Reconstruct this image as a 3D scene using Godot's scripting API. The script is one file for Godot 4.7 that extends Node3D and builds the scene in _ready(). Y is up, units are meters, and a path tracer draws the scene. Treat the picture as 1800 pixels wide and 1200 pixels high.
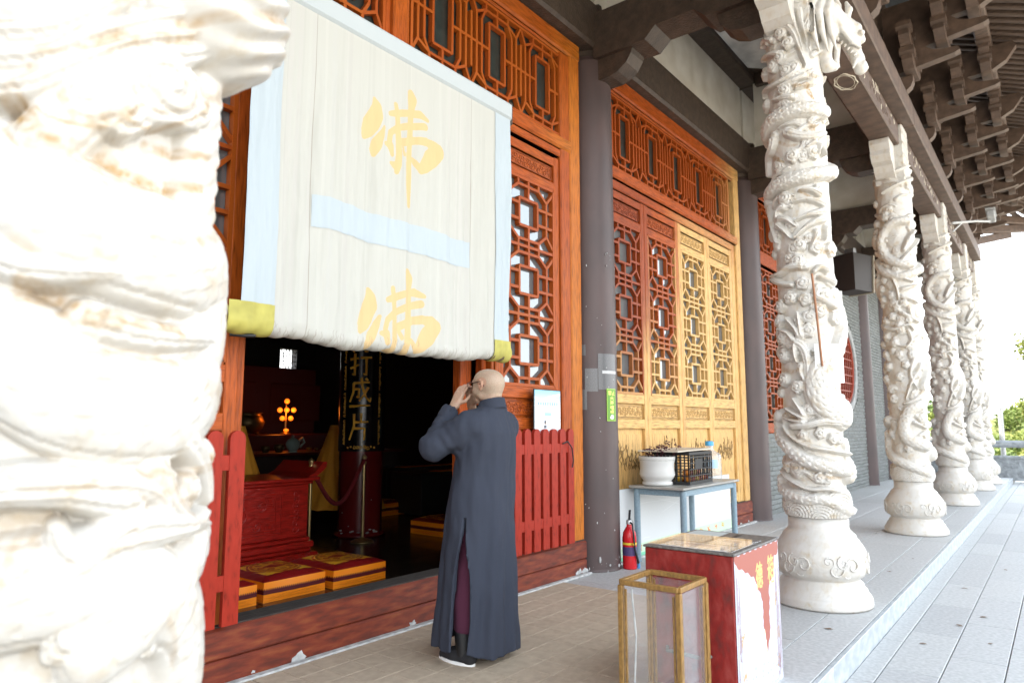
extends Node3D

# ---------------------------------------------------------------- mesh builder
class MB:
	var v := PackedVector3Array()
	var n := PackedVector3Array()
	var c := PackedColorArray()
	var uv := PackedVector2Array()
	var ix := PackedInt32Array()
	var col := Color(1, 1, 1)

	func vert(p: Vector3, nn: Vector3, t := Vector2.ZERO) -> int:
		v.append(p); n.append(nn); c.append(col); uv.append(t)
		return v.size() - 1

	func tri(a: Vector3, b: Vector3, d: Vector3) -> void:      # counter-clockwise seen from outside
		var nn := (b - a).cross(d - a).normalized()
		var i := vert(a, nn); vert(b, nn); vert(d, nn)
		ix.append_array([i, i + 2, i + 1])

	func quad(a: Vector3, b: Vector3, d: Vector3, e: Vector3) -> void:
		var nn := (d - a).cross(e - b).normalized()
		var i := vert(a, nn, Vector2(0, 1)); vert(b, nn, Vector2(1, 1)); vert(d, nn, Vector2(1, 0)); vert(e, nn, Vector2(0, 0))
		ix.append_array([i, i + 2, i + 1, i, i + 3, i + 2])

	func oquad(a: Vector3, b: Vector3, d: Vector3, e: Vector3, out: Vector3) -> void:
		if (d - a).cross(e - b).dot(out) < 0.0: quad(e, d, b, a)
		else: quad(a, b, d, e)

	func otri(a: Vector3, b: Vector3, d: Vector3, out: Vector3) -> void:
		if (b - a).cross(d - a).dot(out) < 0.0: tri(d, b, a)
		else: tri(a, b, d)

	func box(ctr: Vector3, size: Vector3, bev := 0.004, bs := Basis()) -> void:
		var h := size * 0.5
		bev = minf(bev, minf(h.x, minf(h.y, h.z)) * 0.6)
		if bev <= 0.0:
			for k in 3:
				for s in [-1.0, 1.0]:
					var o := Vector3.ZERO; o[k] = s
					var q: Array[Vector3] = []
					for w in [Vector2(-1, -1), Vector2(1, -1), Vector2(1, 1), Vector2(-1, 1)]:
						var p := Vector3.ZERO
						p[k] = s * h[k]; p[(k + 1) % 3] = w.x * h[(k + 1) % 3]; p[(k + 2) % 3] = w.y * h[(k + 2) % 3]
						q.append(ctr + bs * p)
					oquad(q[0], q[1], q[2], q[3], bs * o)
			return
		for k in 3:
			var a := (k + 1) % 3
			var b := (k + 2) % 3
			for s in [-1.0, 1.0]:
				var o := Vector3.ZERO; o[k] = s
				var q: Array[Vector3] = []
				for w in [Vector2(-1, -1), Vector2(1, -1), Vector2(1, 1), Vector2(-1, 1)]:
					var p := Vector3.ZERO
					p[k] = s * h[k]; p[a] = w.x * (h[a] - bev); p[b] = w.y * (h[b] - bev)
					q.append(ctr + bs * p)
				oquad(q[0], q[1], q[2], q[3], bs * o)
			for s in [-1.0, 1.0]:
				for t in [-1.0, 1.0]:      # edges along k
					var q: Array[Vector3] = []
					for e in [-1.0, 1.0]:
						var p := Vector3.ZERO
						p[k] = e * (h[k] - bev); p[a] = s * h[a]; p[b] = t * (h[b] - bev)
						q.append(ctr + bs * p)
					for e in [1.0, -1.0]:
						var p := Vector3.ZERO
						p[k] = e * (h[k] - bev); p[a] = s * (h[a] - bev); p[b] = t * h[b]
						q.append(ctr + bs * p)
					var o := Vector3.ZERO; o[a] = s; o[b] = t
					oquad(q[0], q[1], q[2], q[3], bs * o)
		for sx in [-1.0, 1.0]:
			for sy in [-1.0, 1.0]:
				for sz in [-1.0, 1.0]:
					var s := Vector3(sx, sy, sz)
					var i := h - Vector3.ONE * bev
					otri(ctr + bs * (s * Vector3(h.x, i.y, i.z)), ctr + bs * (s * Vector3(i.x, h.y, i.z)), ctr + bs * (s * Vector3(i.x, i.y, h.z)), bs * s)

	func bb(x0: float, x1: float, y0: float, y1: float, z0: float, z1: float, bev := 0.004) -> void:
		box(Vector3(x0 + x1, y0 + y1, z0 + z1) * 0.5, Vector3(absf(x1 - x0), absf(y1 - y0), absf(z1 - z0)), bev)

	func bar(p: Vector3, q: Vector3, w: float, h: float, up := Vector3(0, 0, 1), bev := 0.0) -> void:   # h is measured along up
		var d := (q - p).normalized()
		var s := up.cross(d).normalized()
		box((p + q) * 0.5, Vector3(p.distance_to(q), w, h), bev, Basis(d, s, d.cross(s)))

	func tube(pts: Array, rad, sides := 8, caps := true) -> void:      # smooth tube through points
		var m := pts.size()
		var first := v.size()
		var prev := Vector3.ZERO
		for i in m:
			var t: Vector3 = (pts[mini(i + 1, m - 1)] - pts[maxi(i - 1, 0)]).normalized()
			if i == 0: prev = t.cross(Vector3(0.31, 0.9, 0.22)).normalized()
			var s := (prev - t * prev.dot(t)).normalized()
			prev = s
			var b := t.cross(s)
			var r: float = rad[i] if rad is Array else rad
			for k in sides + 1:
				var a := TAU * k / sides
				var o := s * cos(a) + b * sin(a)
				vert(pts[i] + o * r, o, Vector2(float(k) / sides, float(i) / (m - 1)))
		for i in m - 1:
			for k in sides:
				var a := first + i * (sides + 1) + k
				var b := a + sides + 1
				ix.append_array([a, b, a + 1, a + 1, b, b + 1])
		if caps:
			for e in [0, m - 1]:
				var t: Vector3 = (pts[0] - pts[1]).normalized() if e == 0 else (pts[m - 1] - pts[m - 2]).normalized()
				var o := vert(pts[e], t)
				for k in sides + 1: vert(v[first + e * (sides + 1) + k], t)
				for k in sides:
					if e == 0: ix.append_array([o, o + 1 + k, o + 2 + k])
					else: ix.append_array([o, o + 2 + k, o + 1 + k])

	func lathe(prof: Array, segs: int, at: Vector3, smooth := true) -> void:     # prof: Vector2(radius, height), from the bottom up
		var m := prof.size()
		var first := v.size()
		for i in m:
			var d: Vector2 = prof[mini(i + 1, m - 1)] - prof[maxi(i - 1, 0)]
			var nn := Vector2(d.y, -d.x).normalized()
			for k in segs + 1:
				var a := TAU * k / segs
				vert(at + Vector3(cos(a) * prof[i].x, prof[i].y, sin(a) * prof[i].x), Vector3(cos(a) * nn.x, nn.y, sin(a) * nn.x), Vector2(float(k) / segs, float(i) / (m - 1)))
		for i in m - 1:
			for k in segs:
				var a := first + i * (segs + 1) + k
				var b := a + segs + 1
				ix.append_array([a, a + 1, b, a + 1, b + 1, b])

	func prism(poly: PackedVector2Array, depth: float, xf: Transform3D, bev := 0.0) -> void:   # polygon in xy, pushed from z = 0 to depth
		var area := 0.0
		var m := poly.size()
		for i in m: area += poly[i].cross(poly[(i + 1) % m])
		var p := poly.duplicate()
		if area < 0.0: p.reverse()
		var t := Geometry2D.triangulate_polygon(p)
		var up := xf.basis.z.normalized()
		for i in range(0, t.size(), 3):
			var a := p[t[i]]; var b := p[t[i + 1]]; var d := p[t[i + 2]]
			for z in [0.0, depth]:
				otri(xf * Vector3(a.x, a.y, z), xf * Vector3(b.x, b.y, z), xf * Vector3(d.x, d.y, z), up * (-1.0 if z == 0.0 else 1.0) * signf(depth))
		for i in m:
			var a := p[i]; var b := p[(i + 1) % m]
			var o := xf.basis * Vector3(b.y - a.y, a.x - b.x, 0)
			oquad(xf * Vector3(a.x, a.y, 0), xf * Vector3(b.x, b.y, 0), xf * Vector3(b.x, b.y, depth), xf * Vector3(a.x, a.y, depth), o)

	func sheet(nu: int, nv: int, f: Callable, flip := false) -> void:      # smooth surface; f(u, v) is a point
		var first := v.size()
		var pts := PackedVector3Array()
		for j in nv + 1:
			for i in nu + 1: pts.append(f.call(float(i) / nu, float(j) / nv))
		for j in nv + 1:
			for i in nu + 1:
				var du := pts[j * (nu + 1) + mini(i + 1, nu)] - pts[j * (nu + 1) + maxi(i - 1, 0)]
				var dv := pts[mini(j + 1, nv) * (nu + 1) + i] - pts[maxi(j - 1, 0) * (nu + 1) + i]
				var nn := du.cross(dv).normalized() * (-1.0 if flip else 1.0)
				vert(pts[j * (nu + 1) + i], nn, Vector2(float(i) / nu, 1.0 - float(j) / nv))
		for j in nv:
			for i in nu:
				var a := first + j * (nu + 1) + i
				var b := a + nu + 1
				if flip: ix.append_array([a, a + 1, b, a + 1, b + 1, b])
				else: ix.append_array([a, b, a + 1, a + 1, b, b + 1])

	func ball(ctr: Vector3, r: Vector3, segs := 12, rings := 8) -> void:
		var first := v.size()
		for j in rings + 1:
			var e := PI * j / rings - PI / 2
			for i in segs + 1:
				var a := TAU * i / segs
				var o := Vector3(cos(a) * cos(e), sin(e), sin(a) * cos(e))
				vert(ctr + o * r, (o / r).normalized(), Vector2(float(i) / segs, 1.0 - float(j) / rings))
		for j in rings:
			for i in segs:
				var a := first + j * (segs + 1) + i
				var b := a + segs + 1
				ix.append_array([a, a + 1, b, a + 1, b + 1, b])

	func mesh() -> ArrayMesh:
		var arr := []
		arr.resize(Mesh.ARRAY_MAX)
		arr[Mesh.ARRAY_VERTEX] = v; arr[Mesh.ARRAY_NORMAL] = n; arr[Mesh.ARRAY_COLOR] = c; arr[Mesh.ARRAY_TEX_UV] = uv; arr[Mesh.ARRAY_INDEX] = ix
		var m := ArrayMesh.new()
		m.add_surface_from_arrays(Mesh.PRIMITIVE_TRIANGLES, arr)
		return m

# ---------------------------------------------------------------- objects
var used := {}
var M := {}
var rng := RandomNumberGenerator.new()

func numbered(called: String) -> String:
	used[called] = int(used.get(called, -1)) + 1
	return called if used[called] == 0 else "%s_%03d" % [called, used[called]]

func tag(o: Node, label: String, category: String, group := "") -> Node:
	o.set_meta("label", label); o.set_meta("category", category)
	if group: o.set_meta("group", group)
	return o

func thing(called: String, label: String, category: String, at := Vector3.ZERO, turn := 0.0, group := "") -> Node3D:
	var o := Node3D.new()
	o.name = numbered(called); add_child(o)
	o.position = at; o.rotation.y = turn
	tag(o, label, category, group)
	return o

func obj(called: String, shape, material: Material, parent: Node = null, label := "") -> MeshInstance3D:
	var o := MeshInstance3D.new()
	o.mesh = shape.mesh() if shape is MB else shape
	o.material_override = material
	if parent == null:
		o.name = numbered(called); add_child(o)
	else:
		o.name = called; parent.add_child(o, true)
	if label: o.set_meta("label", label)
	return o

func empty(called: String, parent: Node) -> Node3D:
	var o := Node3D.new()
	o.name = called; parent.add_child(o, true)
	return o

func struct(called: String, label: String, shape = null, material: Material = null) -> Node3D:
	var o: Node3D = Node3D.new() if shape == null else MeshInstance3D.new()
	if shape != null:
		o.mesh = shape.mesh() if shape is MB else shape
		o.material_override = material
	o.name = numbered(called); add_child(o)
	o.set_meta("kind", "structure"); o.set_meta("label", label)
	return o

func dup(root: Node3D, at: Vector3, turn: float, label: String) -> Node3D:
	var r: Node3D = root.duplicate()
	var base := root.name.rstrip("0123456789").rstrip("_")
	r.name = numbered(base); add_child(r); r.position = at; r.rotation.y = turn
	r.set_meta("label", label)
	return r

# ---------------------------------------------------------------- materials
var noise_cache := {}

func noise_tex(freq: float, oct: int, lo: Color, hi: Color, sd := 1, size := 512, kind := FastNoiseLite.TYPE_SIMPLEX_SMOOTH, mid := Color(-1, 0, 0), midat := 0.5) -> NoiseTexture2D:
	var key := [freq, oct, lo, hi, sd, size, kind, mid, midat]
	if noise_cache.has(key): return noise_cache[key]
	var f := FastNoiseLite.new()
	f.noise_type = kind; f.frequency = freq; f.fractal_octaves = oct; f.seed = sd
	var t := NoiseTexture2D.new()
	t.width = size; t.height = size; t.seamless = true; t.noise = f
	var g := Gradient.new()
	g.set_color(0, lo); g.set_color(1, hi)
	if mid.r >= 0.0: g.add_point(midat, mid)
	t.color_ramp = g
	noise_cache[key] = t
	return t

func bump_tex(freq: float, oct: int, strength: float, sd := 1, size := 512) -> NoiseTexture2D:
	var key := ["b", freq, oct, strength, sd, size]
	if noise_cache.has(key): return noise_cache[key]
	var f := FastNoiseLite.new()
	f.noise_type = FastNoiseLite.TYPE_SIMPLEX_SMOOTH; f.frequency = freq; f.fractal_octaves = oct; f.seed = sd
	var t := NoiseTexture2D.new()
	t.width = size; t.height = size; t.seamless = true; t.noise = f; t.as_normal_map = true; t.bump_strength = strength
	noise_cache[key] = t
	return t

func mat(called: String, lin: Color, rough: float, tex: Texture2D = null, scale := Vector3.ONE, bump: Texture2D = null, vc := false, spec := 0.5) -> StandardMaterial3D:
	var m := StandardMaterial3D.new()
	m.resource_name = called
	m.albedo_color = Color(lin.r, lin.g, lin.b).linear_to_srgb()
	m.roughness = rough
	m.metallic_specular = spec
	if tex or bump:
		m.uv1_triplanar = true; m.uv1_world_triplanar = true; m.uv1_scale = scale
	if tex: m.albedo_texture = tex
	if bump: m.normal_enabled = true; m.normal_texture = bump
	m.vertex_color_use_as_albedo = vc
	M[called] = m
	return m

func G(x: float) -> Color: return Color(x, x, x)

func make_materials() -> void:
	var grain := noise_tex(0.02, 4, G(0.62), G(1.0), 3, 512, FastNoiseLite.TYPE_SIMPLEX_SMOOTH, G(0.88), 0.45)
	var mottle := noise_tex(0.012, 5, G(0.72), G(1.0), 5)
	var fine := noise_tex(0.09, 3, G(0.8), G(1.0), 6)
	var wb := bump_tex(0.03, 4, 2.0, 3)
	var sb := bump_tex(0.05, 4, 2.5, 8)
	mat("wood_v", Color(1, 1, 1), 0.45, grain, Vector3(4.5, 0.42, 4.5), wb, true, 0.32)
	mat("wood_x", Color(1, 1, 1), 0.45, grain, Vector3(0.42, 4.5, 4.5), wb, true, 0.32)
	mat("lattice_wood", Color(1, 1, 1), 0.45, fine, Vector3(3, 3, 3), null, true, 0.32)
	mat("dark_wood", Color(0.085, 0.057, 0.04), 0.55, mottle, Vector3(1.2, 1.2, 1.2), sb, false)
	mat("bracket_wood", Color(0.128, 0.079, 0.054), 0.62, noise_tex(0.008, 4, G(0.72), G(1.0), 15), Vector3(1.2, 1.2, 1.2), null, false)
	mat("eave_wood", Color(0.14, 0.092, 0.066), 0.65, grain, Vector3(2, 2, 0.4), wb, false)
	mat("column_paint", Color(0.092, 0.06, 0.055), 0.5, noise_tex(0.01, 5, Color(0.8, 0.82, 0.84), Color(1, 0.98, 0.98), 9), Vector3(0.8, 0.25, 0.8), null, false)
	mat("plaster", Color(0.84, 0.8, 0.72), 0.9, noise_tex(0.006, 4, Color(0.86, 0.84, 0.8), G(1.0), 10), Vector3(0.4, 0.4, 0.4), null, false)
	mat("ceiling_white", Color(0.84, 0.82, 0.78), 0.9, mottle, Vector3(0.3, 0.3, 0.3))
	# carved marble: white with tan mineral staining in drifts of its own
	mat("marble", Color(0.555, 0.54, 0.512), 0.4, noise_tex(0.011, 5, Color(0.9, 0.82, 0.7), Color(1, 1, 1), 21, 1024, FastNoiseLite.TYPE_SIMPLEX_SMOOTH, Color(0.98, 0.965, 0.94), 0.36), Vector3(0.9, 0.7, 0.9), bump_tex(0.06, 4, 1.2, 22), true)
	mat("granite", Color(0.5, 0.502, 0.49), 0.62, noise_tex(0.03, 5, G(0.84), G(1.0), 31, 1024), Vector3(0.8, 0.8, 0.8), bump_tex(0.25, 2, 0.5, 32), true)
	mat("kerb_marble", Color(0.52, 0.535, 0.54), 0.45, noise_tex(0.008, 6, Color(0.78, 0.81, 0.83), G(1.0), 33, 1024), Vector3(0.7, 1.4, 1.4), null, true)
	mat("mat_rubber", Color(0.47, 0.375, 0.27), 0.85, noise_tex(0.02, 4, G(0.9), G(1.0), 41), Vector3(1.2, 1.2, 1.2), bump_tex(0.22, 2, 1.2, 42), true)
	mat("bounce_plaza", Color(0.62, 0.57, 0.48), 0.8, mottle, Vector3(0.3, 0.3, 0.3))  # pale warm tone chosen so this unseen stone lifts light on plaster and ceiling
	mat("grout", Color(0.13, 0.125, 0.12), 0.9)
	mat("earth", Color(0.22, 0.2, 0.16), 0.95, mottle, Vector3(0.05, 0.05, 0.05))
	mat("white_paint", Color(0.6, 0.6, 0.58), 0.7, mottle, Vector3(2, 2, 2))
	mat("brick", Color(0.27, 0.285, 0.275), 0.85, noise_tex(0.03, 4, G(0.72), G(1.0), 51), Vector3(2.2, 2.2, 2.2), bump_tex(0.1, 3, 2.0, 52), true)
	mat("mortar", Color(0.42, 0.42, 0.4), 0.95, fine, Vector3(2, 2, 2))
	mat("red_gloss", Color(0.35, 0.031, 0.017), 0.42, noise_tex(0.02, 5, Color(0.7, 0.75, 0.75), Color(1.0, 1.0, 1.0), 61, 512, FastNoiseLite.TYPE_SIMPLEX_SMOOTH, G(0.92), 0.35), Vector3(2.5, 0.7, 2.5), null, true, 0.25)
	mat("altar_red", Color(0.48, 0.02, 0.012), 0.28, grain, Vector3(0.5, 4, 4), wb, true)
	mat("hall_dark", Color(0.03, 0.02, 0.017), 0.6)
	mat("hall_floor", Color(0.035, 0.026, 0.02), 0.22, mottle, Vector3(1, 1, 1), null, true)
	mat("gold", Color(0.72, 0.42, 0.1), 0.35); M.gold.metallic = 0.85
	mat("gold_paint", Color(1.0, 0.52, 0.05), 0.45)
	mat("brass", Color(0.62, 0.45, 0.2), 0.28); M.brass.metallic = 0.9
	mat("black_lacquer", Color(0.008, 0.008, 0.009), 0.16)
	mat("black", Color(0.012, 0.012, 0.013), 0.5)
	mat("rope_red", Color(0.16, 0.006, 0.008), 0.9)
	mat("cloth_orange", Color(0.95, 0.4, 0.03), 0.8, fine, Vector3(4, 4, 4), null, false)
	mat("skin", Color(0.5, 0.36, 0.26), 0.5, noise_tex(0.05, 5, Color(0.78, 0.72, 0.7), G(1.0), 71), Vector3(5, 5, 5), bump_tex(0.2, 3, 1.6, 72), true)
	M.skin.subsurf_scatter_enabled = true; M.skin.subsurf_scatter_strength = 0.15
	mat("robe", Color(0.041, 0.047, 0.066), 0.85, noise_tex(0.35, 2, G(0.82), G(1.0), 73), Vector3(5, 5, 5), bump_tex(0.4, 2, 0.8, 74), false, 0.3)
	mat("trousers", Color(0.07, 0.008, 0.03), 0.9, fine, Vector3(6, 6, 6))
	mat("rubber_white", Color(0.75, 0.75, 0.73), 0.6)
	mat("glass", Color(0.9, 0.95, 0.95), 0.04); M.glass.transparency = BaseMaterial3D.TRANSPARENCY_ALPHA; M.glass.albedo_color.a = 0.05
	mat("window_glass", Color(0.2, 0.22, 0.23), 0.05, null, Vector3.ONE, null, false, 0.75); M.window_glass.metallic = 0.5
	mat("dusty_glass", Color(0.035, 0.045, 0.04), 0.3, mottle, Vector3(1, 1, 1), null, false, 0.6)
	mat("concrete", Color(0.45, 0.45, 0.44), 0.9, mottle, Vector3(1, 1, 1))
	mat("rail_stone", Color(0.42, 0.45, 0.47), 0.7, mottle, Vector3(1, 1, 1), sb)
	mat("roof_tile", Color(0.07, 0.075, 0.08), 0.7, mottle, Vector3(1, 1, 1))
	mat("steel", Color(0.5, 0.5, 0.5), 0.35); M.steel.metallic = 0.8

# ---------------------------------------------------------------- the scene
const XS := [0.557, 6.08, 10.7, 15.0, 18.7, 20.9]        # the marble columns along the veranda
const XB := [0.52, 6.13, 10.75, 15.02, 18.62, 21.0]     # the brown columns at the wall
const ZC := -1.62
const ZW := -3.7

func _ready() -> void:
	rng.seed = 7
	var cam := Camera3D.new()
	cam.name = "camera"; add_child(cam)
	cam.position = Vector3(0, 1.4, 0)
	cam.rotation_order = EULER_ORDER_YXZ
	cam.rotation = Vector3(deg_to_rad(6.95), deg_to_rad(-51.74), 0)
	cam.fov = 52.43
	cam.near = 0.05; cam.far = 2000.0
	var at := CameraAttributesPhysical.new()
	at.frustum_focal_length = 24.36; at.exposure_aperture = 2.8; at.frustum_focus_distance = 4.6
	cam.attributes = at
	cam.fov = 52.43

	var env := Environment.new()
	env.background_mode = Environment.BG_SKY
	env.tonemap_mode = Environment.TONE_MAPPER_LINEAR
	env.tonemap_exposure = 3.5
	env.sdfgi_enabled = true; env.ssao_enabled = true; env.ssil_enabled = true
	var sm := ProceduralSkyMaterial.new()
	sm.sky_top_color = Color(0.8, 0.85, 0.91)
	sm.sky_horizon_color = Color(0.96, 0.955, 0.94)
	sm.sky_curve = 0.18
	sm.ground_bottom_color = Color(0.45, 0.44, 0.42); sm.ground_horizon_color = Color(0.8, 0.82, 0.82)
	sm.sky_energy_multiplier = 1.25
	env.sky = Sky.new(); env.sky.sky_material = sm
	var we := WorldEnvironment.new()
	we.name = "sky"; we.environment = env; add_child(we)

	var sun := DirectionalLight3D.new()
	sun.name = "sun"; add_child(sun)
	sun.look_at_from_position(Vector3.ZERO, -Vector3(-0.22, 0.9, -0.36), Vector3.UP)
	sun.light_energy = 1.6; sun.light_angular_distance = 0.5; sun.light_color = Color(1, 0.96, 0.9); sun.shadow_enabled = true

	make_materials()
	build_ground()
	build_shell()
	build_eaves()
	build_screens()
	build_brown_columns()
	build_marble_columns()
	build_hall()
	build_curtain()
	build_fences()
	build_veranda_things()
	build_person()
	build_far()

# ---------------------------------------------------------------- ground, platform, paving
func slab_mesh(w: float, h: float, d: float, tone: Color, bev := 0.004) -> ArrayMesh:
	var b := MB.new()
	b.col = tone
	b.box(Vector3.ZERO, Vector3(w, h, d), bev)
	return b.mesh()

func piece(called: String, parent: Node, m: Mesh, material: Material, at: Vector3, turn := Vector3.ZERO) -> MeshInstance3D:
	var o := obj(called, m, material, parent)
	o.position = at; o.rotation = turn
	return o

func build_ground() -> void:
	var g := MB.new()
	g.quad(Vector3(-900, -0.32, 900), Vector3(900, -0.32, 900), Vector3(900, -0.32, -900), Vector3(-900, -0.32, -900))
	struct("ground", "open earth around the temple terrace", g, M.earth)
	# lower pavement in front of the step
	var b := MB.new()
	b.bb(-30, 60, -0.3, -0.172, -1.16, 40, 0.0)
	var pave := struct("pavement", "pale grey granite pavement in front of the temple step", b, M.grout)
	var zs := [-1.158, -1.02, -0.712, -0.395, -0.08, 0.235]
	var variants := []
	for r in 5:
		for k in 4:
			var t := rng.randf_range(0.9, 1.08)
			variants.append(slab_mesh(1.03 - 0.006, 0.05, zs[r + 1] - zs[r] - 0.006, Color(t, t, t * 1.01)))
	for r in 5:
		var off: float = [0.2, 0.55, 0.03, 0.5, 0.1][r]
		for k in 24:
			var x := 2.6 + off + k * 1.03
			if x > 24.6: continue
			piece("paving_slab", pave, variants[r * 4 + rng.randi() % 4], M.granite, Vector3(x + 0.5, -0.175 + rng.randf_range(-0.0012, 0.0012), (zs[r] + zs[r + 1]) * 0.5))
	var rest := MB.new()                 # unseen sunlit plaza, coloured pale and warm to bounce light under the eave
	rest.bb(-30, 60, -0.17, -0.15, 0.24, 40, 0.0)
	obj("paving_field", rest, M.bounce_plaza, pave).set_meta("kind", "stuff")
	# raised veranda floor
	var p := MB.new()
	p.bb(-4, 23.4, -0.3, -0.022, -3.9, -1.2, 0.0)
	var plat := struct("veranda_floor", "raised granite veranda floor along the temple front", p, M.grout)
	var rows := [-1.19, -1.487, -2.04, -2.6, -3.15, -3.72]
	var offs := [0.0, 0.38, 0.0, 0.45, 0.1]
	for r in 5:
		var x := -1.0 + float(offs[r])
		while x < 23.3:
			var w := 0.92
			var x1 := minf(x + w, 23.38)
			if r == 0:
				w = 1.84; x1 = minf(x + w, 23.38)
			if x1 > 1.5:
				var t := rng.randf_range(0.92, 1.06)
				var d: float = rows[r] - rows[r + 1]
				piece("floor_slab", plat, slab_mesh(x1 - x - 0.005, 0.05, d - 0.005, Color(t, t, t * 0.995), 0.003), M.granite, Vector3((x + x1) * 0.5, -0.025 + rng.randf_range(-0.001, 0.001), (rows[r] + rows[r + 1]) * 0.5))
			x += w
	var kx := -1.0
	while kx < 23.3:
		var x1 := minf(kx + 1.84, 23.4)
		if x1 > 2.0:
			var t := rng.randf_range(0.92, 1.05)
			piece("kerb_stone", plat, slab_mesh(x1 - kx - 0.004, 0.172, 0.03, Color(t, t, t), 0.003), M.kerb_marble, Vector3((kx + x1) * 0.5, -0.086, -1.172))
		kx += 1.84
	# end face of the platform
	var e := MB.new()
	e.bb(23.4, 23.43, -0.17, -0.002, -3.9, -1.19)
	obj("kerb_stone", e, M.kerb_marble, plat)
	# brown rubber tiles before the door
	var rug := thing("rubber_tile_mat", "brown mat of small rubber tiles before the curtained doorway", "mat")
	var back := MB.new()
	back.bb(0.9, 5.33, 0.001, 0.006, -3.62, -1.75, 0.0)
	obj("backing", back, M.grout, rug)
	var tv := []
	for k in 5:
		var t := rng.randf_range(0.92, 1.07)
		tv.append(slab_mesh(0.1762, 0.009, 0.1762, Color(t, t, t), 0.0015))
	for i in 17:
		for j in 10:
			piece("rubber_tile", rug, tv[rng.randi() % 5], M.mat_rubber, Vector3(5.24 - 0.1802 * i, 0.0085 + rng.randf_range(-0.0004, 0.0004), -3.525 + 0.1802 * j))
	var far := MB.new()
	far.bb(0.95, 2.26, 0.005, 0.013, -3.615, -1.78, 0.001)
	obj("rubber_field", far, M.mat_rubber, rug)
	# a few dry leaves and scraps on the stone
	for q in [[1500, 5.9, -0.9], [0, 7.0, -0.62], [0, 8.6, -1.35], [0, 5.3, -1.38], [0, 6.6, -0.75], [0, 9.4, -0.6], [0, 7.7, -1.42], [0, 6.2, -0.52], [0, 8.1, -0.85]]:
		var l := MB.new()
		var s := rng.randf_range(0.016, 0.03)
		var up: float = 0.003 if q[2] < -1.2 else -0.146
		l.sheet(4, 2, func(a, c): return Vector3((a - 0.5) * 2.0 * s, 0.012 * sin(a * 2.6) * s * 20.0 * 0.6, (c - 0.5) * s * 1.1 * sin(PI * clampf(a, 0.06, 0.94))), true)
		var lf := obj("dry_leaf", l, leaf_mat())
		lf.position = Vector3(q[1], up, q[2]); lf.rotation.y = rng.randf_range(0, 6)
		tag(lf, "dry brown leaf lying on the granite " + ("veranda floor" if q[2] < -1.2 else "pavement"), "leaf", "dry leaves on the stone")

func leaf_mat() -> StandardMaterial3D:
	return M.dry_leaf if M.has("dry_leaf") else mat("dry_leaf", Color(0.16, 0.09, 0.045), 0.9)

# ---------------------------------------------------------------- the temple building
var hall: Node3D

func gable(pts: Array) -> PackedVector2Array:
	var p := PackedVector2Array()
	for i in range(0, pts.size(), 2): p.append(Vector2(pts[i], pts[i + 1]))
	return p

func xf_zy(x: float) -> Transform3D:      # polygon x -> world z, polygon y -> world y, depth -> -x
	return Transform3D(Basis(Vector3(0, 0, 1), Vector3(0, 1, 0), Vector3(-1, 0, 0)), Vector3(x, 0, 0))

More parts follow.
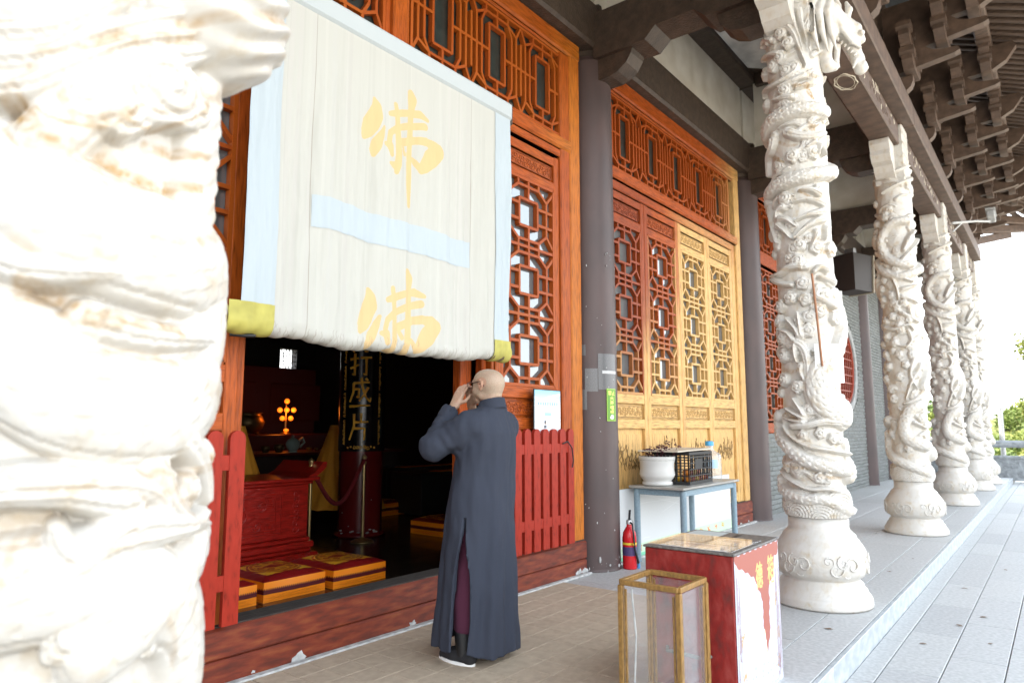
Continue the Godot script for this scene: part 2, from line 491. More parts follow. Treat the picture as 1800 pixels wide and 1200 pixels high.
func build_shell() -> void:
	hall = thing("temple_hall", "timber temple hall with dark brown beams and white plaster panels", "temple")
	for i in 5:
		var x0: float = XB[i]
		var x1: float = XB[i + 1]
		var b := MB.new()
		b.bb(x0 + 0.05, x1 - 0.05, 5.375, 5.88, -3.9, -3.57, 0.03)
		obj("wall_beam", b, M.dark_wood, hall)
		b = MB.new()
		b.bb(x0 + 0.05, x1 - 0.05, 5.88, 6.9, -3.85, -3.72, 0.0)
		obj("plaster_panel", b, M.plaster, hall)
		b = MB.new()
		b.bb(x0, x1 - 0.004, 6.86, 7.05, -3.9, -3.45, 0.02)
		obj("ceiling_beam", b, M.dark_wood, hall)
		b = MB.new()
		b.bb(x0, x1 - 0.004, 6.86, 7.05, -2.02, -1.75, 0.02)
		obj("ceiling_beam", b, M.dark_wood, hall)
		# white coffer panel with cut corners between the ceiling beams
		b = MB.new()
		var c := 0.28
		var a := x0 + 0.16
		var e := x1 - 0.16
		b.prism(gable([a + c, -3.44, e - c, -3.44, e, -3.44 + c, e, -2.03 - c, e - c, -2.03, a + c, -2.03, a, -2.03 - c, a, -3.44 + c]), 0.05, Transform3D(Basis(Vector3(1, 0, 0), Vector3(0, 0, 1), Vector3(0, -1, 0)), Vector3(0, 7.0, 0)))
		obj("ceiling_panel", b, M.ceiling_white, hall)
		b = MB.new()
		b.bb(x0, x1 - 0.004, 7.0, 7.06, -3.9, -1.6, 0.0)
		obj("ceiling_board", b, M.dark_wood, hall)
		# beam and plate that ride on the marble columns
		var m0: float = XS[i] + 0.2
		var m1: float = XS[i + 1] - 0.2
		b = MB.new()
		b.bb(m0, m1, 5.25, 5.55, -1.78, -1.475, 0.012)
		var beam := obj("architrave", b, M.bracket_wood, hall)
		carve_beam(beam, m0, m1)
		b = MB.new()
		b.bb(XS[i], XS[i + 1] - 0.006, 5.552, 5.85, -1.93, -1.3, 0.012)
		obj("plate_beam", b, M.bracket_wood, hall)
		b = MB.new()
		b.bb(XS[i], XS[i + 1] - 0.006, 5.85, 7.6, -1.72, -1.6, 0.0)
		obj("bracket_board", b, M.dark_wood, hall)
	# cross beams from the brown columns out to the marble ones
	for i in 6:
		var x: float = XB[i]
		var b := MB.new()
		b.prism(gable([-3.6, 5.25, -3.0, 5.25, -2.88, 5.36, -2.48, 5.36, -2.36, 5.25, -1.79, 5.25, -1.79, 5.75, -3.6, 5.75]), 0.36, xf_zy(x + 0.18))
		obj("cross_beam", b, M.dark_wood, hall)
		b = MB.new()
		b.prism(gable([-3.6, 5.02, -3.42, 5.02, -3.34, 5.045, -3.24, 5.11, -3.18, 5.2, -3.165, 5.246, -3.6, 5.246]), 0.26, xf_zy(x + 0.13))
		obj("beam_bracket", b, M.dark_wood, hall)
		b = MB.new()
		b.prism(gable([-1.82, 5.02, -2.05, 5.02, -2.16, 5.06, -2.24, 5.13, -2.27, 5.246, -1.82, 5.246]), 0.26, xf_zy(x + 0.13))
		obj("beam_bracket", b, M.dark_wood, hall)
		b = MB.new()
		b.bb(x - 0.05, x + 0.05, 5.752, 6.86, -3.5, -2.0, 0.0)
		obj("plaster_panel", b, M.plaster, hall)
		b = MB.new()
		b.bb(x - 0.14, x + 0.14, 6.78, 6.998, -3.45, -2.02, 0.015)
		obj("ceiling_beam", b, M.dark_wood, hall)
	# bay three: brick parapet; bay four and five: brick wall, bay four with a round window
	brick_wall(XB[2] + 0.26, XB[3] - 0.2, 0.0, 1.28, -1.0, 0.0)
	brick_wall(XB[3] + 0.2, XB[4] - 0.25, 0.0, 5.37, 16.72, 2.72)
	brick_wall(XB[4] + 0.25, XB[5] - 0.2, 0.0, 5.37, -1.0, 0.0)
	# solid core of the front wall behind brick and screens, end walls, rear wall with two small windows
	var w := MB.new()
	w.bb(-8, XB[0] + 0.3, 0.0, 7.0, -3.98, -3.9, 0.0)
	w.bb(-8, 26, 5.36, 7.0, -3.985, -3.905, 0.0)
	w.bb(XB[2], XB[3], 0.0, 1.28, -3.98, -3.9, 0.0)
	w.bb(13.2, 15.0, 0.0, 5.36, -3.98, -3.92, 0.0)
	w.bb(XB[3] + 0.02, 15.8, 0.0, 5.36, -3.98, -3.9, 0.0)
	w.bb(17.64, 21.2, 0.0, 5.36, -3.98, -3.9, 0.0)
	w.bb(15.8, 17.64, 0.0, 1.8, -3.98, -3.9, 0.0)
	w.bb(15.8, 17.64, 3.64, 5.36, -3.98, -3.9, 0.0)
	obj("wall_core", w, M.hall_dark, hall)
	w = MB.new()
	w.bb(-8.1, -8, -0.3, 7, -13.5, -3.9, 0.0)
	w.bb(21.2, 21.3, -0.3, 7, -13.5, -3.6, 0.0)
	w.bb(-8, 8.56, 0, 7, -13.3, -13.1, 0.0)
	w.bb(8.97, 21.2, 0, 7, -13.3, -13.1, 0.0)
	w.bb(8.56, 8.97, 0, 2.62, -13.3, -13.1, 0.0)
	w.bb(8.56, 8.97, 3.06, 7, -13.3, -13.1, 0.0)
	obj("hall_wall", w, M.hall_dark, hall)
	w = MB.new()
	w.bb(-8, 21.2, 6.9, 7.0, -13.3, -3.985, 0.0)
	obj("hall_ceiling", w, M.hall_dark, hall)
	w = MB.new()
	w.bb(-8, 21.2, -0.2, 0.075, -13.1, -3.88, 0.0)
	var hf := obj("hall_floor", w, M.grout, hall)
	var tl := [slab_mesh(0.596, 0.03, 0.596, Color(1, 1, 1), 0.002), slab_mesh(0.596, 0.03, 0.596, Color(0.85, 0.85, 0.85), 0.002)]
	for i in 12:
		for j in 9:
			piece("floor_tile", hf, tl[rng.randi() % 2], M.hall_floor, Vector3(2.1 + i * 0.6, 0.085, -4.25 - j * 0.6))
	# roof: two tiled slopes
	var r := MB.new()
	r.prism(gable([1.35, 6.86, 1.35, 7.0, -1.7, 8.35, -8.6, 12.6, -15.5, 8.35, -17.0, 7.3, -17.0, 7.1, -15.5, 8.1, -8.6, 12.35, -1.7, 8.1]), 33.0, xf_zy(24.4))
	obj("roof", r, M.roof_tile, hall)
	r = MB.new()
	for k in 66:
		var x := -8.3 + k * 0.5
		r.tube([Vector3(x, 7.03, 1.33), Vector3(x, 8.38, -1.7), Vector3(x, 12.62, -8.6)], 0.09, 6)
	obj("tile_rows", r, M.roof_tile, hall).set_meta("kind", "stuff")

func carve_beam(parent: Node, x0: float, x1: float) -> void:
	var r := RandomNumberGenerator.new()
	r.seed = int(x0 * 100)
	var b := MB.new()
	var x := x0 + 0.35
	while x < x1 - 0.3:      # raised scrolls along the outer face
		scroll(b, Vector3(x, 5.4 + r.randf_range(-0.06, 0.06), -1.476), Vector3(1, 0, 0), Vector3(0, 1, 0), r.randf_range(0.03, 0.065), 1.0 if r.randf() < 0.5 else -1.0, r.randf_range(0, TAU), 0.011)
		x += r.randf_range(0.05, 0.16) if r.randf() < 0.8 else 0.5
	obj("carved_scrolls", b, M.bracket_wood, parent)
	b = MB.new()
	for k in 26:                # flaked cream paint left on the carving
		var p := Vector3(r.randf_range(x0 + 0.3, x1 - 0.3), 5.4 + r.randf_range(-0.1, 0.08), -1.474)
		var q: Array = []
		var l := r.randf_range(0.03, 0.12)
		var a := r.randf_range(0.6, 2.4)
		for i in 4: q.append(p + Vector3(cos(a) * l * i / 3.0, sin(a) * l * i / 3.0, 0) + Vector3(r.randf_range(-0.01, 0.01), r.randf_range(-0.01, 0.01), 0))
		b.tube(q, [0.003, 0.01, 0.008, 0.002], 5)
	obj("flaked_paint", b, mat("flaked_paint", Color(0.5, 0.45, 0.36), 0.8) if not M.has("flaked_paint") else M.flaked_paint, parent)
	if x0 > 6.0 and x0 < 7.0:
		b = MB.new()
		var ring: Array = []
		for i in 33:
			var a := TAU * i / 32
			ring.append(Vector3(8.15 + cos(a) * (0.21 + 0.015 * sin(a * 5)), 5.249, -1.63 + sin(a) * (0.11 + 0.008 * sin(a * 7))))
		b.tube(ring, 0.009, 6, false)
		var ring2: Array = []
		for i in 33:
			var a := TAU * i / 32
			ring2.append(Vector3(8.15 + cos(a) * 0.175, 5.249, -1.63 + sin(a) * 0.085))
		b.tube(ring2, 0.005, 6, false)
		obj("carved_medallion", b, M.flaked_paint, parent)

func scroll(b: MB, p: Vector3, ax: Vector3, ay: Vector3, r: float, dir: float, ph: float, thick: float) -> void:
	var pts: Array = []
	var rad: Array = []
	for i in 15:
		var t := i / 14.0
		var a := ph + dir * t * 8.2
		var q := r * (1.25 - t * 1.15)
		pts.append(p + ax * cos(a) * q + ay * sin(a) * q)
		rad.append(thick * (0.45 + 0.55 * sin(PI * clampf(t * 0.9 + 0.1, 0, 1))))
	b.tube(pts, rad, 5)

func brick_wall(x0: float, x1: float, y0: float, y1: float, cx: float, cr: float) -> void:
	# cr is the window's centre height; radius 0.92
	var m := MB.new()
	var rad := 0.92
	if cr <= 0.0:
		m.bb(x0, x1, y0, y1, -3.9, -3.715, 0.0)
	else:
		var outer := gable([x0, y0, x1, y0, x1, y1, x0, y1])
		# wall in two halves so that the round hole has no seam to bridge
		for s in [0, 1]:
			var p := PackedVector2Array()
			if s == 0:
				p.append_array([Vector2(x0, y0), Vector2(x1, y0), Vector2(x1, cr)])
				for i in 25: p.append(Vector2(cx + rad * cos(-PI * i / 24.0), cr + rad * sin(-PI * i / 24.0)))
				p.append(Vector2(x0, cr))
			else:
				p.append_array([Vector2(x1, y1), Vector2(x0, y1), Vector2(x0, cr)])
				for i in 25: p.append(Vector2(cx - rad * cos(PI * i / 24.0), cr + rad * sin(PI * i / 24.0)))
				p.append(Vector2(x1, cr))
			m.prism(p, 0.185, Transform3D(Basis(), Vector3(0, 0, -3.9)))
	var wall := obj("brick_wall", m, M.mortar, hall)
	var bw := 0.27
	var bh := 0.075
	var meshes := []
	for k in 8:
		var t := rng.randf_range(0.8, 1.12)
		meshes.append(slab_mesh(bw - 0.012, bh - 0.012, 0.03, Color(t, t * rng.randf_range(0.98, 1.02), t * 0.98), 0.003))
	var count := 0
	var rest := MB.new()
	var row := 0
	var y := y0 + 0.01
	while y < y1 - bh * 0.5:
		var x := x0 - (0.135 if row % 2 else 0.0) + 0.005
		while x < x1:
			var a := maxf(x, x0)
			var e := minf(x + bw, x1)
			var c := Vector2((a + e) * 0.5, y + bh * 0.5)
			var ok := e - a > 0.06
			if cr > 0.0 and c.distance_to(Vector2(cx, cr)) < rad + 0.16: ok = false
			if ok:
				var p := Vector3(c.x, c.y, -3.703 + rng.randf_range(-0.002, 0.002))
				if e - a > bw - 0.01 and count < 290 and y < 3.4 and (cr <= 0.0 or x > 16.2):
					piece("brick", wall, meshes[rng.randi() % 8], M.brick, p); count += 1
				else:
					var t := rng.randf_range(0.8, 1.12)
					rest.col = Color(t, t, t * 0.98)
					rest.box(p, Vector3(e - a - 0.012, bh - 0.012, 0.03), 0.0)
			x += bw
		y += bh; row += 1
	if rest.v.size(): obj("brick_courses", rest, M.brick, wall).set_meta("kind", "stuff")
	if cr > 0.0:
		var ring := MB.new()
		var prof := [Vector2(0.86, 0.0), Vector2(0.86, 0.21), Vector2(0.89, 0.225), Vector2(1.03, 0.225), Vector2(1.05, 0.21), Vector2(1.05, 0.0)]
		ring.lathe(prof, 48, Vector3.ZERO)
		var o := obj("round_window_rim", ring, M.concrete, wall)
		o.position = Vector3(cx, cr, -3.9); o.rotation.x = PI / 2
		var fr := MB.new()
		fr.col = Color(0.33, 0.05, 0.02)
		var pts: Array = []
		for i in 41: pts.append(Vector3(cx + 0.82 * cos(TAU * i / 40), cr + 0.82 * sin(TAU * i / 40), -3.74))
		fr.tube(pts, 0.04, 6, false)
		for k in range(-4, 5):
			var d := k * 0.18
			var l := sqrt(maxf(0.0, 0.82 * 0.82 - d * d))
			fr.bar(Vector3(cx + d, cr - l, -3.745), Vector3(cx + d, cr + l, -3.745), 0.025, 0.03)
			fr.bar(Vector3(cx - l, cr + d, -3.743), Vector3(cx + l, cr + d, -3.743), 0.025, 0.03)
		var lat := thing("round_window", "round red lattice window in the grey brick wall", "window")
		obj("lattice", fr, M.lattice_wood, lat)
		var gl := MB.new()
		gl.lathe([Vector2(0.0, 0.01), Vector2(0.84, 0.01), Vector2(0.84, 0.0)], 36, Vector3.ZERO)
		var go := obj("pane", gl, M.window_glass, lat)
		go.position = Vector3(cx, cr, -3.8); go.rotation.x = PI / 2

# ---------------------------------------------------------------- eaves and brackets
func arm_poly(l: float, h: float) -> PackedVector2Array:
	return gable([-l, h, -l, h * 0.62, -l + 0.035, h * 0.38, -l + 0.1, h * 0.2, -l + 0.13, h * 0.02, -l + 0.19, 0, l - 0.19, 0, l - 0.13, h * 0.02, l - 0.1, h * 0.2, l - 0.035, h * 0.38, l, h * 0.62, l, h])

func block_poly(w: float, h: float) -> PackedVector2Array:
	return gable([-w * 0.34, 0, w * 0.34, 0, w * 0.4, h * 0.22, w * 0.5, h * 0.48, w * 0.5, h, -w * 0.5, h, -w * 0.5, h * 0.48, -w * 0.4, h * 0.22])

func make_bracket_set() -> Node3D:
	var t := thing("bracket_set", "", "bracket set", Vector3.ZERO, 0.0, "timber bracket sets under the eave")
	var put := func(called: String, poly: PackedVector2Array, depth: float, xf: Transform3D):
		var b := MB.new()
		b.prism(poly, depth, xf)
		obj(called, b, M.bracket_wood, t)
	var side := func(x: float) -> Transform3D: return Transform3D(Basis(Vector3(0, 0, 1), Vector3(0, 1, 0), Vector3(-1, 0, 0)), Vector3(x, 0, 0))
	var face := func(x: float, y: float, z: float) -> Transform3D: return Transform3D(Basis(), Vector3(x, y, z))
	put.call("base_block", block_poly(0.4, 0.2), 0.36, face.call(0, 0.0, -0.18))
	# first outward arm with a rounded, waved end
	put.call("outward_arm", gable([-0.2, 0.12, 0.12, 0.12, 0.17, 0.14, 0.2, 0.2, 0.26, 0.2, 0.32, 0.25, 0.35, 0.32, 0.35, 0.4, -0.2, 0.4]), 0.15, side.call(0.075))
	# lower beak
	put.call("beak_arm", gable([-0.2, 0.42, 0.86, 0.56, 0.92, 0.585, 0.9, 0.64, 0.72, 0.655, 0.6, 0.69, 0.52, 0.76, 0.46, 0.83, -0.2, 0.8]), 0.15, side.call(0.076))
	# upper beak
	put.call("beak_arm", gable([-0.2, 0.72, 0.45, 0.75, 1.2, 0.86, 1.26, 0.885, 1.24, 0.94, 1.06, 0.96, 0.93, 1.0, 0.86, 1.07, 0.8, 1.15, -0.2, 1.1]), 0.15, side.call(0.0745))
	# top head with a cut tail that reaches under the rafters
	put.call("top_head", gable([-0.2, 1.06, 0.98, 1.1, 1.18, 1.12, 1.36, 1.22, 1.5, 1.42, 1.46, 1.5, -0.2, 1.5]), 0.14, side.call(0.07))
	for q in [[0.0, 0.2, 0.42, 0.17], [0.0, 0.5, 0.56, 0.17], [0.33, 0.42, 0.36, 0.16], [0.33, 0.7, 0.52, 0.17], [0.72, 0.72, 0.36, 0.16], [0.72, 1.0, 0.52, 0.17], [1.1, 1.04, 0.36, 0.16], [1.1, 1.26, 0.46, 0.14]]:
		put.call("cross_arm", arm_poly(q[2], q[3]), 0.13, face.call(0, q[1], q[0] - 0.065))
		for s in [-1.0, 0.0, 1.0]:
			put.call("bearing_block", block_poly(0.2, 0.12), 0.18, face.call(s * (q[2] - 0.1), q[1] + q[3] + 0.001, q[0] - 0.09))
	return t

func build_eaves() -> void:
	var proto := make_bracket_set()
	var first := true
	var names := ["over the foremost dragon column", "between the two nearest dragon columns", "above the near dragon column with the open-mouthed dragon head", "between the second and third dragon columns", "above the third dragon column", "between the third and fourth dragon columns", "above the fourth dragon column", "between the fourth and fifth dragon columns", "above the fifth dragon column", "between the fifth and last dragon columns", "above the last dragon column"]
	for k in 11:
		var x: float = XS[k / 2] if k % 2 == 0 else (XS[k / 2] + XS[k / 2 + 1]) * 0.5
		if k == 0: continue
		var o := proto if first else dup(proto, Vector3.ZERO, 0.0, "")
		first = false
		o.position = Vector3(x, 5.852, -1.62)
		o.set_meta("label", "brown timber bracket set " + names[k])
		o.set_meta("group", "timber bracket sets under the eave")
	# purlin, rafters and boards of the eave
	var eave := thing("eave", "dark brown eave of close-set rafters along the roof edge", "eave")
	var b := MB.new()
	b.bb(0.0, 22.9, 7.34, 7.56, -0.62, -0.42, 0.02)
	obj("purlin", b, M.eave_wood, eave)
	var rm := MB.new()
	var d := Vector3(0, -0.42, 1).normalized()
	rm.box(Vector3.ZERO, Vector3(0.095, 0.12, 2.9), 0.012, Basis(Vector3(1, 0, 0), d.cross(Vector3(1, 0, 0)), d))
	var ms := rm.mesh()
	for k in 92:
		var x := 3.2 + k * 0.215
		piece("rafter", eave, ms, M.eave_wood, Vector3(x, 7.62 - 0.42 * (0.55), -0.02 + rng.randf_range(-0.005, 0.005)))
	b = MB.new()
	b.prism(gable([-1.5, 8.03, 1.36, 6.835, 1.36, 6.86, -1.5, 8.06]), 24.0, xf_zy(23.6))
	obj("eave_board", b, M.dark_wood, eave)
	# swept corner at the far end: a stepped corner beam and fanned rafters
	var c := MB.new()
	for k in 3:
		c.bar(Vector3(20.6, 6.0 + k * 0.32, -1.5), Vector3(22.5 + k * 0.5, 6.5 + k * 0.22, -0.75 + k * 0.4), 0.17, 0.2, Vector3(0, 1, 0), 0.02)
	obj("corner_beam", c, M.bracket_wood, eave)
	for k in 9:
		var q := MB.new()
		var t := k / 8.0
		q.bar(Vector3(21.0, 7.75, -1.5), Vector3(22.9 + t * 0.75, 7.0 + t * 0.16, 1.1 - t * 2.1), 0.09, 0.11, Vector3(0, 1, 0), 0.01)
		obj("rafter", q, M.eave_wood, eave)

# ---------------------------------------------------------------- lattice door screens
const RED := Color(0.44, 0.088, 0.014)
const DEEP := Color(0.28, 0.046, 0.014)
const PALE := Color(0.8, 0.49, 0.18)
const ORANGE := Color(0.6, 0.19, 0.022)

func wear(x: float, y: float, bay: int) -> Color:        # how far the lacquer has bleached, by place
	if bay == 1:
		var w := 0.0
		if x > 5.6: w = 0.75
		if y > 4.3: w += 0.12
		return RED.lerp(ORANGE, clampf(w + 0.12 * sin(x * 9.0 + y * 3.1), 0, 1))
	if bay == 2:
		var k := smoothstep(8.1, 8.3, x) * smoothstep(4.2, 3.95, y)
		if x < 8.2:
			var edge := 2.3 + (0.5 if x > 8.05 else 0.0) + 0.25 * sin(x * 7.0)
			k = maxf(k, smoothstep(edge + 0.45, edge - 0.55, y) * (0.55 if x < 7.2 and y > 1.7 else 1.0))
		if y > 4.1: k = maxf(k, smoothstep(9.2, 10.4, x) * 0.45)
		if x > 10.2: k = 0.95
		return (RED if x > 7.45 or y > 4.1 else DEEP.lerp(RED, 0.4)).lerp(PALE, clampf(k, 0, 1))
	return RED.lerp(DEEP, 0.25)

func lattice_lines(asp: bool) -> Array:
	var l := [[0.32, 0.3, 0.68, 0.3], [0.68, 0.3, 0.68, 0.7], [0.68, 0.7, 0.32, 0.7], [0.32, 0.7, 0.32, 0.3],
		[0.3, 0.1, 0.7, 0.1], [0.7, 0.1, 0.86, 0.24], [0.86, 0.24, 0.86, 0.76], [0.86, 0.76, 0.7, 0.9], [0.7, 0.9, 0.3, 0.9], [0.3, 0.9, 0.14, 0.76], [0.14, 0.76, 0.14, 0.24], [0.14, 0.24, 0.3, 0.1],
		[0.5, 0.7, 0.5, 1.0], [0.5, 0.0, 0.5, 0.3], [0.68, 0.38, 1.0, 0.38], [0.68, 0.62, 1.0, 0.62], [0.0, 0.38, 0.32, 0.38], [0.0, 0.62, 0.32, 0.62],
		[0.3, 0.0, 0.3, 0.1], [0.7, 0.0, 0.7, 0.1], [0.3, 0.9, 0.3, 1.0], [0.7, 0.9, 0.7, 1.0],
		[0.0, 0.06, 0.14, 0.24], [1.0, 0.06, 0.86, 0.24], [0.0, 0.94, 0.14, 0.76], [1.0, 0.94, 0.86, 0.76], [0.0, 0.0, 1.0, 0.0]]
	if asp:      # the wide transom pattern: tall centre pane, uprights between the units
		l = [[0.34, 0.2, 0.66, 0.2], [0.66, 0.2, 0.66, 0.8], [0.66, 0.8, 0.34, 0.8], [0.34, 0.8, 0.34, 0.2],
			[0.28, 0.08, 0.72, 0.08], [0.72, 0.08, 0.8, 0.2], [0.8, 0.2, 0.8, 0.8], [0.8, 0.8, 0.72, 0.92], [0.72, 0.92, 0.28, 0.92], [0.28, 0.92, 0.2, 0.8], [0.2, 0.8, 0.2, 0.2], [0.2, 0.2, 0.28, 0.08],
			[0.5, 0.8, 0.5, 1.0], [0.5, 0.0, 0.5, 0.2], [0.9, 0.16, 0.9, 0.84], [0.1, 0.16, 0.1, 0.84], [0.0, 0.2, 0.0, 0.8],
			[0.66, 0.5, 1.0, 0.5], [0.0, 0.5, 0.34, 0.5], [0.72, 0.08, 0.9, 0.16], [0.28, 0.08, 0.1, 0.16], [0.72, 0.92, 0.9, 0.84], [0.28, 0.92, 0.1, 0.84],
			[0.9, 0.16, 1.0, 0.0], [0.1, 0.16, 0.0, 0.0], [0.9, 0.84, 1.0, 1.0], [0.1, 0.84, 0.0, 1.0], [0.28, 0.0, 0.28, 0.08], [0.72, 0.0, 0.72, 0.08], [0.28, 0.92, 0.28, 1.0], [0.72, 0.92, 0.72, 1.0]]
	return l

func fretwork(x0: float, x1: float, y0: float, y1: float, nx: int, ny: int, z: float, bay: int, wide: bool, w: float) -> MB:
	var b := MB.new()
	var dx := (x1 - x0) / nx
	var dy := (y1 - y0) / ny
	for i in nx:
		for j in ny:
			for s in lattice_lines(wide):
				var p := Vector3(x0 + (i + float(s[0])) * dx, y0 + (j + float(s[1])) * dy, z)
				var q := Vector3(x0 + (i + float(s[2])) * dx, y0 + (j + float(s[3])) * dy, z)
				b.col = wear((p.x + q.x) * 0.5, (p.y + q.y) * 0.5, bay) * 0.92
				var zz := rng.randf_range(-0.0012, 0.0012)
				p.z += zz; q.z += zz
				b.bar(p, q, w, 0.045)
	# border of the lattice
	for q in [[x0, y0, x1, y0], [x0, y1, x1, y1], [x0, y0, x0, y1], [x1, y0, x1, y1]]:
		b.col = wear((q[0] + q[2]) * 0.5, (q[1] + q[3]) * 0.5, bay)
		b.bar(Vector3(q[0], q[1], z + 0.002), Vector3(q[2], q[3], z + 0.002), w * 1.05, 0.05)
	return b

func board(parent: Node, called: String, x0: float, x1: float, y0: float, y1: float, z0: float, z1: float, bay: int, bev := 0.006, upright := true, label := "") -> MeshInstance3D:
	# a plank cut into short lengths of vertex colour so that the bleaching runs along it
	var b := MB.new()
	var n := 8
	for i in n:
		var t0 := float(i) / n
		var t1 := float(i + 1) / n
		var xa := x0; var xb := x1; var ya := y0; var yb := y1
		if upright:
			ya = lerpf(y0, y1, t0); yb = lerpf(y0, y1, t1)
		else:
			xa = lerpf(x0, x1, t0); xb = lerpf(x0, x1, t1)
		var ca := wear(xa if not upright else (x0 + x1) * 0.5, ya if upright else (y0 + y1) * 0.5, bay)
		var cb := wear(xb if not upright else (x0 + x1) * 0.5, yb if upright else (y0 + y1) * 0.5, bay)
		var face := func(p: Array, out: Vector3):
			var q: Array = []
			for k in 4: q.append(p[k][0])
			if (q[2] - q[0]).cross(q[3] - q[1]).dot(out) < 0.0: p.reverse()
			var nn: Vector3 = out.normalized()
			var id := []
			for k in 4:
				b.col = cb if p[k][1] else ca
				id.append(b.vert(p[k][0], nn))
			b.ix.append_array([id[0], id[2], id[1], id[0], id[3], id[2]])
		var m := func(x, y, z): return [Vector3(x, y, z), (y == yb) if upright else (x == xb)]
		var e := bev
		if upright:
			face.call([m.call(xa + e, ya, z1), m.call(xb - e, ya, z1), m.call(xb - e, yb, z1), m.call(xa + e, yb, z1)], Vector3(0, 0, 1))
			face.call([m.call(xa, ya, z1 - e), m.call(xa + e, ya, z1), m.call(xa + e, yb, z1), m.call(xa, yb, z1 - e)], Vector3(-1, 0, 1))
			face.call([m.call(xb, ya, z1 - e), m.call(xb - e, ya, z1), m.call(xb - e, yb, z1), m.call(xb, yb, z1 - e)], Vector3(1, 0, 1))
			face.call([m.call(xa, ya, z0), m.call(xa, ya, z1 - e), m.call(xa, yb, z1 - e), m.call(xa, yb, z0)], Vector3(-1, 0, 0))
			face.call([m.call(xb, ya, z0), m.call(xb, ya, z1 - e), m.call(xb, yb, z1 - e), m.call(xb, yb, z0)], Vector3(1, 0, 0))
		else:
			face.call([m.call(xa, ya + e, z1), m.call(xb, ya + e, z1), m.call(xb, yb - e, z1), m.call(xa, yb - e, z1)], Vector3(0, 0, 1))
			face.call([m.call(xa, ya, z1 - e), m.call(xb, ya, z1 - e), m.call(xb, ya + e, z1), m.call(xa, ya + e, z1)], Vector3(0, -1, 1))
			face.call([m.call(xa, yb, z1 - e), m.call(xb, yb, z1 - e), m.call(xb, yb - e, z1), m.call(xa, yb - e, z1)], Vector3(0, 1, 1))
			face.call([m.call(xa, ya, z0), m.call(xb, ya, z0), m.call(xb, ya, z1 - e), m.call(xa, ya, z1 - e)], Vector3(0, -1, 0))
			face.call([m.call(xa, yb, z0), m.call(xb, yb, z0), m.call(xb, yb, z1 - e), m.call(xa, yb, z1 - e)], Vector3(0, 1, 0))
	b.col = wear((x0 + x1) * 0.5, (y0 + y1) * 0.5, bay)
	b.oquad(Vector3(x0, y0, z0), Vector3(x1, y0, z0), Vector3(x1, y1, z0), Vector3(x0, y1, z0), Vector3(0, 0, -1))
	b.oquad(Vector3(x0, y0, z0), Vector3(x1, y0, z0), Vector3(x1, y0, z1 - bev), Vector3(x0, y0, z1 - bev), Vector3(0, -1, 0))
	b.oquad(Vector3(x0, y1, z0), Vector3(x1, y1, z0), Vector3(x1, y1, z1 - bev), Vector3(x0, y1, z1 - bev), Vector3(0, 1, 0))
	return obj(called, b, M.wood_v if upright else M.wood_x, parent, label)

func carved_panel(parent: Node, x0: float, x1: float, y0: float, y1: float, z: float, bay: int, figures := false) -> void:
	board(parent, "panel", x0, x1, y0, y1, z - 0.02, z, bay, 0.002, not figures == false)
	var b := MB.new()
	var base := wear((x0 + x1) * 0.5, (y0 + y1) * 0.5, bay)
	b.col = base * (0.36 if figures else 0.62)
	var r := RandomNumberGenerator.new()
	r.seed = int(x0 * 131 + y0 * 17)
	if figures:          # a low carving of robed figures and reeds
		for k in 22:
			var x := lerpf(x0 + 0.06, x1 - 0.06, (k + r.randf()) / 22.0)
			var h := r.randf_range(0.1, 0.3) * (1.0 - absf((x - (x0 + x1) * 0.5) / (x1 - x0)) * 0.5)
			var yb := y1 - 0.4 + r.randf_range(0.0, 0.1)
			var pts: Array = []
			for i in 7: pts.append(Vector3(x + r.randf_range(-0.012, 0.012) + 0.02 * sin(i * 1.3 + k), yb + h * i / 6.0, z))
			b.tube(pts, [0.003, 0.008, 0.006, 0.009, 0.006, 0.008, 0.003], 5)
			if k % 3 == 0: b.ball(Vector3(x, yb + h + 0.012, z), Vector3(0.016, 0.02, 0.009), 8, 5)
	else:
		# thin raised frame, scrolls inside it
		for q in [[x0, y0, x1, y0], [x0, y1, x1, y1], [x0, y0, x0, y1], [x1, y0, x1, y1]]:
			b.bar(Vector3(q[0], q[1], z), Vector3(q[2], q[3], z), 0.008, 0.014)
		var h := y1 - y0
		var n := int((x1 - x0) / (h * 0.42))
		for k in n:
			var x := lerpf(x0 + h * 0.3, x1 - h * 0.3, float(k) / (n - 1))
			scroll(b, Vector3(x, (y0 + y1) * 0.5 + (h * 0.17 if k % 2 else -h * 0.17), z), Vector3(1, 0, 0), Vector3(0, 1, 0), h * 0.24, 1.0 if k % 2 else -1.0, r.randf_range(0, 6), 0.007)
			scroll(b, Vector3(x + h * 0.16, (y0 + y1) * 0.5 - (h * 0.2 if k % 2 else -h * 0.2), z), Vector3(1, 0, 0), Vector3(0, 1, 0), h * 0.16, -1.0 if k % 2 else 1.0, r.randf_range(0, 6), 0.005)
	obj("carving", b, M.lattice_wood, parent)

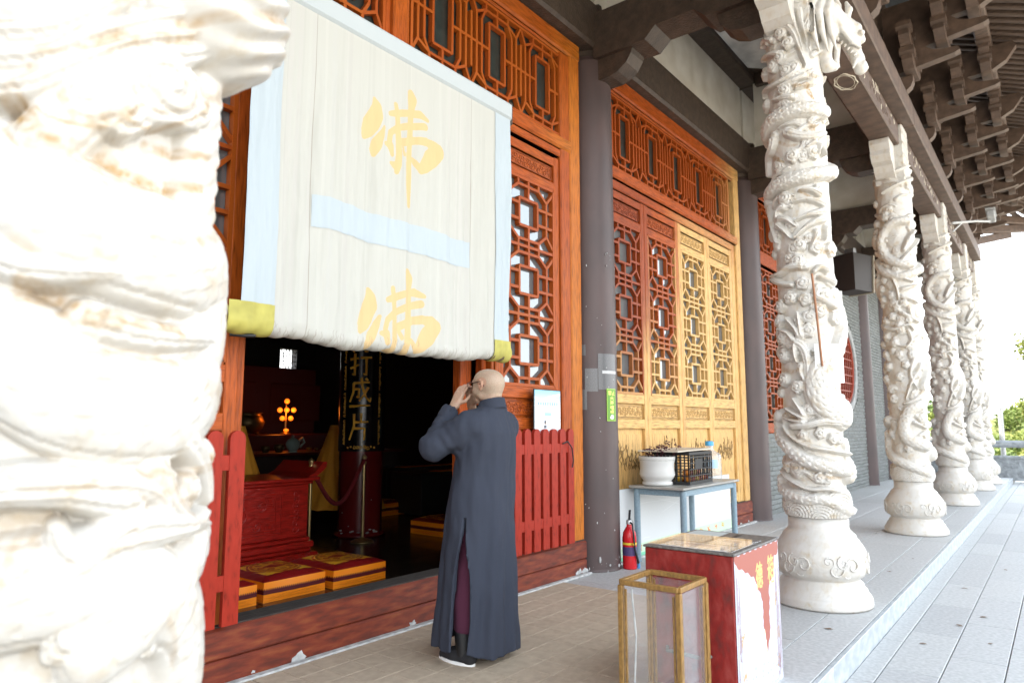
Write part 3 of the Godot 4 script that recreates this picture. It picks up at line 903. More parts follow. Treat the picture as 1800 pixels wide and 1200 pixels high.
func door_leaf(parent: Node, x0: float, x1: float, bay: int, glass: Material, label := "") -> Node3D:
	var leaf := empty("door_leaf", parent)
	if label: leaf.set_meta("label", label)
	var z := ZW - 0.03       # face of the leaf
	var sw := 0.085
	board(leaf, "stile", x0 + 0.004, x0 + sw, 0.31, 4.02, z - 0.06, z, bay)
	board(leaf, "stile", x1 - sw, x1 - 0.004, 0.31, 4.02, z - 0.06, z, bay)
	for q in [[3.93, 4.018], [3.68, 3.76], [1.645, 1.75], [1.37, 1.475], [0.33, 0.46]]:
		board(leaf, "rail", x0 + sw + 0.001, x1 - sw - 0.001, q[0], q[1], z - 0.055, z - 0.003, bay, 0.006, false)
	carved_panel(leaf, x0 + sw + 0.03, x1 - sw - 0.03, 3.785, 3.905, z - 0.022, bay)
	board(leaf, "panel", x0 + sw, x1 - sw, 3.76, 3.93, z - 0.05, z - 0.035, bay, 0.002, false)
	carved_panel(leaf, x0 + sw + 0.03, x1 - sw - 0.03, 1.5, 1.62, z - 0.022, bay)
	board(leaf, "panel", x0 + sw, x1 - sw, 1.475, 1.645, z - 0.05, z - 0.035, bay, 0.002, false)
	board(leaf, "panel", x0 + sw, x1 - sw, 0.46, 1.37, z - 0.06, z - 0.04, bay, 0.002)
	carved_panel(leaf, x0 + sw + 0.05, x1 - sw - 0.05, 0.52, 1.31, z - 0.024, bay, true)
	obj("fretwork", fretwork(x0 + sw + 0.012, x1 - sw - 0.012, 1.762, 3.668, 1, 3, z - 0.028, bay, false, 0.026), M.lattice_wood, leaf)
	var g := MB.new()
	g.bb(x0 + sw, x1 - sw, 1.75, 3.68, z - 0.058, z - 0.054, 0.0)
	obj("glass_pane", g, glass, leaf)
	return leaf

func transom(parent: Node, x0: float, x1: float, n: int, bay: int) -> void:
	var t := empty("transom", parent)
	var z := ZW - 0.03
	obj("fretwork", fretwork(x0 + 0.02, x1 - 0.02, 4.28, 5.12, n, 1, z - 0.02, bay, true, 0.024), M.lattice_wood, t)
	board(t, "stile", x0 - 0.05, x0, 4.262, 5.14, z - 0.06, z, bay)
	board(t, "stile", x1, x1 + 0.05, 4.262, 5.14, z - 0.06, z, bay)
	var g := MB.new()
	g.bb(x0, x1, 4.262, 5.14, z - 0.056, z - 0.052, 0.0)
	obj("glass_pane", g, M.dusty_glass, t)

func threshold(parent: Node, x0: float, x1: float) -> void:
	if not M.has("worn_red"):
		mat("worn_red", Color(0.25, 0.066, 0.024), 0.6, noise_tex(0.007, 6, Color(0.55, 0.4, 0.34), Color(1.0, 1.0, 0.85), 81, 1024, FastNoiseLite.TYPE_SIMPLEX_SMOOTH, Color(0.82, 0.6, 0.5), 0.5), Vector3(0.5, 2.2, 2.2), bump_tex(0.03, 5, 0.8, 82))
		mat("bare_wood", Color(0.085, 0.07, 0.058), 0.8, noise_tex(0.03, 4, G(0.5), G(1.0), 83), Vector3(0.4, 4, 4))
	var b := MB.new()
	b.bb(x0, x1, 0.0, 0.138, -3.86, -3.672, 0.012)
	obj("plank", b, M.worn_red, parent)
	b = MB.new()
	b.bb(x0, x1, 0.141, 0.31, -3.86, -3.67, 0.014)
	obj("plank", b, M.worn_red, parent)
	b = MB.new()
	b.bb(x0 + 0.01, x1 - 0.01, 0.311, 0.318, -3.86, -3.688, 0.0)
	obj("worn_top", b, M.bare_wood, parent)
	b = MB.new()
	b.bb(x0, x1, 0.0, 0.022, -3.668, -3.615, 0.006)
	for k in 9:
		var x := lerpf(x0, x1, rng.randf())
		var fl := PackedVector2Array()
		var fw := rng.randf_range(0.012, 0.05)
		for i in 11: fl.append(Vector2(cos(TAU * i / 11.0) * fw * rng.randf_range(0.6, 1.3), maxf(sin(TAU * i / 11.0), -0.3) * fw * rng.randf_range(0.3, 1.0)))
		b.prism(fl, 0.002, Transform3D(Basis(), Vector3(x, 0.028, -3.6718)))
	obj("white_grout_strip", b, M.white_paint, parent)

func build_screens() -> void:
	# bay one: the curtained doorway
	var s := thing("door_screen", "orange-red lattice door screen around the curtained doorway", "door")
	var z := ZW
	board(s, "post", 5.482, 5.64, 0.32, 5.16, z - 0.12, z - 0.006, 1, 0.012)
	board(s, "post", 5.643, 5.825, 0.32, 5.18, z - 0.12, z, 1, 0.012, true, "sun-bleached orange outer post")
	board(s, "post", 0.84, 1.0, 0.32, 5.18, z - 0.12, z, 1, 0.012)
	board(s, "head_rail", 0.84, 5.825, 5.181, 5.37, z - 0.12, z + 0.002, 1, 0.02, false)
	board(s, "head_rail", 1.0, 5.64, 5.145, 5.18, z - 0.11, z - 0.02, 1, 0.008, false)
	board(s, "transom_rail", 1.0, 5.64, 4.13, 4.26, z - 0.12, z + 0.012, 1, 0.02, false)
	board(s, "transom_rail", 1.0, 5.48, 4.05, 4.129, z - 0.11, z - 0.012, 1, 0.012, false)
	board(s, "mullion", 3.26, 3.4, 4.262, 5.144, z - 0.11, z, 1)
	transom(s, 3.45, 5.58, 3, 1)
	transom(s, 1.06, 3.21, 3, 1)
	door_leaf(s, 4.5, 5.48, 1, M.window_glass)
	door_leaf(s, 1.19, 2.17, 1, M.window_glass)
	# edges of the leaves that stand folded back behind the fixed ones
	board(s, "folded_leaf", 4.25, 4.39, 0.33, 4.02, -3.98, -3.9, 3)
	board(s, "folded_leaf", 4.4, 4.457, 0.33, 4.02, -3.86, -3.79, 3)
	board(s, "folded_leaf", 2.19, 2.24, 0.33, 4.02, -3.86, -3.79, 1)
	board(s, "jamb", 4.46, 4.499, 0.32, 4.05, z - 0.13, z - 0.04, 1)
	threshold(s, 0.84, 5.825)
	# bay two: four leaves, bleached towards the right and the foot
	s = thing("door_screen", "four-leaf lattice door bleached pale yellow behind the grey table", "door")
	board(s, "post", 6.1, 6.33, 0.32, 5.18, z - 0.12, z, 2, 0.012)
	board(s, "post", 10.07, 10.2, 0.32, 4.13, z - 0.12, z - 0.03, 2, 0.012)
	board(s, "post", 10.203, 10.39, 0.3, 5.18, z - 0.12, z, 2, 0.012, true, "pale bleached outer post")
	board(s, "head_rail", 6.1, 10.39, 5.181, 5.375, z - 0.12, z + 0.002, 2, 0.02, false)
	board(s, "head_rail", 6.33, 10.2, 5.145, 5.18, z - 0.11, z - 0.02, 2, 0.008, false)
	board(s, "transom_rail", 6.33, 10.2, 4.13, 4.26, z - 0.12, z + 0.03, 2, 0.02, false)
	board(s, "transom_rail", 6.33, 10.07, 4.025, 4.129, z - 0.11, z - 0.012, 2, 0.012, false)
	transom(s, 6.46, 10.02, 5, 2)
	door_leaf(s, 6.33, 7.265, 2, M.window_glass, "door leaf with dark red lattice and bleached foot")
	door_leaf(s, 7.265, 8.2, 2, M.window_glass, "door leaf red above and pale below")
	door_leaf(s, 8.2, 9.135, 2, M.window_glass, "door leaf bleached pale yellow")
	door_leaf(s, 9.135, 10.07, 2, M.window_glass, "door leaf bleached pale yellow beside the post")
	threshold(s, 6.1, 10.39)
	# bay three: window screen over the brick parapet
	s = thing("window_screen", "red lattice window screen above the brick parapet behind the near dragon column", "window")
	board(s, "post", 11.1, 11.26, 1.3, 5.18, z - 0.12, z, 3)
	board(s, "head_rail", 11.1, 14.7, 5.181, 5.375, z - 0.12, z + 0.002, 3, 0.02, false)
	board(s, "sill_rail", 11.1, 14.7, 1.285, 1.45, z - 0.12, z + 0.03, 3, 0.012, false)
	board(s, "transom_rail", 11.26, 14.6, 4.05, 4.26, z - 0.12, z + 0.01, 3, 0.012, false)
	transom(s, 11.33, 14.5, 4, 3)
	for k in 3:
		var x0 := 11.27 + k * 1.1
		var f := empty("casement", s)
		board(f, "stile", x0, x0 + 0.08, 1.46, 4.04, z - 0.09, z - 0.03, 3)
		board(f, "stile", x0 + 1.01, x0 + 1.09, 1.46, 4.04, z - 0.09, z - 0.03, 3)
		obj("fretwork", fretwork(x0 + 0.09, x0 + 1.0, 1.5, 4.0, 1, 4, z - 0.06, 3, false, 0.026), M.lattice_wood, f)
		var g := MB.new()
		g.bb(x0 + 0.08, x0 + 1.01, 1.48, 4.03, z - 0.1, z - 0.095, 0.0)
		obj("glass_pane", g, M.dusty_glass, f)

# ---------------------------------------------------------------- brown columns at the wall
func build_brown_columns() -> void:
	var words := ["round brown column behind the large white foreground column", "round brown column with grey tape and a green sticker", "round brown column between the bleached door and the brick parapet", "round brown column behind the second dragon column", "round mauve-brown column at the end of the brick wall", "last round brown column at the far end of the veranda"]
	var protos: Node3D = null
	for i in 6:
		var at := Vector3(XB[i], 0, -3.8)
		var o: Node3D
		if protos == null:
			o = thing("brown_column", words[i], "column", at, 0.0, "round brown columns along the wall")
			var b := MB.new()
			b.lathe([Vector2(0.286, 0.0), Vector2(0.286, 0.015), Vector2(0.278, 0.03), Vector2(0.275, 1.5), Vector2(0.262, 5.24), Vector2(0.23, 5.27), Vector2(0.225, 5.3)], 40, Vector3.ZERO)
			obj("shaft", b, M.column_paint, o)
			b = MB.new()
			b.bb(-0.2, 0.2, 5.3, 5.9, -0.2, 0.2, 0.03)
			obj("neck_block", b, M.dark_wood, o)
			protos = o
		else:
			o = dup(protos, at, 0.4 * i, words[i])
	# tape, sticker and chipped paint on the second one
	var cx: float = XB[1]
	var patch := func(t0: float, t1: float, y0: float, y1: float, lift: float) -> MB:
		var b := MB.new()
		b.sheet(6, 2, func(u, w): return Vector3(cx + (0.2755 + lift) * cos(lerpf(t0, t1, u)), lerpf(y0, y1, w), -3.8 + (0.2755 + lift) * sin(lerpf(t0, t1, u))))
		return b
	mat("tape", Color(0.2, 0.2, 0.205), 0.3, noise_tex(0.03, 4, G(0.6), G(1.0), 91), Vector3(8, 8, 8))
	mat("white_tape", Color(0.5, 0.5, 0.5), 0.5)
	var words2 := ["wide grey tape patch above the green sticker on the brown column", "crumpled grey tape left of the wide patch on the brown column", "short upright strip of grey tape high on the brown column", "long upright strip of grey tape low on the brown column"]
	var k := 0
	for q in [[2.3, 1.45, 1.76, 2.12], [2.78, 2.32, 1.74, 1.97], [2.95, 2.75, 2.1, 2.21], [2.92, 2.72, 1.56, 1.76]]:
		tag(obj("tape_patch", patch.call(q[0], q[1], q[2], q[3], 0.002), M.tape), words2[k], "tape"); k += 1
	k = 0
	for q in [[3.9, 3.0, 2.06, 2.1], [3.9, 3.1, 1.915, 1.95], [2.15, 1.45, 1.92, 1.95]]:
		var o := obj("tape_strip", patch.call(q[0], q[1], q[2], q[3], 0.0045), M.white_tape)
		tag(o, ["upper pale tape strip at the left edge of the brown column", "lower pale tape strip at the left edge of the brown column", "pale tape strip across the wide grey patch"][k], "tape"); k += 1
	var flakes := MB.new()
	for i in 60:
		var t := rng.randf_range(1.2, 3.9)
		var y := rng.randf_range(0.05, 3.2) if i > 20 else rng.randf_range(0.0, 0.12)
		var p := Vector3(cx + 0.2765 * cos(t), y, -3.8 + 0.2765 * sin(t))
		var sz := rng.randf_range(0.003, 0.009) if i > 8 else rng.randf_range(0.012, 0.028)
		flakes.ball(p, Vector3(sz, sz * rng.randf_range(0.6, 1.8), sz * 0.5), 6, 4)
	tag(obj("plaster_fleck", flakes, M.white_paint), "white flecks where the brown column's paint has chipped", "chipped paint").set_meta("kind", "stuff")
	var st := patch.call(1.98, 1.5, 1.45, 1.77, 0.005) as MB
	var sm := mat("sticker_green", Color(1, 1, 1), 0.45)
	sm.albedo_texture = sticker_image()
	tag(obj("sticker", st, sm), "narrow green notice sticker with yellow characters on the brown column", "sticker")

# ---------------------------------------------------------------- carved dragon columns
const UR := 0.26       # carving coordinates: u = angle * UR, both u and y in metres
const NEAR_CARVING := [
	["body", [1.144, 3.96, 1.015, 4.008, 0.885, 4.032, 0.776, 4.047, 0.658, 4.04, 0.485, 4.029], [0.07, 0.05]],
	["body", [1.143, 3.389, 0.95, 3.432, 0.791, 3.45, 0.654, 3.466, 0.423, 3.512], [0.065, 0.05]],
	["body", [0.577, 1.925, 0.655, 1.834, 0.685, 1.725, 0.666, 1.626, 0.614, 1.561, 0.445, 1.494], [0.135, 0.055]],
	["body", [1.145, 1.479, 1.146, 1.355, 0.984, 1.237, 0.854, 1.148, 0.717, 1.099, 0.353, 1.033], [0.062, 0.05]],
	["body", [1.145, 0.967, 1.146, 0.897, 0.955, 0.846, 0.832, 0.823, 0.696, 0.829, 0.521, 0.756, 0.403, 0.728], [0.05, 0.045]],
	["cloud", [0.874, 4.904], [0.06, 0.036]],
	["cloud", [0.851, 4.758], [0.06, 0.036]],
	["cloud", [0.793, 4.651], [0.06, 0.036]],
	["cloud", [0.876, 4.546], [0.06, 0.036]],
	["cloud", [0.958, 4.499], [0.06, 0.036]],
	["cloud", [0.821, 4.41], [0.06, 0.036]],
	["cloud", [0.751, 4.42], [0.06, 0.036]],
	["cloud", [0.847, 4.241], [0.06, 0.036]],
	["cloud", [1.146, 4.22], [0.06, 0.036]],
	["cloud", [1.145, 4.513], [0.06, 0.036]],
	["cloud", [0.805, 3.646], [0.06, 0.036]],
	["cloud", [0.625, 3.657], [0.06, 0.036]],
	["cloud", [0.896, 3.297], [0.06, 0.036]],
	["cloud", [0.78, 2.882], [0.06, 0.036]],
	["cloud", [0.803, 2.752], [0.06, 0.036]],
	["cloud", [0.592, 3.331], [0.06, 0.036]],
	["cloud", [0.647, 2.852], [0.06, 0.036]],
	["cloud", [1.145, 3.04], [0.06, 0.036]],
	["cloud", [0.775, 2.56], [0.058, 0.038]],
	["cloud", [0.884, 2.452], [0.058, 0.038]],
	["cloud", [0.757, 2.426], [0.058, 0.038]],
	["cloud", [0.643, 2.329], [0.058, 0.038]],
	["cloud", [0.492, 2.271], [0.058, 0.038]],
	["cloud", [0.736, 2.276], [0.058, 0.038]],
	["cloud", [1.037, 2.271], [0.058, 0.038]],
	["cloud", [0.997, 2.126], [0.058, 0.038]],
	["cloud", [0.985, 1.977], [0.058, 0.038]],
	["cloud", [1.0, 1.78], [0.058, 0.038]],
	["cloud", [0.856, 1.716], [0.058, 0.038]],
	["cloud", [0.999, 2.395], [0.058, 0.038]],
	["cloud", [0.585, 2.46], [0.058, 0.038]],
	["cloud", [0.752, 2.166], [0.058, 0.038]],
	["cloud", [0.836, 1.323], [0.046, 0.034]],
	["cloud", [0.697, 1.343], [0.046, 0.034]],
	["cloud", [0.589, 1.3], [0.046, 0.034]],
	["cloud", [0.531, 1.3], [0.046, 0.034]],
	["cloud", [1.022, 1.071], [0.046, 0.034]],
	["cloud", [0.722, 0.994], [0.046, 0.034]],
	["cloud", [0.658, 0.99], [0.046, 0.034]],
	["cloud", [0.774, 1.523], [0.046, 0.034]],
	["ribbon", [0.838, 3.865, 0.748, 3.81, 0.628, 3.796, 0.523, 3.829], [0.05, 0.03, 0.05]],
	["ribbon", [0.996, 3.879, 1.023, 3.79, 1.145, 3.711, 1.144, 3.578], [0.05, 0.02, 0.04]],
	["ribbon", [0.61, 3.754, 0.69, 3.701], [0.03, 0.008, 0.05]],
	["ribbon", [0.568, 3.736, 0.596, 3.637], [0.03, 0.008, 0.05]],
	["ribbon", [0.544, 3.718, 0.524, 3.636], [0.03, 0.008, 0.05]],
	["ribbon", [0.874, 2.092, 0.799, 2.03, 0.771, 1.928, 0.769, 1.809], [0.045, 0.04, 0.045]],
	["ribbon", [0.82, 2.115, 0.851, 2.193, 0.923, 2.287], [0.03, 0.01, 0.05]],
	["ribbon", [0.803, 2.114, 0.811, 2.207, 0.823, 2.321], [0.03, 0.01, 0.05]],
	["ribbon", [0.864, 2.091, 0.919, 2.163, 1.024, 2.206], [0.03, 0.01, 0.05]],
	["ribbon", [0.857, 2.063, 0.86, 1.989, 0.846, 1.914], [0.03, 0.01, 0.05]],
	["ribbon", [0.492, 1.425, 0.667, 1.435, 0.797, 1.406, 0.912, 1.396], [0.04, 0.028, 0.05]],
	["ribbon", [0.811, 1.474, 0.844, 1.543, 0.894, 1.624], [0.026, 0.008, 0.05]],
	["ribbon", [0.812, 1.455, 0.885, 1.495, 0.97, 1.546], [0.026, 0.008, 0.05]],
	["ribbon", [0.813, 1.43, 0.888, 1.441, 0.999, 1.466], [0.026, 0.008, 0.05]],
	["ribbon", [0.778, 4.999, 0.748, 4.886, 0.728, 4.768, 0.699, 4.66, 0.679, 4.535], [0.035, 0.006, 0.04]],
	["ribbon", [0.686, 4.936, 0.675, 4.811, 0.661, 4.728, 0.643, 4.636], [0.035, 0.006, 0.04]],
	["ribbon", [0.803, 4.82, 0.747, 4.72, 0.71, 4.59, 0.658, 4.422], [0.035, 0.006, 0.04]],
	["ribbon", [0.611, 4.987, 0.617, 4.873, 0.659, 4.769], [0.035, 0.006, 0.04]],
	["ribbon", [0.926, 4.722, 1.048, 4.795, 1.144, 4.786, 1.144, 4.768], [0.035, 0.012, 0.04]],
	["ribbon", [0.86, 4.575, 1.001, 4.628, 1.145, 4.653, 1.143, 4.639], [0.035, 0.012, 0.04]],
	["ribbon", [0.717, 4.428, 0.779, 4.361, 0.924, 4.326, 1.145, 4.352, 1.144, 4.292], [0.035, 0.012, 0.04]],
	["ribbon", [0.661, 4.341, 0.765, 4.306, 0.894, 4.281], [0.035, 0.012, 0.04]],
	["ribbon", [0.59, 4.284, 0.7, 4.244, 0.751, 4.232], [0.035, 0.012, 0.04]],
	["ribbon", [0.771, 4.166, 0.878, 4.182, 0.97, 4.193], [0.035, 0.012, 0.04]],
	["ribbon", [0.528, 3.213, 0.692, 3.258, 0.818, 3.245], [0.04, 0.008, 0.042]],
	["ribbon", [0.532, 3.16, 0.716, 3.124, 0.807, 3.085], [0.04, 0.008, 0.042]],
	["ribbon", [0.535, 3.107, 0.702, 3.04, 0.823, 2.941], [0.04, 0.008, 0.042]],
	["ribbon", [0.572, 3.291, 0.67, 3.34, 0.768, 3.34], [0.04, 0.008, 0.042]],
	["ribbon", [0.631, 2.976, 0.663, 2.914, 0.683, 2.873], [0.04, 0.008, 0.042]],
	["ribbon", [0.529, 3.014, 0.546, 2.96, 0.573, 2.906], [0.04, 0.008, 0.042]],
	["ribbon", [0.9, 3.234, 0.963, 3.21, 0.982, 3.152], [0.04, 0.008, 0.042]],
	["ribbon", [0.968, 3.136, 0.884, 3.113, 0.809, 3.043], [0.04, 0.008, 0.042]],
	["ribbon", [0.986, 3.099, 0.91, 3.024, 0.851, 2.947], [0.04, 0.008, 0.042]],
	["ribbon", [1.146, 3.327, 1.07, 3.125, 0.997, 2.942], [0.04, 0.008, 0.042]],
	["ribbon", [0.745, 2.698, 0.872, 2.707, 1.002, 2.667, 1.146, 2.681], [0.035, 0.02, 0.045]],
	["ribbon", [1.146, 2.661, 0.965, 2.581, 0.861, 2.552], [0.035, 0.02, 0.045]],
	["ribbon", [0.551, 2.669, 0.629, 2.684, 0.682, 2.647], [0.035, 0.02, 0.045]],
	["ribbon", [0.48, 2.563, 0.577, 2.592, 0.633, 2.599], [0.035, 0.02, 0.045]],
	["ribbon", [0.655, 2.515, 0.675, 2.45, 0.616, 2.413, 0.499, 2.354], [0.035, 0.02, 0.045]],
	["ribbon", [0.813, 1.893, 0.824, 1.839, 0.802, 1.774], [0.035, 0.02, 0.045]],
	["ribbon", [1.026, 1.457, 0.963, 1.346, 0.821, 1.25, 0.66, 1.214, 0.352, 1.174], [0.02, 0.02, 0.045]],
	["ribbon", [1.146, 1.048, 0.936, 0.954, 0.802, 0.905, 0.675, 0.91, 0.561, 0.89], [0.018, 0.018, 0.04]],
	["wave", [0.73, 0.561], [0.2]],
	["wave", [1.145, 0.476], [0.16]],
	["wave", [0.352, 0.511], [0.2]],
	["wave", [0.896, 0.688], [0.09]],
	["stain_shade", [0.75, 4.252, 0.683, 4.252, 0.613, 4.221], [0.03, 0.012, 0.9]],
	["stain_shade", [0.623, 4.201, 0.596, 4.162, 0.577, 4.144], [0.03, 0.012, 1.0]],
	["stain_shade", [1.146, 5.177, 1.145, 5.082, 1.144, 4.985], [0.05, 0.012, 0.9]],
	["stain_shade", [0.647, 3.901, 0.592, 3.874, 0.521, 3.934], [0.03, 0.012, 0.7]],
	["stain_shade", [0.986, 4.389, 1.068, 4.402, 1.145, 4.437], [0.02, 0.012, 0.6]],
	["stain_shade", [0.644, 4.341, 0.566, 4.327, 0.487, 4.357], [0.025, 0.012, 0.6]],
	["stain_shade", [1.056, 3.705, 0.963, 3.666, 0.902, 3.621], [0.03, 0.012, 0.8]],
	["stain_shade", [0.941, 3.811, 0.843, 3.753, 0.76, 3.743], [0.02, 0.012, 0.5]],
	["stain_shade", [0.76, 3.339, 0.672, 3.288, 0.655, 3.267], [0.015, 0.012, 0.7]],
	["stain_shade", [0.599, 2.822, 0.53, 2.817, 0.467, 2.816], [0.03, 0.012, 0.7]],
	["stain_shade", [1.145, 3.196, 1.146, 3.039, 1.145, 2.952], [0.03, 0.012, 0.6]],
	["stain_shade", [1.086, 2.736, 0.902, 2.684, 0.786, 2.674], [0.02, 0.012, 0.5]],
	["stain_shade", [1.059, 1.865, 0.916, 1.844, 0.832, 1.857], [0.03, 0.012, 0.5]],
	["stain_shade", [0.694, 2.385, 0.572, 2.34, 0.471, 2.32], [0.02, 0.012, 0.6]],
	["stain_shade", [1.013, 1.497, 0.908, 1.465, 0.839, 1.445], [0.025, 0.012, 0.6]],
	["stain_shade", [1.146, 1.089, 0.941, 1.071, 0.786, 1.068], [0.025, 0.012, 0.6]],
	["stain_shade", [0.721, 1.013, 0.616, 0.995, 0.501, 0.992], [0.02, 0.012, 0.6]],
]
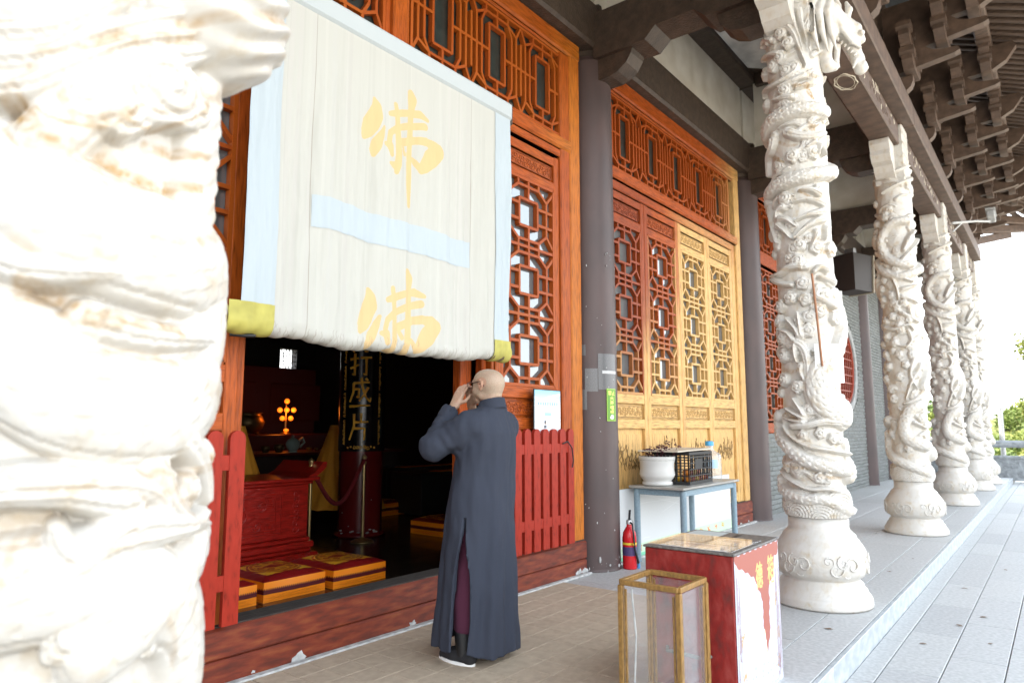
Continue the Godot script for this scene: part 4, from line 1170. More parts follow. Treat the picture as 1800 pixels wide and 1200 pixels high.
const FRONT_CARVING := [
	["body", [0.661, 1.84, 0.604, 1.821, 0.478, 1.765, 0.342, 1.741, 0.128, 1.719, 0.138, 1.59], [0.12, 0.058]],
	["body", [0.633, 1.541, 0.565, 1.504, 0.459, 1.448, 0.307, 1.437, 0.134, 1.487], [0.115, 0.056]],
	["body", [0.598, 1.115, 0.494, 1.124, 0.377, 1.114, 0.208, 1.02, 0.138, 0.878], [0.1, 0.05]],
	["cloud", [0.498, 2.013], [0.075, 0.05]],
	["cloud", [0.363, 2.071], [0.085, 0.055]],
	["cloud", [0.537, 1.981], [0.05, 0.045]],
	["cloud", [0.435, 1.994], [0.05, 0.045]],
	["cloud", [0.285, 2.061], [0.05, 0.05]],
	["ribbon", [0.686, 2.095, 0.574, 2.104, 0.502, 2.156, 0.407, 2.263], [0.04, 0.016, 0.06]],
	["ribbon", [0.681, 2.046, 0.571, 2.056, 0.507, 2.104, 0.413, 2.183, 0.293, 2.272], [0.04, 0.016, 0.06]],
	["ribbon", [0.676, 1.998, 0.592, 1.999, 0.521, 2.05, 0.438, 2.124, 0.305, 2.213], [0.04, 0.016, 0.06]],
	["ribbon", [0.361, 2.229, 0.227, 2.276, 0.141, 2.363], [0.04, 0.016, 0.06]],
	["ribbon", [0.367, 2.135, 0.269, 2.204, 0.134, 2.286, 0.143, 2.335], [0.04, 0.016, 0.06]],
	["ribbon", [0.434, 2.213, 0.323, 2.247, 0.127, 2.367], [0.04, 0.016, 0.06]],
	["jaw", [0.218, 2.329], [0.2, 0.132]],
	["jaw", [0.155, 2.292], [0.085, 0.122]],
	["ribbon", [0.63, 1.709, 0.561, 1.672, 0.43, 1.678], [0.045, 0.02, 0.055]],
	["ribbon", [0.468, 1.59, 0.365, 1.57, 0.194, 1.58, 0.133, 1.538], [0.045, 0.02, 0.055]],
	["ribbon", [0.368, 1.284, 0.396, 1.266, 0.489, 1.283, 0.595, 1.278], [0.045, 0.02, 0.055]],
	["ribbon", [0.596, 1.296, 0.52, 1.303, 0.45, 1.3, 0.368, 1.289, 0.32, 1.248, 0.373, 1.213], [0.045, 0.02, 0.055]],
	["ribbon", [0.489, 1.17, 0.427, 1.191, 0.364, 1.222, 0.13, 1.188], [0.045, 0.02, 0.055]],
	["ribbon", [0.582, 1.115, 0.494, 1.133, 0.4, 1.187, 0.231, 1.193], [0.045, 0.02, 0.055]],
	["ribbon", [0.441, 1.154, 0.483, 1.197, 0.493, 1.226], [0.045, 0.02, 0.055]],
	["ribbon", [0.325, 1.323, 0.307, 1.257, 0.232, 1.204, 0.162, 1.218], [0.045, 0.02, 0.055]],
	["ribbon", [0.271, 1.387, 0.186, 1.315, 0.128, 1.238], [0.045, 0.02, 0.055]],
	["jaw", [0.232, 2.12], [0.07, 0.036]],
	["jaw", [0.23, 2.056], [0.07, 0.036]],
	["jaw", [0.233, 1.99], [0.07, 0.036]],
	["jaw", [0.236, 1.925], [0.07, 0.036]],
	["jaw", [0.239, 1.861], [0.07, 0.036]],
	["cloud", [0.128, 1.336], [0.04, 0.05]],
	["cloud", [0.13, 1.274], [0.04, 0.05]],
	["cloud", [0.24, 1.273], [0.04, 0.05]],
	["cloud", [0.458, 1.035], [0.05, 0.04]],
	["cloud", [0.339, 1.015], [0.05, 0.04]],
	["cloud", [0.189, 0.904], [0.05, 0.04]],
	["stain_shade", [0.597, 1.957, 0.57, 1.923, 0.536, 1.907], [0.03, 0.012, 0.9]],
	["stain_shade", [0.56, 1.898, 0.519, 1.889, 0.468, 1.874], [0.03, 0.012, 0.5]],
	["stain_shade", [0.452, 1.889, 0.404, 1.876, 0.35, 1.876, 0.27, 1.893], [0.035, 0.012, 0.95]],
	["stain_shade", [0.367, 1.952, 0.302, 1.96, 0.257, 1.967], [0.018, 0.012, 0.8]],
	["stain_shade", [0.566, 1.636, 0.526, 1.625, 0.469, 1.605], [0.025, 0.012, 0.8]],
	["stain_shade", [0.493, 1.602, 0.425, 1.594, 0.331, 1.591, 0.317, 1.576], [0.03, 0.012, 0.7]],
	["stain_shade", [0.482, 2.107, 0.41, 2.143, 0.333, 2.191], [0.02, 0.012, 0.7]],
	["stain_shade", [0.359, 2.2, 0.292, 2.254, 0.198, 2.322], [0.014, 0.012, 0.6]],
	["stain_shade", [0.534, 1.998, 0.498, 1.947, 0.435, 1.994], [0.012, 0.012, 0.6]],
	["stain_shade", [0.615, 1.961, 0.592, 1.999, 0.569, 2.035], [0.012, 0.012, 0.5]],
	["stain_shade", [0.31, 1.29, 0.278, 1.265, 0.235, 1.227], [0.05, 0.012, 0.5]],
	["stain_shade", [0.528, 1.304, 0.497, 1.293, 0.45, 1.3], [0.02, 0.012, 0.5]],
	["stain_shade", [0.555, 1.158, 0.536, 1.202, 0.526, 1.155], [0.04, 0.012, 0.5]],
	["stain_shade", [0.387, 1.752, 0.287, 1.773, 0.13, 1.853], [0.012, 0.012, 0.5]],
	["stain_shade", [0.287, 2.085, 0.129, 2.196, 0.134, 2.257], [0.03, 0.012, 0.4]],
	["stain_shade", [0.495, 1.512, 0.43, 1.531, 0.313, 1.52], [0.012, 0.012, 0.5]],
	["stain_shade", [0.359, 1.314, 0.243, 1.301, 0.129, 1.336], [0.015, 0.012, 0.6]],
	["stain_shade", [0.476, 2.016, 0.485, 1.994, 0.506, 1.988, 0.519, 2.003, 0.51, 2.024, 0.489, 2.032, 0.476, 2.018], [0.006, 0.004, 0.5]],
	["stain_shade", [0.451, 2.008, 0.458, 1.987, 0.474, 1.969, 0.493, 1.959, 0.512, 1.96, 0.528, 1.97, 0.536, 1.986], [0.006, 0.004, 0.6]],
	["stain_shade", [0.417, 2.008, 0.432, 1.982, 0.459, 1.958, 0.492, 1.944, 0.525, 1.94, 0.552, 1.948, 0.568, 1.964], [0.007, 0.004, 0.7]],
	["stain_shade", [0.336, 2.09, 0.331, 2.077, 0.34, 2.059, 0.357, 2.044, 0.376, 2.039, 0.388, 2.045, 0.39, 2.059], [0.006, 0.004, 0.45]],
	["stain_shade", [0.306, 2.113, 0.304, 2.083, 0.326, 2.046, 0.361, 2.018, 0.395, 2.008, 0.418, 2.019, 0.427, 2.044], [0.006, 0.004, 0.5]],
	["stain_shade", [0.264, 2.101, 0.286, 2.056, 0.327, 2.012, 0.373, 1.982, 0.414, 1.971, 0.445, 1.979, 0.463, 2.002], [0.008, 0.004, 0.75]],
	["stain_shade", [0.627, 2.115, 0.585, 2.132, 0.537, 2.173], [0.007, 0.004, 0.5]],
	["stain_shade", [0.624, 2.066, 0.556, 2.08, 0.501, 2.139], [0.006, 0.004, 0.4]],
	["stain_shade", [0.571, 2.056, 0.49, 2.093, 0.4, 2.142, 0.318, 2.181], [0.007, 0.004, 0.5]],
	["stain_shade", [0.597, 1.957, 0.612, 1.924, 0.584, 1.884], [0.01, 0.004, 0.6]],
	["stain_shade", [0.495, 1.507, 0.462, 1.488, 0.419, 1.486, 0.313, 1.52], [0.007, 0.004, 0.4]],
	["stain_shade", [0.379, 1.461, 0.259, 1.456, 0.133, 1.512], [0.006, 0.004, 0.35]],
	["stain_shade", [0.542, 1.285, 0.474, 1.301, 0.377, 1.275, 0.354, 1.231, 0.444, 1.193], [0.008, 0.004, 0.35]],
	["stain_shade", [0.482, 1.169, 0.4, 1.187, 0.288, 1.201, 0.13, 1.207], [0.008, 0.004, 0.35]],
	["stain_shade", [0.567, 1.323, 0.521, 1.308, 0.459, 1.315, 0.369, 1.305], [0.008, 0.004, 0.45]],
	["stain_shade", [0.304, 1.036, 0.269, 0.984, 0.245, 0.923], [0.008, 0.004, 0.35]],
]
const FAR_CARVING := [
	["body", [0.613, 4.176, 0.79, 4.165, 0.936, 4.062, 1.004, 3.888, 0.929, 3.692, 0.771, 3.585, 0.61, 3.562], [0.06, 0.05]],
	["body", [0.536, 4.024, 0.632, 3.907, 0.696, 3.767], [0.035, 0.05]],
	["body", [0.597, 1.689, 0.763, 1.593, 0.842, 1.399, 0.798, 1.223, 0.569, 1.144], [0.085, 0.055]],
	["body", [1.178, 1.299, 1.179, 1.066, 0.9, 0.916, 0.562, 0.779], [0.06, 0.048]],
	["body", [1.178, 3.676, 0.962, 3.479, 0.755, 3.41, 0.52, 3.479], [0.055, 0.045]],
	["cloud", [1.097, 4.2], [0.056, 0.038]],
	["cloud", [0.916, 4.242], [0.056, 0.038]],
	["cloud", [1.18, 4.101], [0.056, 0.038]],
	["cloud", [1.18, 3.952], [0.056, 0.038]],
	["cloud", [1.113, 3.496], [0.056, 0.038]],
	["cloud", [1.005, 3.391], [0.056, 0.038]],
	["cloud", [1.068, 3.277], [0.056, 0.038]],
	["cloud", [1.055, 3.131], [0.056, 0.038]],
	["cloud", [1.022, 2.605], [0.056, 0.038]],
	["cloud", [1.15, 2.511], [0.056, 0.038]],
	["cloud", [0.9, 2.505], [0.056, 0.038]],
	["cloud", [0.819, 2.735], [0.056, 0.038]],
	["cloud", [0.906, 2.869], [0.056, 0.038]],
	["cloud", [1.013, 2.823], [0.056, 0.038]],
	["cloud", [0.902, 3.166], [0.056, 0.038]],
	["cloud", [0.797, 2.672], [0.056, 0.038]],
	["cloud", [0.687, 2.819], [0.056, 0.038]],
	["cloud", [0.739, 3.037], [0.056, 0.038]],
	["cloud", [1.179, 3.806], [0.056, 0.038]],
	["cloud", [0.831, 2.984], [0.056, 0.038]],
	["cloud", [1.064, 2.369], [0.056, 0.038]],
	["cloud", [1.026, 2.197], [0.056, 0.038]],
	["cloud", [1.119, 2.036], [0.056, 0.038]],
	["cloud", [1.007, 1.895], [0.056, 0.038]],
	["cloud", [0.977, 1.761], [0.056, 0.038]],
	["cloud", [1.134, 1.466], [0.056, 0.038]],
	["cloud", [1.07, 1.3], [0.056, 0.038]],
	["cloud", [0.804, 1.111], [0.056, 0.038]],
	["cloud", [0.843, 2.348], [0.056, 0.038]],
	["cloud", [0.768, 2.211], [0.056, 0.038]],
	["cloud", [0.86, 2.052], [0.056, 0.038]],
	["cloud", [0.678, 2.34], [0.056, 0.038]],
	["cloud", [0.635, 2.078], [0.056, 0.038]],
	["cloud", [0.612, 1.496], [0.056, 0.038]],
	["ribbon", [0.957, 3.524, 0.884, 3.461, 0.815, 3.262, 0.798, 3.104], [0.035, 0.012, 0.045]],
	["ribbon", [0.829, 3.467, 0.719, 3.377, 0.595, 3.329], [0.035, 0.012, 0.045]],
	["ribbon", [0.766, 3.225, 0.66, 3.25, 0.522, 3.287], [0.035, 0.012, 0.045]],
	["ribbon", [0.783, 2.917, 0.631, 2.818, 0.552, 2.775], [0.035, 0.012, 0.045]],
	["ribbon", [0.678, 2.972, 0.658, 2.849, 0.603, 2.788], [0.035, 0.012, 0.045]],
	["ribbon", [1.046, 2.734, 0.874, 2.695, 0.705, 2.743, 0.642, 2.665], [0.035, 0.012, 0.045]],
	["ribbon", [0.709, 2.667, 0.677, 2.544, 0.748, 2.439], [0.035, 0.012, 0.045]],
	["ribbon", [0.771, 3.132, 0.67, 3.096, 0.547, 3.037], [0.035, 0.012, 0.045]],
	["ribbon", [0.648, 2.34, 0.722, 2.079, 0.648, 1.883], [0.035, 0.012, 0.045]],
	["ribbon", [0.554, 2.21, 0.698, 2.013, 0.794, 1.755], [0.035, 0.012, 0.045]],
	["ribbon", [0.542, 1.884, 0.686, 1.753, 0.825, 1.691], [0.035, 0.012, 0.045]],
	["ribbon", [0.731, 1.464, 0.619, 1.399, 0.549, 1.367], [0.035, 0.012, 0.045]],
	["ribbon", [0.744, 3.613, 0.579, 3.78, 0.376, 3.949], [0.035, 0.012, 0.045]],
	["ribbon", [0.474, 4.995, 0.769, 4.855, 1.052, 4.815], [0.04, 0.012, 0.045]],
	["ribbon", [0.461, 4.781, 0.78, 4.663, 0.933, 4.596], [0.04, 0.012, 0.045]],
	["ribbon", [0.609, 5.06, 0.867, 5.01, 1.078, 4.958], [0.04, 0.012, 0.045]],
	["wave", [0.923, 0.563], [0.2]],
	["wave", [0.648, 0.545], [0.15]],
	["wave", [1.177, 0.535], [0.15]],
]

func carve(feats: Array, nu: int, nv: int, sd: int, fill := 1.0, depth := 1.42, scales := 1.0) -> ArrayMesh:
	var y0 := 0.68
	var y1 := 4.95
	var circ := TAU * UR
	var du := circ / nu
	var dv := (y1 - y0) / (nv - 1)
	var H := PackedFloat32Array()
	H.resize(nu * nv)
	var T := PackedFloat32Array()      # tan tone: dirt and painted groove shade traced along the carving, plus random stains
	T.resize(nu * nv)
	var nz := FastNoiseLite.new()
	nz.seed = sd; nz.frequency = 6.0; nz.fractal_octaves = 3
	for j in nv:
		for i in nu:
			var a := TAU * i / nu
			H[j * nu + i] = 0.004 * nz.get_noise_3d(cos(a) * 0.4, j * dv, sin(a) * 0.4)
	var r := RandomNumberGenerator.new()
	r.seed = sd
	var all: Array = []
	# low clouds and wisps everywhere, then the traced carving on top of them
	for k in int(85 * fill):
		all.append(["cloud", [r.randf_range(0, circ), r.randf_range(y0 + 0.3, y1)], [r.randf_range(0.045, 0.075), r.randf_range(0.01, 0.03)]])
	for k in int(40 * fill):
		var u := r.randf_range(0, circ)
		var y := r.randf_range(y0 + 0.3, y1)
		var s := 1.0 if r.randf() < 0.5 else -1.0
		all.append(["ribbon", [u, y, u + 0.08 * s, y + 0.05, u + 0.17 * s, y + 0.06, u + 0.25 * s, y + r.randf_range(0.0, 0.12)], [0.03, 0.008, r.randf_range(0.02, 0.03)]])
	for k in 9: all.append(["wave", [circ * k / 9.0, 0.66 + 0.05 * (k % 2)], [0.19]])
	# the coil on the side away from the path
	for q in [[1.1, 4.0, 1.5, 3.8, 2.06, 3.5], [1.12, 3.4, 1.5, 3.0, 1.8, 2.5, 2.2, 1.9], [1.12, 1.48, 1.6, 1.25, 2.05, 1.0]]: all.append(["body", q, [0.065, 0.05]])
	all.append_array(feats)
	for k in 26:
		var u := r.randf_range(0, circ)
		var y := r.randf_range(y0 + 0.3, y1)
		all.append(["stain_shade", [u, y, u + r.randf_range(-0.1, 0.1), y + r.randf_range(-0.04, 0.04), u + r.randf_range(-0.2, 0.2), y + r.randf_range(-0.06, 0.06)], [r.randf_range(0.02, 0.05), 0.01, r.randf_range(0.12, 0.4)]])
	var idx := 0
	for f in all:
		idx += 1
		var kind: String = f[0]
		var p: Array = f[1]
		var a: Array = f[2]
		if kind == "cloud" or kind == "wave" or kind == "jaw":
			var R: float = a[0]
			var hh: float = 0.034 if kind == "wave" else a[1]
			var span := R * (1.2 if kind == "cloud" else 1.0)
			var turn := 1.0 if idx % 2 else -1.0
			var i0 := floori((p[0] - span) / du)
			var i1 := ceili((p[0] + span) / du)
			var j0 := maxi(0, floori((p[1] - span - y0) / dv))
			var j1 := mini(nv - 1, ceili((p[1] + span - y0) / dv))
			for j in range(j0, j1 + 1):
				for i in range(i0, i1 + 1):
					var x: float = i * du - p[0]
					var y: float = y0 + j * dv - p[1]
					var d := sqrt(x * x + y * y)
					var h := -1.0
					if kind == "jaw":
						if d < R: h = hh * (1.0 - pow(d / R, 3.0)) * (1.0 + 0.05 * sin(y * 110.0 + x * 45.0 + 2.0 * sin(x * 30.0))) + 0.012
					elif kind == "wave":
						if d < R: h = hh + 0.006 * cos(d * TAU / 0.024) - 0.012 * (d / R)
					else:
						var ang := atan2(y, x)
						var edge := R * (1.0 + 0.09 * cos(ang * 5.0 + idx))
						if d < edge:
							var e := d / edge
							h = hh * (0.62 + 0.38 * sqrt(1.0 - e * e)) if e < 0.97 else hh * 0.5
							if e < 0.75:
								var sp := fposmod(turn * ang / TAU + d / (R * 0.45), 1.0)
								if sp < 0.2 and e > 0.16: h -= 0.007
								else: h += 0.006 * (0.75 - e)
							elif e < 0.8: h -= 0.004
					if h > -0.5:
						var q := j * nu + posmod(i, nu)
						if h > H[q]: H[q] = h
		else:
			# smooth the polyline
			var pts: Array = []
			var n := p.size() / 2
			for s in n - 1:
				var b0 := Vector2(p[maxi(s - 1, 0) * 2], p[maxi(s - 1, 0) * 2 + 1])
				var b1 := Vector2(p[s * 2], p[s * 2 + 1])
				var b2 := Vector2(p[s * 2 + 2], p[s * 2 + 3])
				var b3 := Vector2(p[mini(s + 2, n - 1) * 2], p[mini(s + 2, n - 1) * 2 + 1])
				for t in 4: pts.append(b1.cubic_interpolate(b2, b0, b3, t / 4.0))
			pts.append(Vector2(p[n * 2 - 2], p[n * 2 - 1]))
			var total := 0.0
			var run := [0.0]
			for s in pts.size() - 1:
				total += (pts[s] as Vector2).distance_to(pts[s + 1]); run.append(total)
			if total < 0.001: continue
			var body := kind == "body"
			for s in pts.size() - 1:
				var A: Vector2 = pts[s]
				var B: Vector2 = pts[s + 1]
				var L := A.distance_to(B)
				if L < 1e-5: continue
				var dir := (B - A) / L
				var w0: float = a[0]
				var w1: float = a[0] if body else a[1]
				var hh: float = a[1] if body else a[2]
				var wm := maxf(w0, w1)
				var i0 := floori((minf(A.x, B.x) - wm) / du)
				var i1 := ceili((maxf(A.x, B.x) + wm) / du)
				var j0 := maxi(0, floori((minf(A.y, B.y) - wm - y0) / dv))
				var j1 := mini(nv - 1, ceili((maxf(A.y, B.y) + wm - y0) / dv))
				for j in range(j0, j1 + 1):
					for i in range(i0, i1 + 1):
						var P := Vector2(i * du, y0 + j * dv) - A
						var t := clampf(P.dot(dir), 0.0, L)
						var off := P - dir * t
						var d := off.length()
						var sl: float = run[s] + t
						var w := w0
						if not body: w = lerpf(w0, w1, sl / total)
						if d >= w: continue
						var e := d / w
						if kind == "stain_shade":
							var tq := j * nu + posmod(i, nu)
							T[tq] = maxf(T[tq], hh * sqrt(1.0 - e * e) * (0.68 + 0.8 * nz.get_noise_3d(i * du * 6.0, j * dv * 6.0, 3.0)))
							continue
						var h := hh * pow(1.0 - e * e, 0.42)
						var side := signf(dir.cross(off))
						if body:
							var ca := sl / 0.046
							var cb := side * d / 0.04
							if e < 0.78:
								var k := floori(ca)
								for kk in [k - 1, k]:
									var fb: float = cb + 0.5 * (kk & 1)
									fb = fb - roundf(fb)
									var fa: float = ca - kk
									var rr: float = fa * fa * 0.42 + fb * fb * 2.6
									if rr < 0.95:
										h += (0.001 + 0.0062 * fa) * scales
										break
							elif e < 0.84: h -= 0.006
						else:
							var g := absf(side * e + 0.38)
							var g2 := absf(side * e - 0.3)
							if g < 0.13 or g2 < 0.11: h -= 0.005
							if sl / total < 0.06: h *= 0.75
						var q := j * nu + posmod(i, nu)
						if h > H[q]: H[q] = h
	# soften by one pass, then wrap round the shaft
	var S := H.duplicate()
	for j in range(1, nv - 1):
		var o := j * nu
		for i in nu:
			var l := o + (i - 1 if i else nu - 1)
			var rt := o + (i + 1 if i < nu - 1 else 0)
			S[o + i] = H[o + i] * 0.4 + (H[l] + H[rt] + H[o + i - nu] + H[o + i + nu]) * 0.15
	var V := PackedVector3Array()
	var N := PackedVector3Array()
	var X := PackedInt32Array()
	var C := PackedColorArray()
	V.resize((nu + 1) * nv); N.resize((nu + 1) * nv); C.resize((nu + 1) * nv)
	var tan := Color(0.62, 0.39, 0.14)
	var cs := PackedVector2Array()
	for i in nu + 1: cs.append(Vector2(cos(TAU * i / nu), sin(TAU * i / nu)))
	for j in nv:
		var y := y0 + j * dv
		var rg := 0.222
		if y < 0.74: rg -= 0.03 * (1.0 - (y - 0.68) / 0.06)
		var jn := mini(j + 1, nv - 1) * nu
		var jp := maxi(j - 1, 0) * nu
		for i in nu + 1:
			var ii := i % nu
			var h := S[j * nu + ii]
			var gu := (S[j * nu + (ii + 1) % nu] - S[j * nu + (ii + nu - 1) % nu]) / (2.0 * du)
			var gv := (S[jn + ii] - S[jp + ii]) / (2.0 * dv)
			var c := cs[i]
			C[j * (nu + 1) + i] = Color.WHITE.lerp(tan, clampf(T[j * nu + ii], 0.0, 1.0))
			V[j * (nu + 1) + i] = Vector3(c.x * (rg + h * depth), y, c.y * (rg + h * depth))
			N[j * (nu + 1) + i] = Vector3(c.x + depth * gu * c.y, -depth * gv, c.y - depth * gu * c.x).normalized()
	X.resize(nu * (nv - 1) * 6)
	var w := 0
	for j in nv - 1:
		for i in nu:
			var a := j * (nu + 1) + i
			var b := a + nu + 1
			X[w] = a; X[w + 1] = a + 1; X[w + 2] = b; X[w + 3] = a + 1; X[w + 4] = b + 1; X[w + 5] = b
			w += 6
	var arr := []
	arr.resize(Mesh.ARRAY_MAX)
	arr[Mesh.ARRAY_VERTEX] = V; arr[Mesh.ARRAY_NORMAL] = N; arr[Mesh.ARRAY_COLOR] = C; arr[Mesh.ARRAY_INDEX] = X
	var m := ArrayMesh.new()
	m.add_surface_from_arrays(Mesh.PRIMITIVE_TRIANGLES, arr)
	return m

func column_base() -> MB:
	var b := MB.new()
	b.lathe([Vector2(0.0, 0.0), Vector2(0.37, 0.0), Vector2(0.375, 0.02), Vector2(0.372, 0.06), Vector2(0.36, 0.085), Vector2(0.345, 0.095), Vector2(0.338, 0.125), Vector2(0.318, 0.145), Vector2(0.312, 0.17), Vector2(0.29, 0.19), Vector2(0.285, 0.205),
		Vector2(0.29, 0.215), Vector2(0.322, 0.235), Vector2(0.343, 0.27), Vector2(0.352, 0.33), Vector2(0.35, 0.38), Vector2(0.338, 0.43), Vector2(0.315, 0.47), Vector2(0.3, 0.485), Vector2(0.297, 0.5), Vector2(0.28, 0.515), Vector2(0.276, 0.535), Vector2(0.25, 0.56), Vector2(0.232, 0.58), Vector2(0.228, 0.6), Vector2(0.228, 0.7), Vector2(0.0, 0.7)], 56, Vector3.ZERO)
	return b

func base_scrolls() -> MB:
	var b := MB.new()
	for k in 6:
		var t := TAU * k / 6.0 + 0.35
		var s := 0.0
		for q in [[-0.26, 0.335, 0.055, 1.0], [-0.05, 0.36, 0.045, -1.0], [0.12, 0.31, 0.05, 1.0], [0.27, 0.37, 0.035, -1.0], [0.02, 0.285, 0.03, 1.0], [-0.17, 0.275, 0.028, -1.0]]:
			var a: float = t + q[0]
			var y: float = q[1]
			var rr := 0.352 - 1.1 * (y - 0.34) * (y - 0.34) * 4.0
			var o := Vector3(cos(a), 0, sin(a))
			scroll(b, Vector3(o.x * rr, y, o.z * rr), Vector3(-o.z, 0, o.x), Vector3.UP, q[2], q[3], s, 0.008)
			s += 1.3
	return b

func corbel(sgn: float) -> MB:       # pale curved stone bracket under the beam end
	var b := MB.new()
	var p := gable([0.16, 5.246, 0.6, 5.246, 0.6, 5.18, 0.56, 5.1, 0.57, 5.04, 0.5, 4.96, 0.4, 4.93, 0.34, 4.85, 0.26, 4.8, 0.16, 4.78])
	if sgn < 0.0:
		for i in p.size(): p[i].x = -p[i].x
	b.prism(p, 0.24, Transform3D(Basis(), Vector3(0, 0, -0.16)))
	return b

func cap_scales() -> MB:              # scale pattern on the square head of the column
	var b := MB.new()
	b.bb(-0.2, 0.2, 4.72, 5.546, -0.19, 0.19, 0.015)
	for r in 9:
		for k in 5:
			var x := -0.15 + k * 0.075 + (0.037 if r % 2 else 0.0)
			if x > 0.17: continue
			var y := 4.82 + r * 0.078
			var pts: Array = []
			for i in 7: pts.append(Vector3(x + 0.036 * cos(PI + PI * i / 6.0), y + 0.05 * sin(PI + PI * i / 6.0), 0.191))
			b.tube(pts, 0.005, 4)
			pts = []
			for i in 7: pts.append(Vector3(-0.201, y + 0.05 * sin(PI + PI * i / 6.0), x + 0.036 * cos(PI + PI * i / 6.0)))
			b.tube(pts, 0.005, 4)
	return b

func build_marble_columns() -> void:
	var words := ["huge blurred white marble dragon column filling the left foreground", "carved white marble dragon column with an incense stick and blank tablet", "third carved dragon column from the left, first of the four slimmer ones in a row", "fourth carved dragon column from the left, with tan stains under its head", "fifth carved dragon column from the left, partly hidden by the fourth", "last carved dragon column at the far end of the veranda"]
	var base := column_base().mesh()
	var scr := base_scrolls().mesh()
	var cap := cap_scales().mesh()
	var ca := corbel(-1.0).mesh()
	var cb := corbel(1.0).mesh()
	var far := carve(FAR_CARVING, 224, 560, 5)
	for i in 6:
		var o := thing("dragon_column", words[i], "column", Vector3(XS[i], 0, ZC), 0.0, "carved marble dragon columns")
		obj("base", base, M.marble, o)
		obj("base_scrolls", scr, M.marble, o)
		var sh := far
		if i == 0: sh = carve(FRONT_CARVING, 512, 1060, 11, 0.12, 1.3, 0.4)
		elif i == 1: sh = carve(NEAR_CARVING, 384, 980, 23)
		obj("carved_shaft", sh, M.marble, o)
		obj("head_block", cap, M.marble, o)
		obj("corbel", ca, M.marble, o)
		obj("corbel", cb, M.marble, o)
		if i == 1: dragon_head(o)
	# the stick and the tablet on the near column
	var b := MB.new()
	b.tube([px_cyl(0.30, 2.62, 0.705), px_cyl(0.305, 2.3, 0.69), px_cyl(0.31, 1.87, 0.672)], 0.009, 8)
	tag(obj("incense_stick", b, mat("stick", Color(0.3, 0.14, 0.07), 0.7)), "thin brown incense stick hanging against the near dragon column", "incense stick")
	b = MB.new()
	var sy := func(u, w): return px_cyl(0.302 + 0.004 * sin(u * 3.0), lerpf(1.74, 2.05, w), lerpf(0.715, 0.5, u))
	b.sheet(8, 4, sy)
	tag(obj("paper_tablet", b, mat("paper", Color(0.8, 0.8, 0.78), 0.7)), "blank white sheet on the near dragon column behind the incense stick", "sheet")

func px_cyl(r: float, y: float, u: float) -> Vector3:
	return Vector3(XS[1] + r * cos(u / UR), y, ZC + r * sin(u / UR))

